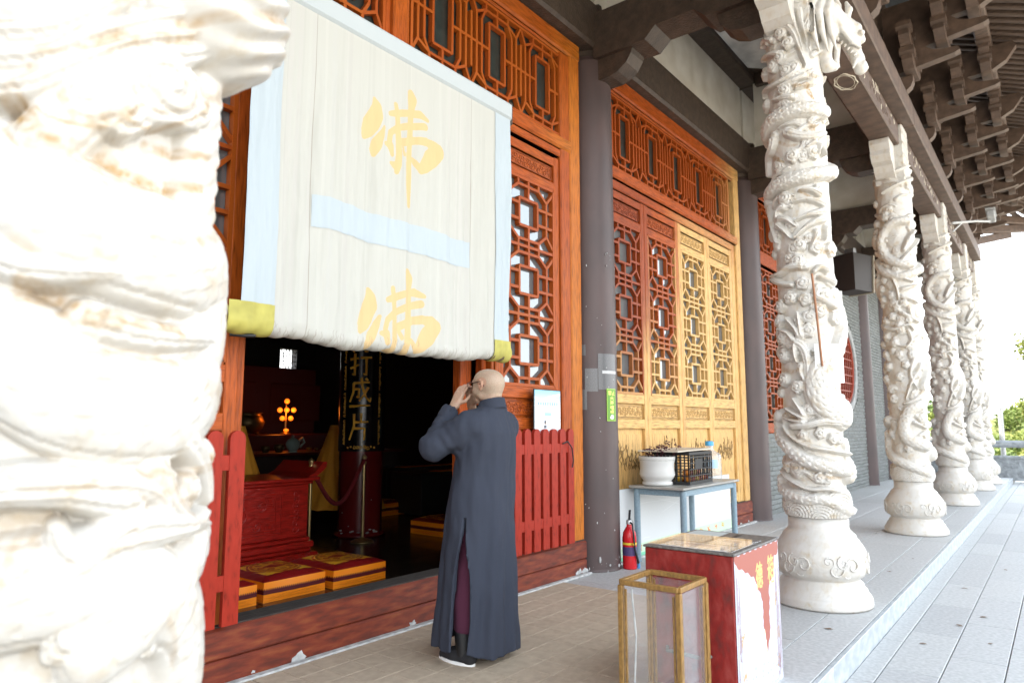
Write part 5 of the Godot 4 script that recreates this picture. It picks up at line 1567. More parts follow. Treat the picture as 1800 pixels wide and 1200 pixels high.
# ---------------------------------------------------------------- blended-capsule modelling (surface nets)
class Field:
	var org: Vector3
	var cell: float
	var nx: int
	var ny: int
	var nz: int
	var f := PackedFloat32Array()

	func _init(lo: Vector3, hi: Vector3, c: float) -> void:
		org = lo; cell = c
		nx = ceili((hi.x - lo.x) / c) + 1; ny = ceili((hi.y - lo.y) / c) + 1; nz = ceili((hi.z - lo.z) / c) + 1
		f.resize(nx * ny * nz); f.fill(1.0)

	func capsule(a: Vector3, ra: float, b: Vector3, rb: float, k: float, cut := false, sq := Vector3.ONE) -> void:
		var m := maxf(ra, rb) + k + cell * 2.5
		var lo := (a.min(b) - Vector3.ONE * m - org) / cell
		var hi := (a.max(b) + Vector3.ONE * m - org) / cell
		var ab := (b - a) / sq
		var l2 := maxf(ab.length_squared(), 1e-9)
		for z in range(maxi(0, floori(lo.z)), mini(nz - 1, ceili(hi.z)) + 1):
			for y in range(maxi(0, floori(lo.y)), mini(ny - 1, ceili(hi.y)) + 1):
				var o := (z * ny + y) * nx
				for x in range(maxi(0, floori(lo.x)), mini(nx - 1, ceili(hi.x)) + 1):
					var p := (org + Vector3(x, y, z) * cell - a) / sq
					var t := clampf(p.dot(ab) / l2, 0.0, 1.0)
					var d := (p - ab * t).length() - lerpf(ra, rb, t)
					var g := f[o + x]
					if cut:
						var h := maxf(k - absf(-d - g), 0.0) / maxf(k, 1e-6)
						f[o + x] = maxf(g, -d) + h * h * k * 0.25
					else:
						var h := maxf(k - absf(d - g), 0.0) / maxf(k, 1e-6)
						f[o + x] = minf(g, d) - h * h * k * 0.25

	func chain(pts: Array, k: float) -> void:      # [Vector3, radius, Vector3, radius, ...]
		for i in range(0, pts.size() - 2, 2): capsule(pts[i], pts[i + 1], pts[i + 2], pts[i + 3], k)

	func each(fn: Callable) -> void:
		for z in nz:
			for y in ny:
				var o := (z * ny + y) * nx
				for x in nx: f[o + x] = fn.call(org + Vector3(x, y, z) * cell, f[o + x])

	func into(b: MB, tint = null) -> void:
		var id := PackedInt32Array()
		id.resize(nx * ny * nz); id.fill(-1)
		var st := [1, nx, nx * ny]
		var corner := [0, 1, nx, nx + 1, nx * ny, nx * ny + 1, nx * ny + nx, nx * ny + nx + 1]
		var edges := [[0, 1], [2, 3], [4, 5], [6, 7], [0, 2], [1, 3], [4, 6], [5, 7], [0, 4], [1, 5], [2, 6], [3, 7]]
		var cp := [Vector3(0, 0, 0), Vector3(1, 0, 0), Vector3(0, 1, 0), Vector3(1, 1, 0), Vector3(0, 0, 1), Vector3(1, 0, 1), Vector3(0, 1, 1), Vector3(1, 1, 1)]
		for z in nz - 1:
			for y in ny - 1:
				for x in nx - 1:
					var o := (z * ny + y) * nx + x
					var f0 := f[o]
					if absf(f0) > cell * 3.0: continue
					var neg := 0
					for c in corner:
						if f[o + c] < 0.0: neg += 1
					if neg == 0 or neg == 8: continue
					var s := Vector3.ZERO
					var m := 0
					for e in edges:
						var a := f[o + corner[e[0]]]
						var d := f[o + corner[e[1]]]
						if (a < 0.0) != (d < 0.0):
							s += (cp[e[0]] as Vector3).lerp(cp[e[1]], a / (a - d)); m += 1
					s /= m
					var g := Vector3(f[o + 1] - f0 + f[o + nx + 1] - f[o + nx] + f[o + st[2] + 1] - f[o + st[2]] + f[o + corner[7]] - f[o + corner[6]],
						f[o + nx] - f0 + f[o + nx + 1] - f[o + 1] + f[o + corner[6]] - f[o + st[2]] + f[o + corner[7]] - f[o + corner[5]],
						f[o + st[2]] - f0 + f[o + corner[5]] - f[o + 1] + f[o + corner[6]] - f[o + nx] + f[o + corner[7]] - f[o + corner[3]]).normalized()
					var p := org + (Vector3(x, y, z) + s) * cell
					if tint != null: b.col = tint.call(p)
					id[o] = b.vert(p, g)
		for z in range(1, nz - 1):
			for y in range(1, ny - 1):
				for x in range(1, nx - 1):
					var o := (z * ny + y) * nx + x
					var f0 := f[o]
					if absf(f0) > cell * 3.0: continue
					for k in 3:
						var f1 := f[o + st[k]]
						if (f0 < 0.0) == (f1 < 0.0): continue
						var u: int = st[(k + 1) % 3]
						var w: int = st[(k + 2) % 3]
						var a := id[o - u - w]; var c := id[o - w]; var d := id[o]; var e := id[o - u]
						if a < 0 or c < 0 or d < 0 or e < 0: continue
						if f0 < 0.0: b.ix.append_array([a, d, c, a, e, d])
						else: b.ix.append_array([a, c, d, a, d, e])

func dragon_head(o: Node3D) -> void:
	var base := Vector3(XS[1], 0, ZC)
	var rt := Vector3(0.619, 0, 0.785)       # sideways out of the column, over the beam
	var fw := Vector3(-0.785, 0, 0.619)
	var P := func(s: float, y: float, d: float) -> Vector3: return rt * s + fw * d + Vector3(0, y, 0)
	var F := Field.new(Vector3(-0.2, 4.2, -0.22), Vector3(0.62, 5.25, 0.72), 0.009)
	# s: metres sideways of the axis, y: height, d: towards the path
	F.chain([P.call(0.1, 5.05, 0.14), 0.12, P.call(0.24, 4.93, 0.14), 0.11, P.call(0.36, 4.84, 0.12), 0.1], 0.05)
	F.chain([P.call(0.36, 4.88, 0.11), 0.085, P.call(0.46, 4.72, 0.1), 0.066, P.call(0.51, 4.56, 0.1), 0.05, P.call(0.53, 4.47, 0.1), 0.052], 0.03)      # skull to snout
	F.chain([P.call(0.43, 4.9, 0.1), 0.05, P.call(0.5, 4.83, 0.12), 0.045, P.call(0.54, 4.72, 0.13), 0.032], 0.02)      # brow
	F.chain([P.call(0.22, 4.9, 0.14), 0.075, P.call(0.25, 4.76, 0.15), 0.07, P.call(0.2, 4.6, 0.15), 0.055, P.call(0.22, 4.47, 0.15), 0.05, P.call(0.28, 4.46, 0.15), 0.036], 0.03)      # lower jaw
	F.chain([P.call(0.2, 4.56, 0.1), 0.05, P.call(0.1, 4.62, 0.14), 0.07], 0.03)
	F.chain([P.call(0.33, 4.66, 0.12), 0.03, P.call(0.31, 4.52, 0.13), 0.022, P.call(0.33, 4.47, 0.13), 0.01], 0.01)      # tongue
	F.chain([P.call(0.22, 5.04, 0.2), 0.024, P.call(0.28, 4.92, 0.22), 0.026, P.call(0.34, 4.78, 0.2), 0.024, P.call(0.42, 4.67, 0.19), 0.02, P.call(0.5, 4.63, 0.17), 0.014], 0.012)      # lip and whisker
	F.chain([P.call(0.42, 5.06, 0.14), 0.014, P.call(0.43, 4.98, 0.16), 0.03, P.call(0.42, 4.9, 0.15), 0.02], 0.01)      # ear
	F.chain([P.call(0.33, 5.2, 0.1), 0.02, P.call(0.36, 5.05, 0.1), 0.03, P.call(0.38, 4.92, 0.1), 0.035], 0.02)      # horn
	F.chain([P.call(0.54, 4.5, 0.14), 0.024, P.call(0.57, 4.47, 0.12), 0.02], 0.012)
	F.chain([P.call(0.47, 4.52, 0.15), 0.022, P.call(0.44, 4.45, 0.15), 0.008], 0.01)      # fang curl
	for k in 6:      # teeth
		var t := k / 5.0
		F.chain([P.call(lerpf(0.33, 0.47, t), lerpf(4.72, 4.58, t), 0.15), 0.012, P.call(lerpf(0.32, 0.45, t), lerpf(4.69, 4.56, t), 0.155), 0.006], 0.004)
	F.capsule(P.call(0.525, 4.765, 0.165), 0.026, P.call(0.525, 4.765, 0.166), 0.026, 0.004)      # eye
	F.capsule(P.call(0.527, 4.765, 0.193), 0.008, P.call(0.527, 4.765, 0.2), 0.008, 0.003, true)
	for k in 5:      # mane strands swept back over the shaft
		var s := 0.16 - k * 0.075
		F.chain([P.call(s + 0.1, 5.1, 0.22 - absf(s) * 0.1), 0.032, P.call(s + 0.03, 4.9, 0.27), 0.034, P.call(s + 0.05, 4.72, 0.265), 0.026, P.call(s + 0.1, 4.55, 0.25), 0.008], 0.008)
	var b := MB.new()
	F.into(b)
	obj("dragon_head", b, M.marble, o)

# ---------------------------------------------------------------- lettering
const GLYPHS := {
	"da": ["1,4 9,4", "5,1 5,4 1,9.5", "5,4.5 9,9.5"],
	"sheng": ["1,2 9,2", "5,.5 5,3.7", "2,3.7 8,3.7", "2,5 8,5 8,7 2,7", "5,5 5,7", "2,5 2,7 1,9.5"],
	"xuan": ["1,3 3,3 3,7 1,7 1,3", "6.5,.5 6.5,1.7", "4,3 4,2 9.5,2 9.3,3", "4.7,3.6 8.7,3.6", "5,4.8 8.5,4.8 8.5,7.6 5,7.6 5,4.8", "5,6.2 8.5,6.2", "4,9.3 9.8,9.3"],
	"hua": ["1,3 3,3 3,7 1,7 1,3", "5.5,1 4,4", "4.9,3 4.9,5", "9,1.5 6.8,3.3", "6.8,1 6.8,4.2 9.3,4.2 9.3,3.5", "3.8,6.8 9.8,6.8", "6.8,5.2 6.8,9.8"],
	"jin": ["1,2 4.6,2", "2.8,.7 2.8,5", "2.8,2 1,4.4", "2.8,2 4.6,4", "5.4,2 9,2", "7.2,.7 7.2,5", "7.2,2 5.4,4.4", "7.2,2 9.3,4.4", "2.5,5.6 7.5,5.6", "1,7 9,7", "5,7 5,9.6", "3,8 2,9.3", "7,8 8,9.3"],
	"zhi": ["5,1 5,9", "5,4.5 8.5,4.5", "2.5,4.5 2.5,9", "1,9 9.3,9"],
	"de": ["3,.8 1,3", "3,3.2 .8,6", "2.2,4.8 2.2,9.6", "4.5,1 8.5,1 8.5,4 4.5,4 4.5,1", "4.5,2.5 8.5,2.5", "4,5.3 9.3,5.3", "3.8,6.8 9.6,6.8", "7.6,5.3 7.6,9.3 6.6,9", "5,7.6 5.7,8.6"],
	"hit": ["1,3 4.4,2.6", "2.8,.8 2.8,8.8 1.8,8.3", "1,6.3 4.4,5", "5,2.4 9.5,2.2", "7.4,2.4 7.4,8.8 6.2,8.2"],
	"cheng": ["2.5,2.6 8.8,2.2", "2.5,2.6 2.4,6 1,9.4", "2.5,4.8 4.8,4.7 4.6,7.8 3.7,7.4", "5.6,.6 6,4 7.4,7.6 9.3,9.3 9.4,7.8", "8.3,4 6.6,7 4.8,9", "7.2,.8 8.2,1.6"],
	"one": ["1,5.4 5,5 9.2,4.8"],
	"pian": ["3,1 3,5 1.2,9.6", "3,3.8 8.6,3.6", "5.8,.8 5.8,3.6", "3,5.8 7.2,5.8 7.2,9.6"],
	"merit": ["3,.8 1,3", "3,3.2 .8,6", "2.2,4.8 2.2,9.6", "4,1.8 9.3,1.8", "6.6,.6 6.4,3", "4.3,3 9,3 9,4.8 4.3,4.8 4.3,3", "5.8,3 5.8,4.8", "7.4,3 7.4,4.8", "4,5.9 9.4,5.9", "4.3,7 3.6,8.8", "5.4,7 5.6,9 8.2,9.2 8.2,8.2", "6.6,6.6 7.2,7.6", "8.6,7 9.5,8.4"],
	"chest": ["2.4,.6 1,2.6", "2,1.6 4.6,1.6", "3,1.8 3.6,2.8", "6.4,.6 5.2,2.6", "6,1.6 9.2,1.6", "7.2,1.8 7.8,2.8", "1,4.6 4.8,4.6", "2.9,3.2 2.9,9.8", "2.9,4.8 .9,7.8", "2.9,5.2 4.8,7", "5.6,3.6 9,3.6 9,9.6 5.6,9.6 5.6,3.6", "5.6,5.6 9,5.6", "5.6,7.6 9,7.6"],
}

func strokes(g: String) -> Array:
	var out: Array = []
	for s in GLYPHS[g]:
		var l: Array = []
		for q in (s as String).split(" "):
			var c := q.split(",")
			l.append(Vector2(float(c[0]), float(c[1])) / 10.0)
		out.append(l)
	return out

func dab(im: Image, c: Vector2, r: float, col: Color) -> void:
	if r <= 0.7:
		im.fill_rect(Rect2i(int(c.x), int(c.y), 1, 1), col); return
	for y in range(floori(c.y - r), ceili(c.y + r) + 1):
		var h := r * r - (y - c.y) * (y - c.y)
		if h <= 0.0: continue
		h = sqrt(h)
		im.fill_rect(Rect2i(roundi(c.x - h), y, maxi(1, roundi(2.0 * h)), 1), col)

func brush(im: Image, pts: Array, w0: float, w1: float, col: Color) -> void:
	for i in pts.size() - 1:
		var a: Vector2 = pts[i]
		var b: Vector2 = pts[i + 1]
		var n := maxi(1, int(a.distance_to(b) / maxf(0.5, minf(w0, w1) * 0.35)))
		for k in n + 1:
			var t := float(k) / n
			dab(im, a.lerp(b, t), lerpf(w0, w1, (i + t) / (pts.size() - 1)), col)

func write(im: Image, g: String, at: Vector2, size: Vector2, w: float, col: Color) -> void:
	for s in strokes(g):
		var p: Array = []
		for q in s: p.append(at + (q as Vector2) * size)
		brush(im, p, w, w * 0.7, col)

func sticker_image() -> ImageTexture:
	var im := Image.create(96, 240, false, Image.FORMAT_RGB8)
	im.fill(Color(0.62, 0.78, 0.25))
	im.fill_rect(Rect2i(5, 5, 86, 230), Color(0.3, 0.5, 0.12))
	im.fill_rect(Rect2i(8, 8, 80, 224), Color(0.38, 0.58, 0.16))
	var y := Color(0.95, 0.95, 0.45)
	write(im, "jin", Vector2(12, 12), Vector2(36, 38), 2.2, y)
	write(im, "zhi", Vector2(50, 12), Vector2(34, 38), 2.2, y)
	var k := 0
	for g in ["da", "sheng", "xuan", "hua"]:
		write(im, g, Vector2(30, 54 + 34 * k), Vector2(42, 32), 2.4, y); k += 1
	dab(im, Vector2(52, 210), 17, Color(0.95, 0.96, 0.9))
	dab(im, Vector2(40, 214), 11, Color(0.95, 0.96, 0.9))
	return ImageTexture.create_from_image(im)

# ---------------------------------------------------------------- inside the hall
func cushion_tex() -> ImageTexture:
	var im := Image.create(256, 256, false, Image.FORMAT_RGB8)
	var maroon := Color(0.5, 0.08, 0.09)
	var gold := Color(0.88, 0.64, 0.16)
	im.fill(maroon)
	im.fill_rect(Rect2i(34, 34, 188, 188), gold)
	for q in [[96, Color(0.55, 0.2, 0.06)], [88, gold], [84, Color(0.6, 0.28, 0.06)], [74, Color(0.8, 0.56, 0.14)]]: dab(im, Vector2(128, 128), q[0], q[1])
	for k in 8:
		var a := TAU * k / 8.0
		dab(im, Vector2(128, 128) + Vector2(cos(a), sin(a)) * 54, 13, maroon)
		dab(im, Vector2(128, 128) + Vector2(cos(a), sin(a)) * 54, 7, Color(0.7, 0.4, 0.12))
		dab(im, Vector2(128, 128) + Vector2(cos(a + 0.39), sin(a + 0.39)) * 66, 5, Color(0.45, 0.16, 0.06))
	dab(im, Vector2(128, 128), 24, maroon)
	brush(im, [Vector2(100, 128), Vector2(156, 128)], 15, 15, maroon)
	dab(im, Vector2(128, 128), 9, Color(0.5, 0.2, 0.1))
	for k in 90:
		var p := Vector2(rng.randf_range(6, 250), rng.randf_range(6, 250))
		if p.x > 36 and p.x < 220 and p.y > 36 and p.y < 220: continue
		dab(im, p, rng.randf_range(1.5, 3.5), Color(0.42, 0.12, 0.1) if k % 2 else Color(0.26, 0.05, 0.1))
	for k in 700: im.set_pixel(rng.randi() % 256, rng.randi() % 256, Color(0.5, 0.3, 0.12))
	return ImageTexture.create_from_image(im)

func cushion_side_tex() -> ImageTexture:
	var im := Image.create(512, 128, false, Image.FORMAT_RGB8)
	im.fill(Color(1.0, 0.56, 0.07))
	var maroon := Color(0.32, 0.05, 0.1)
	im.fill_rect(Rect2i(0, 52, 512, 24), maroon)
	for k in 32:
		for i in 16: im.fill_rect(Rect2i(k * 16 + i / 2, 52 - i if i < 12 else 52 - 24 + i, maxi(1, 16 - i), 1), maroon)
	im.fill_rect(Rect2i(0, 62, 512, 4), Color(0.42, 0.12, 0.1))
	for k in 26: brush(im, [Vector2(rng.randf_range(0, 512), rng.randf_range(84, 122)), Vector2(rng.randf_range(0, 512), rng.randf_range(84, 122))], 0.6, 0.6, Color(0.83, 0.43, 0.05))
	return ImageTexture.create_from_image(im)

func cushion(at: Vector3, w: float, d: float, h: float, label: String, turn := 0.0) -> void:
	if not M.has("cushion_top"):
		mat("cushion_top", Color(1, 1, 1), 0.33, null).albedo_texture = cushion_tex()
		mat("cushion_side", Color(1, 1, 1), 0.5, null).albedo_texture = cushion_side_tex()
		M.cushion_top.clearcoat_enabled = true; M.cushion_top.clearcoat = 0.5; M.cushion_top.clearcoat_roughness = 0.25
	var t := thing("kneeling_cushion", label, "cushion", at, turn, "kneeling cushions")
	var b := MB.new()
	b.sheet(24, 24, func(u, v):
		var e := pow(maxf(absf(u * 2 - 1), absf(v * 2 - 1)), 6.0)
		return Vector3((u - 0.5) * w, h - 0.028 * e + 0.02 * (1.0 - e) * (1.0 - pow(u * 2 - 1, 2)) + 0.003 * sin(u * 40) * sin(v * 33) * (1.0 - e), (0.5 - v) * d))
	obj("top_cover", b, M.cushion_top, t)
	b = MB.new()
	var r := 0.03
	var path: Array = []
	for q in [[-1, 1], [1, 1], [1, -1], [-1, -1], [-1, 1]]: path.append(Vector2(q[0] * w * 0.5, q[1] * d * 0.5))
	for k in 4:
		var a: Vector2 = path[k]
		var c: Vector2 = path[k + 1]
		var out := Vector3(a.x + c.x, 0, a.y + c.y).normalized()
		b.sheet(16, 6, func(u, v):
			var p := a.lerp(c, u)
			var o := out * (0.012 * sin(PI * v) * sin(PI * u) + 0.002 * sin(u * 31.0))
			return Vector3(p.x, v * (h - 0.028), p.y) + o)
	obj("side_band", b, M.cushion_side, t)
	b = MB.new()
	b.bb(-w * 0.49, w * 0.49, 0.0, 0.02, -d * 0.49, d * 0.49)
	obj("underside", b, M.black, t)

func draped_cover(at: Vector3, r0: float, h: float, label: String) -> void:
	var b := MB.new()
	b.sheet(72, 16, func(u, v):
		var a: float = -u * TAU
		var rr: float = lerpf(r0, 0.05, pow(v, 0.75)) * (1.0 + 0.07 * (1.0 - v) * sin(a * 15.0 + sin(a * 3.0)))
		return at + Vector3(cos(a) * rr, v * h, sin(a) * rr))
	tag(obj("draped_cloth", b, M.cloth_orange), label, "cloth", "yellow draped cloths in the hall")

func build_hall() -> void:
	var fy := 0.1
	# cushions behind the threshold
	cushion(Vector3(2.7, fy, -5.03), 0.55, 0.6, 0.175, "leftmost orange and maroon kneeling cushion, half behind the red fence")
	cushion(Vector3(3.305, fy, -5.03), 0.55, 0.6, 0.175, "middle orange and maroon kneeling cushion behind the threshold")
	cushion(Vector3(3.905, fy, -5.0), 0.55, 0.62, 0.17, "rightmost of the three orange kneeling cushions by the threshold")
	# carved red offering table
	var t := thing("offering_table", "glossy carved red offering table with upturned top end", "table")
	var x0 := 2.3
	var x1 := 4.2
	var zf := -5.85
	var b := MB.new()
	b.bb(x0, x1, 0.34, 0.84, -6.5, zf, 0.01)
	obj("body", b, M.altar_red, t)
	b = MB.new()
	for q in [[0.1, 0.2, 0.07], [0.2, 0.24, 0.02], [0.24, 0.3, 0.04], [0.3, 0.34, 0.012]]: b.bb(x0 - q[2], x1 + q[2], q[0], q[1] - 0.002, -6.5 - q[2], zf + q[2] + 0.02, 0.012)
	obj("plinth", b, M.altar_red, t)
	b = MB.new()
	for q in [[0.84, 0.872, 0.03], [0.874, 0.905, 0.08]]: b.bb(x0 - q[2], x1 + q[2], q[0], q[1], -6.5 - q[2], zf + q[2], 0.008)
	obj("tabletop", b, M.altar_red, t)
	for s in [[x1 + 0.08, 1.0], [x0 - 0.08, -1.0]]:
		b = MB.new()
		b.prism(gable([-0.1 * s[1], 0.904, 0.0, 0.904, 0.06 * s[1], 0.94, 0.12 * s[1], 0.99, 0.13 * s[1], 1.04, 0.09 * s[1], 1.045, 0.05 * s[1], 1.0, -0.02 * s[1], 0.94]), 0.7, Transform3D(Basis(), Vector3(s[0], 0, -6.55)))
		obj("upturned_end", b, M.altar_red, t)
	b = MB.new()
	for q in [[x0 + 0.3, 0.4, x1 - 0.3, 0.4], [x0 + 0.3, 0.77, x1 - 0.3, 0.77], [x0 + 0.3, 0.4, x0 + 0.3, 0.77], [x1 - 0.3, 0.4, x1 - 0.3, 0.77], [x0 + 0.36, 0.44, x1 - 0.36, 0.44], [x0 + 0.36, 0.74, x1 - 0.36, 0.74], [x1 - 0.36, 0.44, x1 - 0.36, 0.74]]:
		b.bar(Vector3(q[0], q[1], zf), Vector3(q[2], q[3], zf), 0.012, 0.02)
	for c in [[x1 - 0.42, 0.7], [x1 - 0.42, 0.47], [x0 + 0.42, 0.7], [x0 + 0.42, 0.47]]:
		for k in 3:
			var s := 0.05 - k * 0.015
			for q in [[-s, -s, s, -s], [s, -s, s, s], [s, s, -s, s], [-s, s, -s, -s]]: b.bar(Vector3(c[0] + q[0], c[1] + q[1], zf), Vector3(c[0] + q[2], c[1] + q[3], zf), 0.006, 0.012)
	for k in 26:
		var x := lerpf(x0 + 0.5, x1 - 0.5, rng.randf())
		scroll(b, Vector3(x, rng.randf_range(0.48, 0.7), zf), Vector3(1, 0, 0), Vector3(0, 1, 0), rng.randf_range(0.03, 0.06), 1.0 if k % 2 else -1.0, rng.randf() * 6, 0.008)
	for k in 7: scroll(b, Vector3(x1 - 0.14, 0.42 + k * 0.055, zf), Vector3(1, 0, 0), Vector3(0, 1, 0), 0.03, 1.0 if k % 2 else -1.0, k, 0.007)
	for k in 16: scroll(b, Vector3(x1 + 0.04 - k * 0.09, 0.15, zf + 0.09), Vector3(1, 0, 0), Vector3(0, 1, 0), 0.035, 1.0 if k % 2 else -1.0, k, 0.008)
	obj("carving", b, M.altar_red, t)
	# pillar with the gold couplet
	var pc := Vector3(5.6, fy, -6.77)
	var p := thing("hall_pillar", "hall pillar, red below and black with gold characters above", "pillar", pc)
	b = MB.new()
	b.lathe([Vector2(0.0, 0.0), Vector2(0.31, 0.0), Vector2(0.31, 0.03), Vector2(0.27, 0.05), Vector2(0.265, 0.06), Vector2(0.26, 6.7)], 40, Vector3.ZERO)
	obj("shaft", b, mat("pillar_red", Color(0.13, 0.008, 0.008), 0.25), p)
	b = MB.new()
	b.lathe([Vector2(0.262, 1.0), Vector2(0.278, 1.0), Vector2(0.278, 5.0), Vector2(0.262, 5.0)], 40, Vector3.ZERO)
	obj("couplet_board", b, M.black_lacquer, p)
	var tc := atan2(6.77, -5.6) + 0.02      # towards the doorway camera side
	var onp := func(x: float, y: float) -> Vector3: return Vector3(0.2785 * cos(tc - x / 0.2785), y, 0.2785 * sin(tc - x / 0.2785))
	var k := 0
	var spot := [[1.3, 0.36], [1.54, 0.24], [1.73, 0.33], [2.03, 0.33], [2.33, 0.33]]
	for g in ["pian", "one", "cheng", "hit", "de"]:
		var ch := MB.new()
		for s in strokes(g):
			var pts: Array = []
			var rr: Array = []
			var q2: Array = []
			for i in s.size() - 1:
				for j in 3: q2.append((s[i] as Vector2).lerp(s[i + 1], j / 3.0))
			q2.append(s[s.size() - 1])
			for i in q2.size():
				var q: Vector2 = q2[i]
				pts.append(onp.call((q.x - 0.5) * 0.3 - 0.03, float(spot[k][0]) + (0.5 - q.y) * float(spot[k][1])))
				rr.append(0.0175 * (1.0 - 0.45 * float(i) / q2.size()))
			ch.tube(pts, rr, 5)
		obj("gold_character", ch, M.gold_paint, p); k += 1
	b = MB.new()
	for i in 9:
		scroll(b, onp.call((i - 4) * 0.04, 1.045 + (0.008 if i % 2 else 0.0)), Vector3(cos(tc - PI / 2), 0, sin(tc - PI / 2)), Vector3.UP, 0.018 if absi(i - 4) < 3 else 0.009, 1.0 if i % 2 else -1.0, i, 0.005)
	for i in 40:
		for x in [0.22, -0.22]:
			if i % 9 == 8: continue
			scroll(b, onp.call(x, 1.1 + i * 0.036), Vector3(cos(tc - PI / 2), 0, sin(tc - PI / 2)), Vector3.UP, 0.016, 1.0 if i % 2 else -1.0, i, 0.0045)
	obj("gold_scrolls", b, M.gold_paint, p)
	b = MB.new()
	for i in 16:
		var a := tc + rng.randf_range(-0.9, 0.9)
		b.ball(Vector3(cos(a) * 0.27, rng.randf_range(0.04, 0.09) if i < 12 else rng.randf_range(0.1, 0.7), sin(a) * 0.27), Vector3(0.02, 0.008, 0.02) if i < 12 else Vector3.ONE * 0.006, 6, 4)
	obj("chipped_plaster", b, M.white_paint, p)
	# brass rope posts
	var post := func(x: float, z: float, label: String):
		var o := thing("rope_post", label, "rope post", Vector3(x, fy, z), 0.0, "brass rope posts in the hall")
		var m := MB.new()
		m.lathe([Vector2(0.0, 0.0), Vector2(0.13, 0.0), Vector2(0.13, 0.015), Vector2(0.1, 0.03), Vector2(0.03, 0.045), Vector2(0.014, 0.06)], 28, Vector3.ZERO)
		obj("foot", m, M.brass, o)
		m = MB.new()
		m.lathe([Vector2(0.016, 0.04), Vector2(0.016, 0.86), Vector2(0.024, 0.87), Vector2(0.024, 0.9), Vector2(0.018, 0.91), Vector2(0.03, 0.94), Vector2(0.03, 0.955), Vector2(0.0, 0.98)], 16, Vector3.ZERO)
		obj("pole", m, M.brass, o)
	post.call(5.26, -6.3, "brass rope post standing before the black and gold pillar")
	post.call(4.34, -6.02, "brass rope post at the right end of the red offering table")
	var rp: Array = []
	for i in 17:
		var u := i / 16.0
		rp.append(Vector3(4.34, 0.97, -6.02).lerp(Vector3(5.26, 1.02, -6.3), u) + Vector3(0, -0.42 * sin(PI * u) * (0.8 + 0.2 * sin(PI * u)), 0))
	b = MB.new()
	b.tube(rp, 0.024, 8)
	tag(obj("barrier_rope", b, M.rope_red), "dark red velvet rope sagging between the brass posts", "rope")
	# the altar at the back: dim shelves, lamp, urn, gilded tablet
	var sh := thing("altar_shelf", "dim dark red altar shelves at the back of the hall", "altar")
	b = MB.new()
	b.bb(3.6, 8.4, 0.1, 0.96, -10.6, -9.2, 0.01)
	obj("lower_cabinet", b, M.hall_dark, sh)
	b = MB.new()
	b.bb(3.5, 8.5, 0.96, 1.0, -10.7, -9.1, 0.006)
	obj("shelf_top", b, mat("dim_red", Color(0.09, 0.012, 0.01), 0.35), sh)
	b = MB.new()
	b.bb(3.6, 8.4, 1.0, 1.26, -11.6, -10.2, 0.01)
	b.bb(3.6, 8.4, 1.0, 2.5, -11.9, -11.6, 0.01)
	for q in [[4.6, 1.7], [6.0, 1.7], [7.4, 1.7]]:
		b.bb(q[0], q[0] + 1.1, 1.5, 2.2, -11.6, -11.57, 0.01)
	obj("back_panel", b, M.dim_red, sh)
	var lp := Vector3(6.95, 1.26, -10.4)
	var lamp := thing("candle_lamp", "tree-shaped lamp with glowing orange bulbs on the altar", "lamp", lp)
	b = MB.new()
	b.lathe([Vector2(0.0, 0.0), Vector2(0.09, 0.0), Vector2(0.09, 0.02), Vector2(0.03, 0.05), Vector2(0.02, 0.1), Vector2(0.012, 0.5)], 16, Vector3.ZERO)
	obj("stand", b, M.brass, lamp)
	var glow := mat("lamp_glow", Color(0.9, 0.3, 0.05), 0.3)
	glow.emission_enabled = true; glow.emission = Color(1.0, 0.42, 0.08); glow.emission_energy_multiplier = 0.75
	for q in [[0.0, 0.56], [-0.13, 0.41], [0.0, 0.41], [0.13, 0.41], [-0.08, 0.27], [0.08, 0.27], [0.0, 0.07]]:
		b = MB.new()
		b.ball(Vector3(q[0] * 0.619 * 0.9, q[1], q[0] * 0.785 * 0.9 + 0.02), Vector3(0.042, 0.042 if q[1] > 0.1 else 0.025, 0.042), 10, 8)
		obj("bulb", b, glow, lamp)
	var om := OmniLight3D.new()
	om.name = "lamp_light"; lamp.add_child(om)
	om.position = Vector3(-0.06, 0.38, 0.2); om.light_color = Color(1, 0.5, 0.15); om.light_energy = 0.06; om.omni_range = 12.0; om.omni_attenuation = 2.0; om.light_size = 0.1; om.shadow_enabled = true
	var urn := thing("incense_urn", "dark bronze incense urn on the dim altar", "urn", Vector3(6.3, 1.26, -10.5))
	b = MB.new()
	b.lathe([Vector2(0.0, 0.02), Vector2(0.14, 0.03), Vector2(0.24, 0.1), Vector2(0.27, 0.2), Vector2(0.23, 0.3), Vector2(0.2, 0.33), Vector2(0.24, 0.36), Vector2(0.22, 0.36), Vector2(0.18, 0.3)], 28, Vector3.ZERO)
	obj("bowl", b, mat("bronze", Color(0.16, 0.11, 0.05), 0.4), urn)
	M.bronze.metallic = 0.7
	for a in 3:
		b = MB.new()
		b.tube([Vector3(cos(a * 2.1) * 0.14, 0.08, sin(a * 2.1) * 0.14), Vector3(cos(a * 2.1) * 0.19, 0.0, sin(a * 2.1) * 0.19)], 0.03, 8)
		obj("foot", b, M.bronze, urn)
	var gt := thing("gilded_tablet", "small openwork gilded tablet glinting left of the urn", "ornament", Vector3(6.0, 1.26, -10.9))
	b = MB.new()
	b.bb(-0.05, 0.05, 0.1, 0.6, -0.02, 0.02)
	obj("plaque", b, M.black_lacquer, gt)
	b = MB.new()
	for i in 46:
		var a := TAU * i / 46
		scroll(b, Vector3(cos(a) * (0.12 + 0.02 * (i % 3)), 0.4 + sin(a) * (0.26 + 0.03 * (i % 2)), 0.02), Vector3(1, 0, 0), Vector3.UP, 0.04, 1.0 if i % 2 else -1.0, i, 0.012)
	b.tube([Vector3(0, 0, 0), Vector3(0, 0.14, 0)], 0.05, 8)
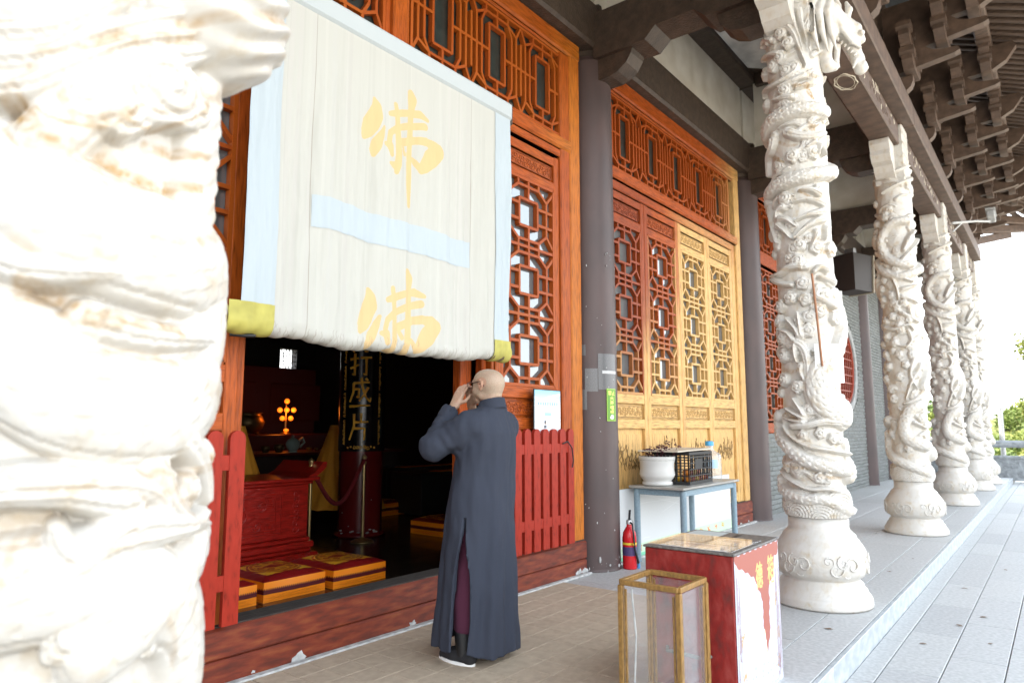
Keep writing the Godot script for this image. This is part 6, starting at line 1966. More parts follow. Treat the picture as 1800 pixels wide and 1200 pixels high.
	obj("openwork", b, M.gold, gt)
	for q in [[6.02, 0.07, 0.1, "dark"], [6.25, 0.08, 0.12, "brown"], [6.95, 0.05, 0.05, "small"], [6.8, 0.05, 0.06, "gilt"]]:
		b = MB.new()
		b.lathe([Vector2(0.0, 0.0), Vector2(q[1] * 0.6, 0.0), Vector2(q[1], q[2] * 0.6), Vector2(q[1] * 0.8, q[2]), Vector2(q[1] * 0.7, q[2])], 18, Vector3.ZERO)
		var o := obj("offering_bowl", b, M.bronze if q[3] != "gilt" else M.gold)
		o.position = Vector3(q[0], 1.0, -9.5)
		tag(o, "%s offering bowl on the shelf behind the red table" % q[3], "bowl", "offering bowls on the altar shelf")
	var va := thing("teal_jar", "pale teal glazed jar with a curled handle on the altar shelf", "jar", Vector3(6.46, 1.0, -9.45))
	b = MB.new()
	b.ball(Vector3(0, 0.11, 0), Vector3(0.11, 0.11, 0.11), 16, 10)
	b.lathe([Vector2(0.07, 0.0), Vector2(0.06, 0.03)], 14, Vector3.ZERO)
	obj("belly", b, mat("teal_glaze", Color(0.32, 0.45, 0.42), 0.25), va)
	b = MB.new()
	b.tube([Vector3(0.07, 0.16, 0.05), Vector3(0.12, 0.22, 0.08), Vector3(0.14, 0.15, 0.1), Vector3(0.08, 0.07, 0.07)], 0.02, 7)
	b.tube([Vector3(-0.02, 0.2, 0), Vector3(0.0, 0.26, 0.0)], 0.025, 7)
	obj("handle", b, M.teal_glaze, va)
	draped_cover(Vector3(4.15, 0.45, -7.05), 0.42, 0.95, "yellow draped cloth at the left edge of the doorway")
	draped_cover(Vector3(5.82, 0.36, -7.6), 0.5, 1.05, "yellow draped cloth left of the gold-lettered pillar")
	draped_cover(Vector3(6.75, 0.22, -8.0), 0.26, 0.85, "yellow draped cloth just right of the gold-lettered pillar")
	# low black tables with yellow cloths on the right
	var words := ["nearer low black table with a yellow cloth strip, right of the pillar", "farther low black table with a yellow cloth strip, right of the pillar"]
	for i in 2:
		var o := thing("low_table", words[i], "table", [Vector3(8.0, fy, -7.7), Vector3(8.4, fy, -8.9)][i], 0.0, "low black tables in the hall")
		b = MB.new()
		b.bb(-0.8, 1.4, 0.58, 0.62, -0.35, 0.35)
		obj("tabletop", b, M.black, o)
		b = MB.new()
		b.bb(-0.78, 1.38, 0.02, 0.578, -0.33, 0.33)
		obj("skirt", b, M.black, o)
		b = MB.new()
		b.bb(-0.4, 1.2, 0.621, 0.627, 0.1, 0.36, 0.0)
		obj("cloth_strip", b, M.cloth_orange, o)
	cushion(Vector3(7.1, fy, -8.1), 0.5, 0.5, 0.2, "low kneeling cushion at the foot of the pillar's far side")
	cushion(Vector3(6.35, fy, -6.1), 0.55, 0.55, 0.18, "kneeling cushion partly hidden by the robed person")
	# lit lattice window in the far wall
	var w := thing("far_window", "small lit lattice window glowing in the dark back wall", "window")
	b = MB.new()
	b.col = Color(0.05, 0.03, 0.02)
	var c := Vector2(8.765, 2.84)
	for s in lattice_lines(false):
		b.bar(Vector3(c.x + (float(s[0]) - 0.5) * 0.4, c.y + (float(s[1]) - 0.5) * 0.44, -13.08), Vector3(c.x + (float(s[2]) - 0.5) * 0.4, c.y + (float(s[3]) - 0.5) * 0.44, -13.08), 0.011, 0.03)
	obj("lattice", b, M.lattice_wood, w)
	b = MB.new()
	b.bb(c.x - 0.2, c.x + 0.2, c.y - 0.22, c.y + 0.22, -13.13, -13.125, 0.0)
	obj("pane", b, M.glass, w)

# ---------------------------------------------------------------- curtain
const FO := [[886, 1973, 4, 906, 1922, 23, 899, 1861, 38, 865, 1790, 40, 844, 1740, 31, 820, 1692, 10], [973, 1803, 4, 948, 1739, 15, 913, 1669, 25, 893, 1619, 19, 889, 1582, 6], [1081, 2003, 10, 1092, 1939, 11, 1100, 1806, 13, 1112, 1660, 14, 1106, 1584, 15, 1093, 1524, 8], [1040, 1571, 5, 1088, 1567, 18], [1220, 2137, 18, 1236, 2101, 29, 1232, 2045, 21, 1228, 1927, 17, 1229, 1774, 16, 1224, 1620, 16, 1221, 1468, 16, 1225, 1322, 9], [1030, 1920, 9, 1087, 1941, 15, 1223, 1997, 13, 1304, 2013, 18, 1383, 1995, 7], [1022, 1727, 11, 1034, 1787, 12, 1090, 1837, 12, 1225, 1903, 14, 1358, 1938, 16], [990, 1695, 6, 1032, 1694, 18, 1048, 1640, 12], [1140, 1752, 16, 1268, 1810, 16, 1371, 1829, 19], [1371, 1829, 15, 1445, 1814, 32, 1478, 1785, 43, 1421, 1719, 48, 1364, 1647, 33, 1324, 1596, 11], [1261, 1669, 9, 1313, 1620, 15], [1151, 1718, 8, 1176, 1684, 10]]

func curtain_tex() -> ImageTexture:
	var n := 1024
	var im := Image.create(n, n, false, Image.FORMAT_RGB8)
	im.fill(Color(0.7, 0.695, 0.665))
	for k in 90:         # slight streaks in the weave
		var x := rng.randi() % n
		var g := rng.randf_range(-0.012, 0.012)
		im.fill_rect(Rect2i(x, 0, 2 + rng.randi() % 14, n), Color(0.7 + g, 0.695 + g, 0.665 + g))
	var sx := n / 2.35
	var sy := n / 2.36
	for x in [2.42, 3.86]: im.fill_rect(Rect2i(int((x - 2.0) * sx), 0, 2, n), Color(0.6, 0.58, 0.54))
	var gold := Color(0.775, 0.67, 0.49)
	for rep in 2:
		var dy := 0.0 if rep == 0 else -1292.0
		for s in FO:
			var m: int = s.size() / 3
			for i in m - 1:
				var a := Vector3(s[i * 3], s[i * 3 + 1] + dy, s[i * 3 + 2])
				var b := Vector3(s[i * 3 + 3], s[i * 3 + 4] + dy, s[i * 3 + 5])
				var steps := maxi(1, int(Vector2(a.x - b.x, a.y - b.y).length() / 5.0))
				for k in steps + 1:
					var p := a.lerp(b, float(k) / steps)
					var ctr := Vector2(p.x / 1000.0 * sx, n - p.y / 1000.0 * sy)
					if ctr.y < n + 60: dab(im, ctr, p.z / 1000.0 * sx * 1.3 + 3.0, gold)
	for k in 420:         # handling dirt along the rolled foot of the cloth
		var p := Vector2(rng.randf() * n, n * rng.randf_range(0.835, 0.95))
		for i in rng.randi_range(8, 40):
			var q := Vector2i(int(p.x + sin(i * 0.3 + k) * 1.5), int(p.y) + i)
			if q.x >= 0 and q.x < n - 1 and q.y < n:
				var c := im.get_pixelv(q)
				im.set_pixelv(q, c.lerp(Color(0.42, 0.35, 0.3), 0.3)); im.set_pixel(q.x + 1, q.y, im.get_pixel(q.x + 1, q.y).lerp(Color(0.42, 0.35, 0.3), 0.18))
	return ImageTexture.create_from_image(im)

var crease := FastNoiseLite.new()

func fold(x: float, y: float) -> float:
	var k := smoothstep(3.94, 3.3, y)
	return k * (0.011 * sin(x * 13.0 + 0.6 * sin(y * 2.0)) + 0.007 * sin(x * 31.0 + y * 1.3 + sin(y * 2.6)) + 0.0035 * sin(x * 67.0 - y * 2.0)) + k * (0.009 * crease.get_noise_2d(x * 9.0, y * 1.1) + 0.005 * crease.get_noise_2d(x * 40.0, y * 3.0 + 50.0))

func on_curtain(x: float, s: float, lift: float) -> Vector3:       # s: metres of cloth below the top edge
	var top := 3.945
	var sag := -0.035 * sin(PI * clampf((x - 2.0) / 2.3, 0, 1)) + 0.006 * sin(x * 11.0)
	var yr := 1.985 + sag
	var run := top - yr
	var r := 0.068 + 0.005 * sin(x * 7.0 + 1.0) + 0.003 * sin(x * 23.0) + lift
	if s <= run:
		return Vector3(x, top - s, -3.45 + fold(x, top - s) * (1.0 - smoothstep(run - 0.2, run, s) * 0.6) + lift)
	var a := (s - run) / 0.07
	var w := 0.004 * sin(x * 52.0 + a * 2.0) * smoothstep(0.0, 1.0, a)
	return Vector3(x, yr - sin(a) * (r + w), -3.518 + cos(a) * (r + w) + fold(x, yr) * 0.4)

func cloth_patch(x0: float, x1: float, s0: float, s1: float, nu: int, nv: int, lift: float, wav := 0.0) -> MB:
	var b := MB.new()
	b.sheet(nu, nv, func(u, v):
		var x := lerpf(x0, x1, u)
		return on_curtain(x, lerpf(s1, s0, v) + wav * sin(x * 9.0), lift))
	for i in b.v.size():      # texture follows the cloth
		var u := b.uv[i].x
		var v := b.uv[i].y
		b.uv[i] = Vector2((lerpf(x0, x1, u) - 2.0) / 2.35, (lerpf(s0, s1, v) + 0.015) / 2.36)
	return b

func build_curtain() -> void:
	crease.seed = 12; crease.frequency = 1.0; crease.fractal_octaves = 3
	var t := thing("door_curtain", "pale quilted cloth curtain with yellow characters, half rolled up over the doorway", "curtain")
	var cm := mat("curtain_cloth", Color(1, 1, 1), 0.9)
	cm.albedo_texture = curtain_tex()
	cm.backlight_enabled = true; cm.backlight = Color(0.12, 0.11, 0.1)
	mat("curtain_blue", Color(0.4, 0.45, 0.475), 0.9)
	mat("curtain_yellow", Color(0.5, 0.45, 0.1), 0.7, noise_tex(0.006, 3, G(0.82), G(1.0), 104), Vector3(2, 2, 2))
	obj("cloth", cloth_patch(2.0, 4.34, 0.0, 2.26, 220, 120, 0.0), cm, t)
	obj("side_strip", cloth_patch(1.995, 2.2, 0.0, 1.88, 24, 80, 0.004), M.curtain_blue, t, "blue cloth strip down the left edge")
	obj("side_strip", cloth_patch(4.15, 4.345, 0.0, 1.88, 24, 80, 0.004), M.curtain_blue, t, "blue cloth strip down the right edge")
	obj("middle_band", cloth_patch(2.43, 3.855, 1.155, 1.355, 120, 12, 0.0035, 0.008), M.curtain_blue, t)
	obj("yellow_end", cloth_patch(1.93, 2.2, 1.87, 2.26, 24, 24, 0.009), M.curtain_yellow, t)
	obj("yellow_end", cloth_patch(4.15, 4.36, 1.87, 2.26, 24, 24, 0.009), M.curtain_yellow, t)
	# spiral layers at the open ends of the roll
	for e in [[1.93, 1.984], [4.36, 1.98]]:
		var b := MB.new()
		var q: Array = []
		for i in 60:
			var a := i * 0.34
			var r := 0.012 + 0.062 * i / 59.0
			q.append(Vector3(float(e[0]) + 0.004, float(e[1]) + sin(a) * r, -3.518 + cos(a) * r))
		b.tube(q, 0.006, 5)
		obj("roll_layers", b, M.curtain_yellow, t)
		b = MB.new()
		b.tube([Vector3(float(e[0]), e[1], -3.518), Vector3(float(e[0]) + (0.2 if e[0] < 3.0 else -0.2), e[1], -3.518)], 0.066, 20)
		obj("roll_core", b, mat("roll_dark", Color(0.13, 0.09, 0.05), 0.9) if not M.has("roll_dark") else M.roll_dark, t)
	# header: the cloth wraps a squared rail
	var h := MB.new()
	h.box(Vector3(3.13, 4.02, -3.485), Vector3(2.5, 0.16, 0.1), 0.025)
	obj("header_sleeve", h, mat("header_cloth", Color(0.42, 0.455, 0.46), 0.9), t)
	h = MB.new()
	h.box(Vector3(4.4, 4.03, -3.53), Vector3(0.035, 0.2, 0.12), 0.01)
	h.box(Vector3(1.86, 4.03, -3.53), Vector3(0.035, 0.2, 0.12), 0.01)
	h.tube([Vector3(4.42, 4.06, -3.54), Vector3(4.45, 4.06, -3.6)], 0.02, 8)
	obj("rail_end", h, M.dark_wood, t)
	var cord := MB.new()
	cord.tube([Vector3(2.0, 1.9, -3.55), Vector3(2.06, 1.895, -3.5), Vector3(2.12, 1.9, -3.5)], 0.012, 6)
	obj("tie_cord", cord, M.black, t)

# ---------------------------------------------------------------- picket fences in the doorway
func picket(h0: float, h1: float, w: float) -> MB:
	var p := PackedVector2Array([Vector2(-w / 2, h0), Vector2(w / 2, h0), Vector2(w / 2, h1 - w / 2)])
	for i in range(1, 8): p.append(Vector2(cos(PI * i / 8.0) * w / 2, h1 - w / 2 + sin(PI * i / 8.0) * w / 2))
	p.append(Vector2(-w / 2, h1 - w / 2))
	var b := MB.new()
	b.prism(p, 0.03, Transform3D(Basis(), Vector3(0, 0, -0.015)))
	return b

func build_fences() -> void:
	var pk := picket(0.335, 1.375, 0.092).mesh()
	for f in [[4.12, 5.455, 11, "red picket fence right of the doorway, behind the robed person"], [1.32, 2.11, 7, "red picket fence left of the doorway, beside the cushions"]]:
		var t := thing("picket_fence", f[3], "fence", Vector3.ZERO, 0.0, "red picket fences in the doorway")
		var n: int = f[2]
		for i in n:
			var x: float = lerpf(f[0], f[1], float(i) / (n - 1))
			piece("picket", t, pk, M.red_gloss, Vector3(x, 0, -3.615))
		for y in [1.2, 0.56]:
			var b := MB.new()
			b.bb(float(f[0]) - 0.045, float(f[1]) + 0.045, y - 0.042, y + 0.042, -3.627, -3.603, 0.002)
			obj("rail", b, M.red_gloss, t)
	var b := MB.new()
	b.tube([Vector3(5.3, 1.24, -3.59), Vector3(5.36, 1.26, -3.575), Vector3(5.43, 1.2, -3.575), Vector3(5.46, 1.08, -3.58), Vector3(5.455, 1.02, -3.59)], 0.006, 6)
	tag(obj("wire", b, M.black), "thin dark wire looped over the right picket fence", "wire")
	# notice board behind the fence
	var im := Image.create(256, 400, false, Image.FORMAT_RGB8)
	im.fill(Color(0.9, 0.95, 0.98))
	for y in 90: im.fill_rect(Rect2i(0, y, 256, 1), Color(0.5, 0.82, 0.95).lerp(Color(0.9, 0.95, 0.98), y / 90.0))
	brush(im, [Vector2(0, 40), Vector2(60, 62), Vector2(130, 40), Vector2(256, 20)], 8, 8, Color(0.82, 0.93, 0.98))
	for k in 9: im.fill_rect(Rect2i(30 + k * 23, 66, 15, 17), Color(0.5, 0.62, 0.8)); 
	im.fill_rect(Rect2i(96, 122, 66, 18), Color(0.55, 0.7, 0.86))
	for q in [[84, 162], [30, 230], [136, 230]]:
		im.fill_rect(Rect2i(q[0], q[1], 36, 46), Color(0.8, 0.85, 0.9))
		dab(im, Vector2(q[0] + 18, q[1] + 16), 10, Color(0.62, 0.52, 0.46))
		dab(im, Vector2(q[0] + 18, q[1] + 11), 9, Color(0.15, 0.15, 0.17))
		im.fill_rect(Rect2i(q[0] + 5, q[1] + 29, 26, 17), Color(0.25, 0.27, 0.32))
		for r in 3: im.fill_rect(Rect2i(q[0] + 46, q[1] + 6 + r * 14, 50, 5), Color(0.62, 0.68, 0.78))
	im.fill_rect(Rect2i(0, 330, 256, 70), Color(0.35, 0.5, 0.85))
	for r in 3: im.fill_rect(Rect2i(24, 342 + r * 18, 200, 6), Color(0.75, 0.82, 0.95))
	var pm := mat("notice_print", Color(1, 1, 1), 0.3)
	pm.albedo_texture = ImageTexture.create_from_image(im)
	var nb := thing("notice_board", "light blue notice board with small portraits behind the red fence", "sign", Vector3(5.155, 1.06, -3.655))
	b = MB.new()
	b.bb(-0.208, 0.208, -0.003, 0.668, -0.012, 0.0, 0.003)
	obj("backing", b, M.black, nb)
	b = MB.new()
	b.quad(Vector3(-0.2, 0.005, 0.003), Vector3(0.2, 0.005, 0.003), Vector3(0.2, 0.66, 0.003), Vector3(-0.2, 0.66, 0.003))
	obj("print", b, pm, nb)

# ---------------------------------------------------------------- things standing on the veranda
func build_veranda_things() -> void:
	# fire extinguisher
	var t := thing("fire_extinguisher", "red fire extinguisher standing at the foot of the brown column", "extinguisher", Vector3(6.29, 0, -3.47), 0.5)
	var b := MB.new()
	b.lathe([Vector2(0, 0), Vector2(0.066, 0.0), Vector2(0.07, 0.01), Vector2(0.07, 0.3), Vector2(0.062, 0.35), Vector2(0.036, 0.395), Vector2(0.026, 0.41), Vector2(0.026, 0.43)], 24, Vector3.ZERO)
	obj("cylinder", b, mat("extinguisher_red", Color(0.55, 0.012, 0.018), 0.25), t)
	b = MB.new()
	b.lathe([Vector2(0.0712, 0.13), Vector2(0.0712, 0.215)], 24, Vector3.ZERO)
	obj("label_band", b, mat("label_blue", Color(0.12, 0.1, 0.28), 0.4, noise_tex(0.05, 3, Color(0.5, 0.3, 0.4), Color(1, 1, 1), 111), Vector3(9, 9, 9)), t)
	b = MB.new()
	b.lathe([Vector2(0.0715, 0.235), Vector2(0.0715, 0.255)], 24, Vector3.ZERO)
	b.box(Vector3(-0.07, 0.245, 0.03), Vector3(0.05, 0.02, 0.02), 0.004, Basis(Vector3(0, 1, 0), 0.6))
	obj("tie_band", b, mat("band_yellow", Color(0.7, 0.5, 0.03), 0.5), t)
	b = MB.new()
	b.lathe([Vector2(0.03, 0.43), Vector2(0.03, 0.46), Vector2(0.02, 0.475), Vector2(0.0, 0.48)], 14, Vector3.ZERO)
	obj("valve", b, M.steel, t)
	b = MB.new()
	b.bar(Vector3(-0.02, 0.47, 0), Vector3(0.06, 0.56, 0.01), 0.022, 0.012, Vector3(0, 1, 0), 0.003)
	b.bar(Vector3(-0.02, 0.45, 0), Vector3(0.07, 0.47, 0.01), 0.022, 0.01, Vector3(0, 1, 0), 0.003)
	obj("lever", b, M.black, t)
	b = MB.new()
	b.tube([Vector3(-0.02, 0.45, 0.01), Vector3(-0.07, 0.44, 0.03), Vector3(-0.088, 0.36, 0.04), Vector3(-0.08, 0.2, 0.05), Vector3(-0.03, 0.08, 0.08), Vector3(-0.005, 0.05, 0.085)], [0.009, 0.009, 0.009, 0.009, 0.011, 0.014], 8)
	obj("hose", b, M.black, t)
	b = MB.new()
	b.tube([Vector3(-0.012, 0.06, 0.085), Vector3(0.0, 0.01, 0.085)], [0.013, 0.018], 8)
	obj("nozzle", b, mat("nozzle_blue", Color(0.08, 0.3, 0.6), 0.4), t)
	b = MB.new()
	b.tube([Vector3(0.03, 0.46, 0.03), Vector3(0.08, 0.44, 0.04), Vector3(0.09, 0.38, 0.04), Vector3(0.088, 0.25, 0.04)], 0.004, 6)
	obj("wire_loop", b, M.steel, t)
	# grey table
	t = thing("table", "grey-topped table with blue-grey metal legs before the bleached door", "table")
	var tx0 := 6.67
	var tx1 := 8.04
	var tz0 := -3.58
	var tz1 := -3.06
	b = MB.new()
	b.bb(tx0 - 0.09, tx1 + 0.08, 0.757, 0.782, tz0 - 0.05, tz1 + 0.05, 0.008)
	obj("tabletop", b, mat("table_top", Color(0.4, 0.39, 0.37), 0.4, M.plaster.albedo_texture, Vector3(1, 1, 1)), t)
	var lm := mat("table_leg", Color(0.235, 0.33, 0.39), 0.42, noise_tex(0.02, 4, G(0.85), G(1.0), 112), Vector3(3, 3, 3))
	for q in [[tx0, tz0], [tx0, tz1], [tx1, tz0], [tx1, tz1]]:
		b = MB.new()
		b.tube([Vector3(q[0], 0.0, q[1]), Vector3(q[0], 0.745, q[1])], 0.033, 16)
		b.tube([Vector3(q[0], 0.0, q[1]), Vector3(q[0], 0.02, q[1])], 0.036, 16)
		obj("leg", b, lm, t)
	b = MB.new()
	for q in [[tx0, tz0, tx1, tz0], [tx0, tz1, tx1, tz1], [tx0, tz0, tx0, tz1], [tx1, tz0, tx1, tz1]]: b.bar(Vector3(q[0], 0.72, q[1]), Vector3(q[2], 0.72, q[3]), 0.03, 0.06, Vector3(0, 1, 0), 0.004)
	obj("apron", b, lm, t)
	# white planter with a withered succulent
	var pl := thing("planter", "round white planter with dry dark red plants on the table's left end", "planter", Vector3(6.79, 0.783, -3.4))
	b = MB.new()
	b.lathe([Vector2(0.000, 0.0), Vector2(0.146, 0.0), Vector2(0.159, 0.012), Vector2(0.155, 0.035), Vector2(0.142, 0.045), Vector2(0.168, 0.075), Vector2(0.185, 0.11), Vector2(0.176, 0.17), Vector2(0.176, 0.22), Vector2(0.191, 0.285), Vector2(0.189, 0.3), Vector2(0.172, 0.3), Vector2(0.163, 0.26), Vector2(0.000, 0.26)], 44, Vector3.ZERO)
	obj("pot", b, mat("pot_white", Color(0.56, 0.555, 0.53), 0.4), pl)
	b = MB.new()
	b.ball(Vector3(0, 0.262, 0), Vector3(0.19, 0.02, 0.19), 20, 6)
	obj("soil", b, M.earth, pl)
	for k in 16:
		b = MB.new()
		var a := rng.randf_range(0, TAU)
		var r := rng.randf_range(0.02, 0.17)
		var p := Vector3(cos(a) * r, 0.27, sin(a) * r)
		var tip := p + Vector3(cos(a) * 0.05, rng.randf_range(0.03, 0.17), sin(a) * 0.05)
		b.tube([p, p.lerp(tip, 0.5) + Vector3(0.01, 0.01, 0), tip], [0.004, 0.003, 0.002], 5)
		for j in 6:
			var c := tip + Vector3(rng.randf_range(-0.03, 0.03), rng.randf_range(-0.02, 0.025), rng.randf_range(-0.03, 0.03))
			b.ball(c, Vector3(0.014, 0.006, 0.01) * rng.randf_range(0.7, 1.4), 6, 4)
		obj("plant", b, mat("plant_maroon", Color(0.07, 0.012, 0.02), 0.7) if not M.has("plant_maroon") else M.plant_maroon, pl)
	# black crate with fruit and a board on it
	var cx := 7.27
	var cz := -3.33
	var ctn := thing("plastic_crate", "black open-mesh plastic crate holding fruit on the table", "crate", Vector3(cx, 0.784, cz), 0.04)
	var cw := 0.335
	var cd := 0.205
	var ch := 0.33
	for s in [-1.0, 1.0]:
		for ax in [0, 1]:
			b = MB.new()
			var half := cw if ax == 0 else cd
			var off: float = (cd if ax == 0 else cw) * s
			var n := 12 if ax == 0 else 9
			for k in n + 1:
				var u := lerpf(-half, half, float(k) / n)
				if ax == 0: b.bar(Vector3(u, 0.0, off), Vector3(u, ch, off), 0.012, 0.012)
				else: b.bar(Vector3(off, 0.0, u), Vector3(off, ch, u), 0.012, 0.012, Vector3(1, 0, 0))
			for q in [[0.0, 0.035], [0.075, 0.01], [0.145, 0.01], [0.21, 0.01], [0.27, 0.014], [0.31, 0.03]]:
				if ax == 0: b.bar(Vector3(-half, q[0] + 0.015, off), Vector3(half, q[0] + 0.015, off), q[1], 0.016)
				else: b.bar(Vector3(off, q[0] + 0.015, -half), Vector3(off, q[0] + 0.015, half), 0.016 if false else q[1], 0.016, Vector3(1, 0, 0))
			if ax == 0: b.box(Vector3(-0.06, 0.21, off), Vector3(0.2, 0.11, 0.014), 0.003)
			obj("mesh_side", b, M.black, ctn)
	b = MB.new()
	b.bb(-cw, cw, 0.0, 0.012, -cd, cd, 0.0)
	obj("crate_floor", b, M.black, ctn)
	var words := ["orange", "red", "yellow", "orange-red"]
	var fm := [mat("fruit_orange", Color(0.6, 0.2, 0.02), 0.45), mat("fruit_red", Color(0.42, 0.05, 0.02), 0.4), mat("fruit_yellow", Color(0.62, 0.36, 0.03), 0.45), mat("fruit_mixed", Color(0.55, 0.12, 0.02), 0.4, noise_tex(0.01, 3, Color(0.8, 0.6, 0.3), Color(1, 1, 1), 113), Vector3(5, 5, 5))]
	for k in 16:
		var lay := k / 12
		var kk := k % 12
		var f := thing("fruit", "%s round fruit inside the black crate" % words[k % 4], "fruit", Vector3(cx - 0.2 + (kk % 6) * 0.088 + lay * 0.05 + 0.0, 0.798 + 0.04 + lay * 0.066, cz + 0.15 - (kk / 6) * 0.1 - lay * 0.04), 0.0, "fruit in the black crate")
		b = MB.new()
		b.ball(Vector3.ZERO, Vector3(0.041, 0.037, 0.041), 16, 10)
		obj("flesh", b, fm[k % 4], f)
		b = MB.new()
		b.tube([Vector3(0, 0.033, 0), Vector3(0.004, 0.045, 0)], 0.003, 5)
		obj("stalk", b, M.plant_maroon, f)
	b = MB.new()
	b.box(Vector3(cx - 0.1, 1.142, cz - 0.02), Vector3(0.92, 0.014, 0.46), 0.003, Basis(Vector3(0, 0, 1), 0.012))
	tag(obj("thin_board", b, mat("pale_board", Color(0.58, 0.52, 0.42), 0.6)), "thin pale board lying across the black crate and the planter", "board")
	# water bottle
	var wb := thing("water_bottle", "large clear water bottle with blue cap at the table's right end", "bottle", Vector3(7.96, 0.783, -3.3))
	b = MB.new()
	b.lathe([Vector2(0.0, 0.0), Vector2(0.12, 0.0), Vector2(0.132, 0.012), Vector2(0.132, 0.09), Vector2(0.127, 0.1), Vector2(0.132, 0.11), Vector2(0.132, 0.18), Vector2(0.127, 0.19), Vector2(0.132, 0.2), Vector2(0.132, 0.26), Vector2(0.12, 0.29), Vector2(0.06, 0.33), Vector2(0.045, 0.345), Vector2(0.042, 0.4)], 36, Vector3.ZERO)
	var pm := mat("bottle_plastic", Color(0.75, 0.87, 0.95), 0.08)
	pm.transparency = BaseMaterial3D.TRANSPARENCY_ALPHA; pm.albedo_color.a = 0.22
	obj("body", b, pm, wb)
	b = MB.new()
	b.lathe([Vector2(0.048, 0.385), Vector2(0.05, 0.39), Vector2(0.05, 0.43), Vector2(0.04, 0.44), Vector2(0.0, 0.442)], 20, Vector3.ZERO)
	obj("cap", b, mat("cap_blue", Color(0.06, 0.34, 0.62), 0.4), wb)
	b = MB.new()
	b.sheet(12, 1, func(u, v):
		var a := lerpf(3.6, 2.0, u)
		return Vector3(cos(a) * 0.1335, 0.13 + v * 0.1, sin(a) * 0.1335))
	obj("label", b, mat("label_pale", Color(0.42, 0.6, 0.72), 0.5), wb)
	# white board leaning against the doors behind the table
	var im := Image.create(1024, 288, false, Image.FORMAT_RGB8)
	im.fill(Color(0.8, 0.81, 0.81))
	im.fill_rect(Rect2i(0, 232, 1024, 56), Color(0.74, 0.82, 0.72))
	im.fill_rect(Rect2i(0, 230, 1024, 2), Color(0.75, 0.86, 0.74))
	im.fill_rect(Rect2i(0, 268, 330, 20), Color(0.45, 0.75, 0.6))
	for k in 12:
		var c := Color(0.86, 0.38, 0.1).lerp(Color(0.75, 0.72, 0.25), rng.randf() * 0.7)
		for s in 6: brush(im, [Vector2(60 + k * 78 + rng.randf_range(-16, 16), 250 + rng.randf_range(-13, 13)), Vector2(60 + k * 78 + rng.randf_range(-16, 16), 250 + rng.randf_range(-13, 13))], 2.2, 1.2, c)
	for k in 8: brush(im, [Vector2(rng.randf_range(0, 1024), rng.randf_range(10, 220)), Vector2(rng.randf_range(0, 1024), rng.randf_range(10, 220))], 0.6, 0.6, Color(0.89, 0.9, 0.9))
	var bm := mat("board_print", Color(1, 1, 1), 0.45)
	bm.albedo_texture = ImageTexture.create_from_image(im)
	var wp := thing("white_board", "white printed board leaning on the door behind the table, upside down", "board")
	b = MB.new()
	b.bb(6.44, 9.5, 0.0, 0.74, -3.68, -3.672, 0.0)
	obj("backing", b, M.white_paint, wp)
	b = MB.new()
	b.quad(Vector3(6.442, 0.002, -3.655), Vector3(9.498, 0.002, -3.655), Vector3(9.498, 0.74, -3.669), Vector3(6.442, 0.74, -3.669))
	obj("print", b, bm, wp)
	donation_box()
	glass_case()
	# loudspeaker on the wall column and a small lamp under it
	var sp := thing("loudspeaker", "dark wedge loudspeaker hung between the dragon columns", "loudspeaker", Vector3(15.35, 4.48, -3.18), -0.35)
	b = MB.new()
	b.prism(gable([-0.3, -0.36, 0.28, -0.36, 0.34, 0.4, -0.3, 0.4]), 0.5, Transform3D(Basis(), Vector3(0, 0, -0.25)))
	obj("cabinet", b, mat("speaker_black", Color(0.03, 0.022, 0.018), 0.6), sp)
	b = MB.new()
	b.box(Vector3(0.345, 0.02, 0.0), Vector3(0.05, 0.8, 0.56), 0.01, Basis(Vector3(0, 0, 1), -0.08))
	obj("grille_frame", b, mat("speaker_trim", Color(0.35, 0.3, 0.22), 0.6), sp)
	b = MB.new()
	b.bb(-0.05, 0.05, 0.38, 0.56, -0.1, 0.1)
	obj("hanger", b, M.steel, sp)
	var fl := thing("wall_lamp", "small square wall lamp below the loudspeaker", "lamp", Vector3(14.75, 3.95, -3.35), -0.5)
	b = MB.new()
	b.bb(-0.12, 0.12, -0.15, 0.15, -0.04, 0.04, 0.01)
	obj("housing", b, M.speaker_black, fl)
	b = MB.new()
	b.bb(-0.1, 0.1, -0.13, 0.13, 0.04, 0.046, 0.002)
	obj("lens", b, M.paper, fl)
	# camera on its arm under the eave
	var cc := thing("security_camera", "white security camera on a long arm under the eave", "camera", Vector3(14.9, 5.2, -1.32))
	b = MB.new()
	b.tube([Vector3(0, -0.06, 0), Vector3(0.6, 0.06, 0.32), Vector3(0.95, 0.1, 0.52)], 0.022, 8)
	b.tube([Vector3(0, -0.22, 0), Vector3(0.28, -0.0, 0.14)], 0.014, 6)
	obj("arm", b, M.white_paint, cc)
	b = MB.new()
	b.box(Vector3(0.98, 0.2, 0.55), Vector3(0.36, 0.12, 0.13), 0.015, Basis(Vector3(0, 0, 1), -0.2))
	b.box(Vector3(0.95, 0.27, 0.55), Vector3(0.42, 0.02, 0.16), 0.006, Basis(Vector3(0, 0, 1), -0.2))
	obj("housing", b, M.concrete, cc)
	b = MB.new()
	b.tube([Vector3(1.14, 0.165, 0.55), Vector3(1.17, 0.16, 0.55)], 0.045, 14)
	obj("lens", b, M.black, cc)

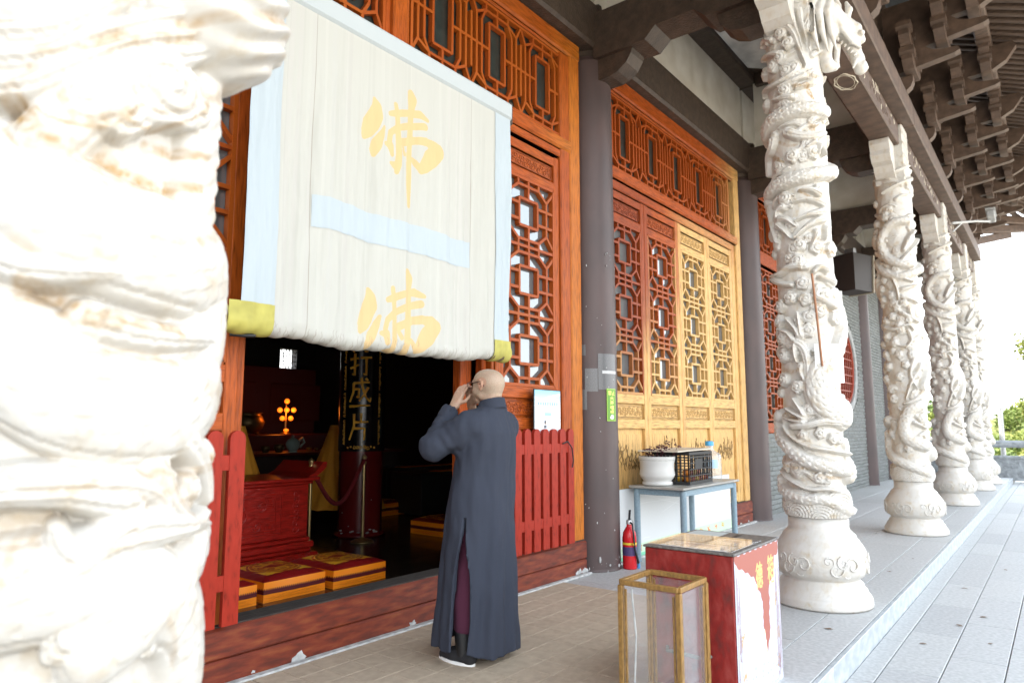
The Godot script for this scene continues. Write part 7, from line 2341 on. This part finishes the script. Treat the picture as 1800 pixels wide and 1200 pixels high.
func donation_box() -> void:
	var x0 := 3.475
	var x1 := 4.16
	var z0 := -1.825
	var z1 := -1.338
	var h := 0.765
	var red := mat("box_red", Color(1, 1, 1), 0.45, noise_tex(0.006, 5, Color(0.36, 0.14, 0.13), Color(0.56, 0.22, 0.2), 121, 1024, FastNoiseLite.TYPE_SIMPLEX_SMOOTH, Color(0.5, 0.1, 0.08), 0.45), Vector3(2.2, 1.1, 2.2), bump_tex(0.02, 4, 1.5, 122))
	var t := thing("donation_box", "weathered red donation box with one face peeled white", "donation box")
	var b := MB.new()
	b.bb(x0, x1, 0.0, h - 0.012, z0, z1, 0.006)
	obj("body", b, red, t)
	# the peeling front: white undercoat, a brown remnant, pale gold characters
	var w := 256
	var hh := 256
	var im := Image.create(w, hh, false, Image.FORMAT_RGB8)
	im.fill(Color(0.7, 0.71, 0.75))
	var brown := Color(0.6, 0.34, 0.29)
	var p := PackedVector2Array([Vector2(0, 0), Vector2(256, 0), Vector2(256, 22), Vector2(226, 28), Vector2(218, 60), Vector2(186, 80), Vector2(186, 140), Vector2(168, 196), Vector2(160, 170), Vector2(146, 160), Vector2(150, 120), Vector2(138, 84), Vector2(120, 62), Vector2(96, 48), Vector2(60, 34), Vector2(20, 20), Vector2(6, 14)])
	for y in 200:
		for x in w:
			if Geometry2D.is_point_in_polygon(Vector2(x + 3.0 * sin(y * 0.11) + 1.5 * sin(y * 0.37), y + 2.0 * sin(x * 0.2)), p): im.set_pixel(x, y, brown)
	var gold := Color(0.86, 0.72, 0.42)
	write(im, "merit", Vector2(112, 24), Vector2(42, 50), 2.6, gold)
	write(im, "chest", Vector2(182, 20), Vector2(42, 54), 2.6, gold)
	for q in [[218, 92], [222, 150], [222, 205], [20, 130], [26, 190]]:
		for s in 7: brush(im, [Vector2(q[0] + rng.randf_range(0, 22), q[1] + rng.randf_range(0, 28)), Vector2(q[0] + rng.randf_range(0, 22), q[1] + rng.randf_range(0, 28))], 2.0, 0.8, Color(0.7, 0.58, 0.42))
	for k in 46:
		var x := 242.0 + rng.randf_range(-14, 12) if k % 3 else rng.randf_range(4, 24)
		brush(im, [Vector2(x, rng.randf_range(30, 250)), Vector2(x + rng.randf_range(-6, 6), rng.randf_range(30, 250))], rng.randf_range(0.6, 2.4), 0.6, Color(0.58, 0.54, 0.58).lerp(Color(0.5, 0.35, 0.34), rng.randf() * rng.randf()))
	for k in 60: dab(im, Vector2(rng.randf_range(0, 256), rng.randf_range(200, 256)), rng.randf_range(0.6, 2.5), Color(0.56, 0.54, 0.58))
	brush(im, [Vector2(150, 150), Vector2(160, 190), Vector2(146, 200), Vector2(164, 204)], 4, 2, Color(0.93, 0.87, 0.76))
	var fm := mat("box_front", Color(1, 1, 1), 0.5)
	fm.albedo_texture = ImageTexture.create_from_image(im)
	b = MB.new()
	b.quad(Vector3(x0 + 0.004, 0.0, z1 + 0.003), Vector3(x1 - 0.002, 0.0, z1 + 0.003), Vector3(x1 - 0.002, h - 0.014, z1 + 0.003), Vector3(x0 + 0.004, h - 0.014, z1 + 0.003))
	obj("peeled_front", b, fm, t, "front face peeled white with a brown remnant")
	b = MB.new()
	b.bb(x0 - 0.008, x1 + 0.008, h - 0.012, h, z0 - 0.008, z1 + 0.008, 0.004)
	obj("lid", b, mat("box_lid", Color(0.22, 0.2, 0.18), 0.5, noise_tex(0.02, 5, G(0.55), G(1.0), 123), Vector3(3, 3, 3)), t)
	b = MB.new()
	b.bb(x0 + 0.48, x0 + 0.62, h + 0.0005, h + 0.003, z1 - 0.2, z1 - 0.18, 0.0)
	obj("coin_slot", b, M.black, t)
	# papers under a sheet of glass on the lid
	var words := ["printed white leaflet under the glass at the box's left side", "leaflet with a grey-blue panel under the glass on the donation box", "blank pale sheet under the glass at the back of the box"]
	var k := 0
	for q in [[x0 + 0.03, x0 + 0.22, z1 - 0.42, z1 - 0.04, Color(0.66, 0.66, 0.66)], [x0 + 0.24, x0 + 0.44, z1 - 0.24, z1 - 0.03, Color(0.72, 0.7, 0.64)], [x0 + 0.25, x0 + 0.66, z1 - 0.47, z1 - 0.27, Color(0.42, 0.46, 0.45)]]:
		var pi := Image.create(128, 128, false, Image.FORMAT_RGB8)
		var c: Color = (q[4] as Color).linear_to_srgb()
		pi.fill(c)
		if k < 2:
			pi.fill_rect(Rect2i(60, 30, 50, 60), Color(0.5, 0.52, 0.62))
			for r in 9: pi.fill_rect(Rect2i(12, 12 + r * 12, 40, 4), c * 0.8)
		var m := mat("leaflet_%d" % k, Color(1, 1, 1), 0.5)
		m.albedo_texture = ImageTexture.create_from_image(pi)
		b = MB.new()
		b.quad(Vector3(q[0], h + 0.0015, q[3]), Vector3(q[1], h + 0.0015, q[3]), Vector3(q[1], h + 0.0015, q[2]), Vector3(q[0], h + 0.0015, q[2]))
		tag(obj("leaflet", b, m), words[k], "leaflet"); k += 1
	b = MB.new()
	b.bb(x0 + 0.015, x0 + 0.46, h + 0.004, h + 0.009, z1 - 0.48, z1 - 0.012, 0.001)
	tag(obj("glass_sheet", b, M.glass), "sheet of glass lying on top of the donation box", "glass")
	# iron handle low on the red side
	b = MB.new()
	b.tube([Vector3(x0 - 0.002, 0.26, z0 + 0.12), Vector3(x0 - 0.03, 0.25, z0 + 0.13), Vector3(x0 - 0.03, 0.245, z1 - 0.14), Vector3(x0 - 0.002, 0.255, z1 - 0.13)], 0.009, 8)
	obj("handle", b, M.box_lid, t)

func glass_case() -> void:
	var x0 := 3.06
	var x1 := 3.36
	var z0 := -1.74
	var z1 := -1.44
	var h := 0.65
	var t := thing("glass_case", "tall empty glass case with brass-coloured frame beside the donation box", "glass case")
	var fr := mat("case_frame", Color(0.42, 0.235, 0.07), 0.42, noise_tex(0.02, 4, G(0.7), G(1.0), 131), Vector3(4, 2, 4))
	fr.metallic = 0.25
	var e := 0.013
	for q in [[x0, z0], [x1, z0], [x0, z1], [x1, z1]]:
		var b := MB.new()
		b.bb(q[0] - e, q[0] + e, 0.0, h - e * 1.01, q[1] - e, q[1] + e, 0.003)
		obj("post", b, fr, t)
	for y in [h, 0.03, 0.1]:
		for q in [[x0, z0, x1, z0], [x0, z1, x1, z1], [x0, z0, x0, z1], [x1, z0, x1, z1]]:
			var b := MB.new()
			b.bar(Vector3(q[0], y, q[1]), Vector3(q[2], y, q[3]), e * 1.9, e * 1.9, Vector3(0, 1, 0), 0.003)
			obj("rail", b, fr, t)
	for q in [[x0, z0, x1, z0], [x0, z1, x1, z1], [x0, z0, x0, z1], [x1, z0, x1, z1]]:
		var b := MB.new()
		var n := Vector3(0, 0, 1) if q[1] == q[3] else Vector3(1, 0, 0)
		b.bar(Vector3(q[0], h * 0.5 + 0.04, q[1]), Vector3(q[2], h * 0.5 + 0.04, q[3]), h - 0.12, 0.004, n)
		obj("pane", b, M.glass, t)
		# bead strips that hold the pane
		for k in 2:
			var s := MB.new()
			var at := Vector3(lerpf(q[0], q[2], 0.085 if k == 0 else 0.915), 0, lerpf(q[1], q[3], 0.085 if k == 0 else 0.915))
			s.bb(at.x - 0.005, at.x + 0.005, 0.115, h - 0.03, at.z - 0.005, at.z + 0.005, 0.001)
			obj("bead", s, fr, t)
	var cord := MB.new()
	cord.tube([Vector3(x0 + 0.03, h - 0.03, z0 + 0.04), Vector3(x0 + 0.05, 0.4, z0 + 0.05), Vector3(x0 + 0.04, 0.12, z0 + 0.04)], 0.005, 6)
	obj("sealant", cord, M.white_paint, t)

# ---------------------------------------------------------------- the robed person
func build_person() -> void:
	var t := thing("person", "shaven-headed person in a long dark blue robe and glasses, hands raised to the forehead", "person", Vector3(3.33, 0, -2.88))
	# local frame: faces -z; x to the right; origin on the floor between the feet
	var K := Vector3(0.01, 1.655, 0.055)       # middle of the head
	var b := MB.new()
	var F := Field.new(K + Vector3(-0.13, -0.23, -0.16), K + Vector3(0.13, 0.14, 0.15), 0.0042)
	F.capsule(K + Vector3(0, 0.012, 0.028), 0.084, K + Vector3(0, 0.012, 0.028), 0.084, 0.02)
	F.capsule(K + Vector3(0, 0.022, -0.022), 0.078, K + Vector3(0, 0.0, -0.03), 0.074, 0.03)
	F.capsule(K + Vector3(0, -0.05, -0.045), 0.053, K + Vector3(0, -0.088, -0.07), 0.032, 0.03)
	F.capsule(K + Vector3(-0.04, -0.04, -0.055), 0.03, K + Vector3(0.04, -0.04, -0.055), 0.03, 0.02)
	F.capsule(K + Vector3(-0.05, -0.065, -0.01), 0.026, K + Vector3(0.05, -0.065, -0.01), 0.026, 0.03)
	F.capsule(K + Vector3(0, 0.005, -0.1), 0.011, K + Vector3(0, -0.03, -0.119), 0.014, 0.012)      # nose
	F.capsule(K + Vector3(-0.012, -0.034, -0.108), 0.009, K + Vector3(0.012, -0.034, -0.108), 0.009, 0.008)
	F.capsule(K + Vector3(-0.034, 0.024, -0.091), 0.011, K + Vector3(0.034, 0.024, -0.091), 0.011, 0.014)      # brow
	F.capsule(K + Vector3(-0.018, -0.066, -0.098), 0.008, K + Vector3(0.018, -0.066, -0.098), 0.008, 0.006)      # lips
	F.capsule(K + Vector3(-0.02, -0.0625, -0.108), 0.002, K + Vector3(0.02, -0.0625, -0.108), 0.002, 0.003, true)
	for s in [-1.0, 1.0]:
		F.capsule(K + Vector3(0.031 * s, 0.006, -0.098), 0.012, K + Vector3(0.031 * s, 0.006, -0.1), 0.012, 0.008, true)
		F.capsule(K + Vector3(0.031 * s, 0.005, -0.087), 0.012, K + Vector3(0.031 * s, 0.005, -0.087), 0.012, 0.003)
		# ear: helix, lobe, hollow
		var E := K + Vector3(0.082 * s, -0.01, 0.005)
		F.capsule(E + Vector3(0, -0.005, 0), 0.013, E + Vector3(0.004 * s, 0.012, 0.006), 0.016, 0.01)
		F.chain([E + Vector3(0.0, 0.028, -0.014), 0.005, E + Vector3(0.008 * s, 0.036, 0.004), 0.0055, E + Vector3(0.013 * s, 0.026, 0.02), 0.006, E + Vector3(0.011 * s, 0.004, 0.02), 0.006, E + Vector3(0.006 * s, -0.02, 0.008), 0.008], 0.006)
		F.capsule(E + Vector3(0.014 * s, 0.008, 0.006), 0.008, E + Vector3(0.012 * s, -0.006, 0.0), 0.006, 0.004, true)
	F.capsule(K + Vector3(0, -0.05, 0.03), 0.058, K + Vector3(0, -0.2, 0.045), 0.064, 0.03)      # neck
	F.capsule(K + Vector3(-0.05, -0.083, 0.088), 0.004, K + Vector3(0.05, -0.083, 0.088), 0.004, 0.012, true)
	F.into(b, func(p: Vector3):
		var q: Vector3 = p - K
		var shave := smoothstep(-0.075, -0.05, q.z) * smoothstep(-0.075, -0.05, q.y)
		if absf(q.x) > 0.083 and absf(q.y) < 0.05: shave = 0.0
		var c := Color(1, 1, 1).lerp(Color(0.93, 1.0, 1.0), shave)
		if absf(q.x) > 0.08: c = Color(1.05, 0.85, 0.8)
		return c)
	# hands pressed together before the forehead, each finger its own chain
	for s in [-1.0, 1.0]:
		var elbow := Vector3(0.3 * s - (0.0 if s < 0 else 0.0), 1.3, -0.14)
		var wrist := Vector3(0.085 * s - 0.005, 1.52, -0.145)
		var H := Field.new(Vector3(minf(wrist.x, 0.0) - 0.12, 1.36, -0.27), Vector3(maxf(wrist.x, 0.0) + 0.12, 1.75, 0.0), 0.0038)
		H.capsule(elbow.lerp(wrist, 0.6), 0.034, wrist, 0.026, 0.01)
		var up := Vector3(-0.36 * s, 0.9, 0.2).normalized()           # along the palm, leaning in
		var th := Vector3(0.0, -0.2, 0.98)                            # towards the face: the thumb side
		th = (th - up * th.dot(up)).normalized()
		var pn := up.cross(th).normalized()                           # across the palm
		if pn.x * s > 0.0: pn = -pn                                   # pn points at the other hand
		var pal := wrist + up * 0.05
		for w in [-0.026, -0.009, 0.009, 0.026]:
			H.capsule(wrist + up * 0.012 + th * w * 0.7, 0.0175, wrist + up * 0.092 + th * w, 0.0145, 0.012)
		var lens := [0.064, 0.076, 0.07, 0.053]
		for k in 4:
			var w := 0.027 - k * 0.0185
			var root := wrist + up * 0.093 + th * w
			var L: float = lens[k]
			var d := (up + th * (0.05 - 0.035 * k) + pn * 0.1).normalized()
			var curl := pn * (0.18 + 0.05 * k) + Vector3(0, 0, 0)
			var j1 := root + d * L * 0.46
			var d2 := (d + curl).normalized()
			var j2 := j1 + d2 * L * 0.32
			var d3 := (d2 + curl).normalized()
			H.chain([root - d * 0.012, 0.0098, j1, 0.0086, j2, 0.0078, j2 + d3 * L * 0.26, 0.0066], 0.0035)
		var tb := wrist + up * 0.03 + th * 0.028
		var t1 := tb + (th * 0.75 + up * 0.65 + pn * 0.25).normalized() * 0.042
		var t2 := t1 + (th * 0.15 + up * 0.95 + pn * 0.3).normalized() * 0.032
		H.chain([tb - th * 0.012, 0.0155, t1, 0.0108, t2, 0.0095, t2 + (up + pn * 0.25).normalized() * 0.02, 0.0078], 0.006)
		H.into(b, func(_p): return Color(1.04, 0.94, 0.92))
	var body := obj("body", b, M.skin, t)
	# glasses
	b = MB.new()
	for s in [-1.0, 1.0]:
		b.tube([K + Vector3(0.07 * s, 0.012, -0.108), K + Vector3(0.078 * s, 0.014, -0.06), K + Vector3(0.087 * s, 0.018, 0.0), K + Vector3(0.088 * s, 0.012, 0.022), K + Vector3(0.083 * s, -0.012, 0.036)], [0.0026, 0.003, 0.003, 0.003, 0.0024], 6)
		var ring: Array = []
		for i in 21: ring.append(K + Vector3(0.036 * s + 0.03 * cos(TAU * i / 20), 0.004 + 0.021 * sin(TAU * i / 20), -0.119))
		b.tube(ring, 0.0022, 5, false)
	b.tube([K + Vector3(-0.008, 0.008, -0.12), K + Vector3(0.008, 0.008, -0.12)], 0.002, 5)
	obj("glasses", b, mat("spectacle_frame", Color(0.05, 0.012, 0.01), 0.35), t)
	# robe: lofted body, two sleeves, collar; folds grow towards the hem, a slit opens at the left
	var R := Field.new(Vector3(-0.5, 0.02, -0.4), Vector3(0.5, 1.62, 0.36), 0.0092)
	var sec := [[0.0, 0.0, -0.005, 0.305, 0.228], [0.3, 0.0, -0.005, 0.282, 0.212], [0.6, 0.0, 0.0, 0.258, 0.198], [0.9, 0.0, 0.01, 0.24, 0.185], [1.1, 0.005, 0.03, 0.222, 0.165], [1.25, 0.008, 0.045, 0.222, 0.16], [1.36, 0.01, 0.055, 0.22, 0.15], [1.43, 0.01, 0.06, 0.195, 0.125], [1.48, 0.01, 0.072, 0.14, 0.1], [1.52, 0.01, 0.086, 0.09, 0.086], [1.6, 0.01, 0.095, 0.07, 0.07]]
	R.each(func(p: Vector3, g: float):
		var y: float = p.y
		if y > 1.56: return g
		var i := 0
		while i < sec.size() - 2 and y > float(sec[i + 1][0]): i += 1
		var u: float = (y - sec[i][0]) / (sec[i + 1][0] - sec[i][0])
		var cx: float = lerpf(sec[i][1], sec[i + 1][1], u)
		var cz: float = lerpf(sec[i][2], sec[i + 1][2], u)
		var a: float = lerpf(sec[i][3], sec[i + 1][3], u)
		var c: float = lerpf(sec[i][4], sec[i + 1][4], u)
		var dx: float = p.x - cx
		var dz: float = p.z - cz
		var q := sqrt(dx * dx / (a * a) + dz * dz / (c * c))
		if q > 1.5: return g
		var ang := atan2(dz, dx)
		var low := smoothstep(1.1, 0.15, y)
		var f := 0.013 * low * sin(ang * 7.0 + 0.8 * sin(y * 3.0)) + 0.006 * low * sin(ang * 15.0 + y * 2.0 + 1.0)
		f += 0.004 * smoothstep(0.7, 1.2, y) * sin(ang * 5.0 + y * 16.0) * smoothstep(1.45, 1.3, y)
		f += 0.005 * exp(-pow((ang - 1.25) / 0.07, 2.0)) * -1.0 * smoothstep(0.6, 1.0, y)       # back seam
		var d := (q - 1.0) * minf(a, c) * 0.95 - f
		# hollow skirt, so that the slit opens on dark inside
		var inner := (q - 1.0) * minf(a, c) * 0.95 - f + 0.024
		if y < 0.84: d = maxf(d, -inner)
		# slit on the left side
		if y < 0.86 and dx < 0.0:
			var w := 0.004 + 0.055 * smoothstep(0.83, 0.45, y) - 0.018 * smoothstep(0.3, 0.05, y)
			var across := (ang - 2.86) * a
			if ang < 0.0: across = (ang + TAU - 2.86) * a
			d = maxf(d, w - absf(across))
		d = maxf(d, 0.075 - 0.012 * sin(ang) + 0.03 * smoothstep(0.1, 0.3, -dx) - y)       # hem
		return minf(g, d))
	for s in [-1.0, 1.0]:
		var sh := Vector3(0.17 * s + 0.01, 1.41, 0.05)
		var el := Vector3(0.295 * s + 0.005, 1.275, -0.12)
		var cu := Vector3(0.125 * s, 1.485, -0.148)
		R.capsule(sh, 0.085, el, 0.082, 0.06)
		R.capsule(el, 0.08, cu, 0.058, 0.035)
		R.capsule(cu + (cu - el).normalized() * 0.045, 0.05, cu + (cu - el).normalized() * 0.09, 0.054, 0.004, true)
		R.capsule(cu + (cu - el).normalized() * 0.0, 0.042, cu + (cu - el).normalized() * 0.09, 0.046, 0.004, true)
	R.capsule(Vector3(0.01, 1.57, 0.075), 0.07, Vector3(0.01, 1.64, 0.07), 0.075, 0.004, true)
	# creases at the elbows and a few drag folds
	var wr := FastNoiseLite.new()
	wr.seed = 4; wr.frequency = 1.0; wr.fractal_octaves = 2
	R.each(func(p: Vector3, g: float):
		if absf(g) > 0.03: return g
		g += 0.009 * wr.get_noise_3d(p.x * 9.0, p.y * 2.6, p.z * 9.0)
		if p.y < 0.9: return g
		var s := signf(p.x)
		var e := p - Vector3(0.25 * s, 1.34, -0.1)
		var k := exp(-e.length_squared() / 0.012)
		var ph := p.y * 1.0 - p.x * s * 0.7 + p.z * 0.6
		var f := 0.007 * k * sin(ph * 62.0 + 1.6 * sin(p.z * 31.0))
		var m := p - Vector3(0.14 * s, 1.27, 0.02)
		f += 0.007 * exp(-m.length_squared() / 0.01) * sin((p.y * 0.8 + p.x * s) * 52.0 + sin(p.z * 40.0))
		var c := p - Vector3(0.2 * s, 1.4, -0.15)
		f += 0.004 * exp(-c.length_squared() / 0.008) * sin((p.y - p.x * s) * 80.0 + 2.0 * sin(p.y * 35.0))
		return g + f)
	b = MB.new()
	R.into(b)
	obj("robe", b, M.robe, t)
	# collar band
	b = MB.new()
	b.sheet(40, 4, func(u, v):
		var a: float = -u * TAU
		return Vector3(0.01 + cos(a) * lerpf(0.092, 0.079, v), 1.5 + v * 0.062 + 0.016 * sin(a), 0.088 + sin(a) * lerpf(0.092, 0.077, v)))
	obj("collar", b, M.robe, t)
	# trousers, dark leggings, shoes
	for s in [-1.0, 1.0]:
		var fx: float = 0.115 * s - (0.03 if s < 0.0 else 0.0)
		b = MB.new()
		var pts: Array = []
		var rr: Array = []
		for i in 12:
			var y := 0.2 + i * 0.06
			pts.append(Vector3((fx * 0.88) - 0.02 * s * (i / 11.0), y, 0.012 + 0.005 * sin(i * 1.9)))
			rr.append(0.082 + 0.012 * sin(i * 0.6) + 0.004 * sin(i * 2.3))
		b.tube(pts, rr, 18)
		obj("trouser_leg", b, M.trousers, t)
		b = MB.new()
		b.tube([Vector3(fx, 0.06, 0.01), Vector3(fx, 0.14, 0.005), Vector3(fx, 0.24, 0.0)], [0.045, 0.052, 0.062], 16)
		obj("sock", b, M.black, t)
		var S := Field.new(Vector3(fx - 0.08, -0.01, -0.24), Vector3(fx + 0.08, 0.13, 0.12), 0.006)
		S.chain([Vector3(fx, 0.05, 0.055), 0.042, Vector3(fx, 0.05, -0.06), 0.046, Vector3(fx - 0.004 * s, 0.038, -0.15), 0.036], 0.02)
		S.capsule(Vector3(fx, 0.09, 0.03), 0.03, Vector3(fx, 0.075, -0.02), 0.036, 0.02)
		S.each(func(p: Vector3, g: float): return maxf(g, 0.022 - p.y))
		b = MB.new()
		S.into(b)
		var shoe := obj("shoe", b, mat("shoe_black", Color(0.012, 0.012, 0.014), 0.8) if not M.has("shoe_black") else M.shoe_black, t)
		b = MB.new()
		var out := PackedVector2Array()
		for i in 28:
			var a := TAU * i / 28
			var z := sin(a)
			out.append(Vector2(cos(a) * (0.049 - 0.006 * z * z + 0.003 * z), -0.05 + z * 0.142))
		b.prism(out, 0.028, Transform3D(Basis(Vector3(1, 0, 0), Vector3(0, 0, 1), Vector3(0, -1, 0)), Vector3(fx, 0.03, 0)))
		obj("sole", b, M.rubber_white, shoe)

# ---------------------------------------------------------------- beyond the terrace
func leaf_cloud(r: Vector3, n: int, size: float, seed_: int, dens := 0.5) -> ArrayMesh:
	var g := RandomNumberGenerator.new()
	g.seed = seed_
	var b := MB.new()
	for k in n:
		var d := Vector3(g.randfn(), g.randfn(), g.randfn()).normalized()
		var rad := pow(g.randf(), dens)
		var lump := 1.0 + 0.25 * sin(d.x * 5.0 + seed_) * cos(d.y * 4.0) + 0.15 * sin(d.z * 9.0)
		var p := d * r * rad * lump
		var u := Vector3(g.randfn(), g.randfn(), g.randfn()).normalized()
		var w := u.cross(Vector3(g.randfn(), g.randfn(), g.randfn())).normalized()
		var s := size * g.randf_range(0.6, 1.3)
		var t := g.randf_range(0.7, 1.25)
		b.col = Color(t * g.randf_range(0.85, 1.15), t, t * 0.9)
		b.quad(p - u * s, p + w * s * 0.5, p + u * s, p - w * s * 0.5)
	return b.mesh()

func hill_height(x: float, z: float) -> float:
	return -2.7 + 4.7 * exp(-pow((x - 78.0) / 26.0, 2.0)) + 0.5 * sin(x * 0.21 + z * 0.13) + 0.35 * sin(z * 0.37 + 1.0) - 0.02 * absf(z + 3.0)

func build_far() -> void:
	# carved stone balustrade across the end of the terrace
	var t := thing("stone_balustrade", "pale blue-grey carved stone balustrade at the end of the terrace", "balustrade")
	var zs := [-5.6, -3.7, -1.8, 0.1, 2.0, 3.9, 5.8, 7.7]
	for i in zs.size():
		var b := MB.new()
		b.bb(23.88, 24.12, -0.16, 1.2, zs[i] - 0.1, zs[i] + 0.1, 0.02)
		b.ball(Vector3(24, 1.28, zs[i]), Vector3(0.1, 0.12, 0.1), 12, 8)
		obj("post", b, M.rail_stone, t)
		if i == zs.size() - 1: break
		b = MB.new()
		b.bb(23.93, 24.07, -0.1, 0.56, zs[i] + 0.1, zs[i + 1] - 0.1, 0.02)
		b.bb(23.9, 24.1, 0.5, 0.575, zs[i] + 0.1, zs[i + 1] - 0.1, 0.01)
		var panel := obj("panel", b, M.rail_stone, t)
		b = MB.new()
		for k in 42: scroll(b, Vector3(23.928, rng.randf_range(-0.02, 0.46), rng.randf_range(zs[i] + 0.2, zs[i + 1] - 0.2)), Vector3(0, 0, 1), Vector3(0, 1, 0), rng.randf_range(0.04, 0.09), 1.0 if k % 2 else -1.0, k, 0.012)
		obj("cloud_carving", b, M.rail_stone, panel).set_meta("kind", "stuff")
		b = MB.new()
		b.bb(23.91, 24.09, 0.8, 1.0, zs[i] + 0.1, zs[i + 1] - 0.1, 0.05)
		obj("handrail", b, M.rail_stone, t)
	# pale post beyond the railing
	var pb := MB.new()
	pb.tube([Vector3(27.0, -1.5, -1.52), Vector3(27.0, 2.0, -1.52)], 0.07, 10)
	tag(obj("pale_post", pb, M.white_paint), "thin pale post beyond the balustrade", "post")
	# hill
	var h := MB.new()
	h.sheet(60, 50, func(u, v):
		var x := lerpf(27.0, 190.0, u)
		var z := lerpf(60.0, -60.0, v)
		return Vector3(x, hill_height(x, z), z))
	mat("hill_soil", Color(0.17, 0.15, 0.07), 0.95, noise_tex(0.02, 5, Color(0.5, 0.75, 0.35), Color(1, 0.95, 0.8), 141), Vector3(0.12, 0.12, 0.12))
	struct("hill", "green scrubby hillside beyond the balustrade", h, M.hill_soil)
	var greens := []
	for q in [Color(0.11, 0.15, 0.02), Color(0.075, 0.12, 0.02), Color(0.16, 0.18, 0.03)]:
		var m := mat("leaf_%d" % greens.size(), q, 0.7, null, Vector3.ONE, null, true)
		m.backlight_enabled = true; m.backlight = Color(q.r * 2.0, q.g * 2.2, q.b)
		m.cull_mode = BaseMaterial3D.CULL_DISABLED
		greens.append(m)
	var crowns := [leaf_cloud(Vector3(1.7, 1.1, 1.7), 1500, 0.16, 1), leaf_cloud(Vector3(1.3, 1.3, 1.4), 1300, 0.15, 2), leaf_cloud(Vector3(2.3, 1.3, 2.2), 1900, 0.17, 3)]
	var tones := ["yellow-green", "dark green", "pale green"]
	var k := 0
	for i in 46:
		var x := rng.randf_range(36.0, 92.0)
		var z := rng.randf_range(-0.1, 0.06) * x - 0.9 - x * 0.02
		var kind := rng.randi() % 3
		var o := thing("hillside_bush", "%s bush on the hillside beyond the balustrade" % tones[kind], "bush", Vector3(x, hill_height(x, z), z), rng.randf_range(0, 6), "bushes on the hillside")
		var c := obj("crown", crowns[rng.randi() % 3], greens[kind], o)
		c.position.y = 0.7; c.scale = Vector3.ONE * rng.randf_range(0.5, 1.0)
		var s := MB.new()
		s.tube([Vector3(0, -0.5, 0), Vector3(0.1, 0.9, 0)], [0.12, 0.05], 6)
		obj("trunk", s, M.tree_bark if M.has("tree_bark") else mat("tree_bark", Color(0.12, 0.09, 0.06), 0.9), o)
		k += 1
	# the tree whose branches reach in from the right
	var tr := thing("leafy_tree", "light green tree reaching in at the right edge behind the terrace", "tree", Vector3(36.0, -1.4, 1.6))
	var b := MB.new()
	b.tube([Vector3(0, 0, 0), Vector3(0.1, 2.0, -0.1), Vector3(0.0, 4.2, -0.2), Vector3(0.1, 6.2, -0.1)], [0.28, 0.22, 0.16, 0.06], 10)
	obj("trunk", b, M.tree_bark, tr)
	for q in [[Vector3(0, 3.4, -0.2), Vector3(0.1, 5.6, -1.9), Vector3(0.0, 6.1, -2.6)], [Vector3(0, 4.0, -0.2), Vector3(0.4, 5.4, -1.2), Vector3(0.6, 5.9, -2.2)], [Vector3(0, 4.0, 0), Vector3(-0.3, 6.0, 1.5), Vector3(0, 6.8, 2.4)], [Vector3(0, 5, 0), Vector3(0.9, 6.8, 0.2), Vector3(1.2, 7.4, 0.5)]]:
		b = MB.new()
		b.tube(q, [0.1, 0.06, 0.02], 7)
		obj("branch", b, M.tree_bark, tr)
	var cl := 0
	for q in [[Vector3(0.0, 6.1, -2.5), 0.55], [Vector3(0.3, 6.5, -1.7), 0.75], [Vector3(0.6, 5.7, -2.2), 0.5], [Vector3(-0.2, 5.2, -1.9), 0.45], [Vector3(0.2, 7.0, -0.6), 1.2], [Vector3(0, 6.6, 1.6), 1.3], [Vector3(0.6, 7.6, 0.4), 1.2], [Vector3(0.1, 5.6, 0.6), 1.0]]:
		var c := obj("crown", leaf_cloud(Vector3.ONE * float(q[1]), int(260 * float(q[1]) / 0.55), 0.1, 20 + cl, 0.6), greens[0 if cl % 2 else 2], tr)
		c.position = q[0]; cl += 1
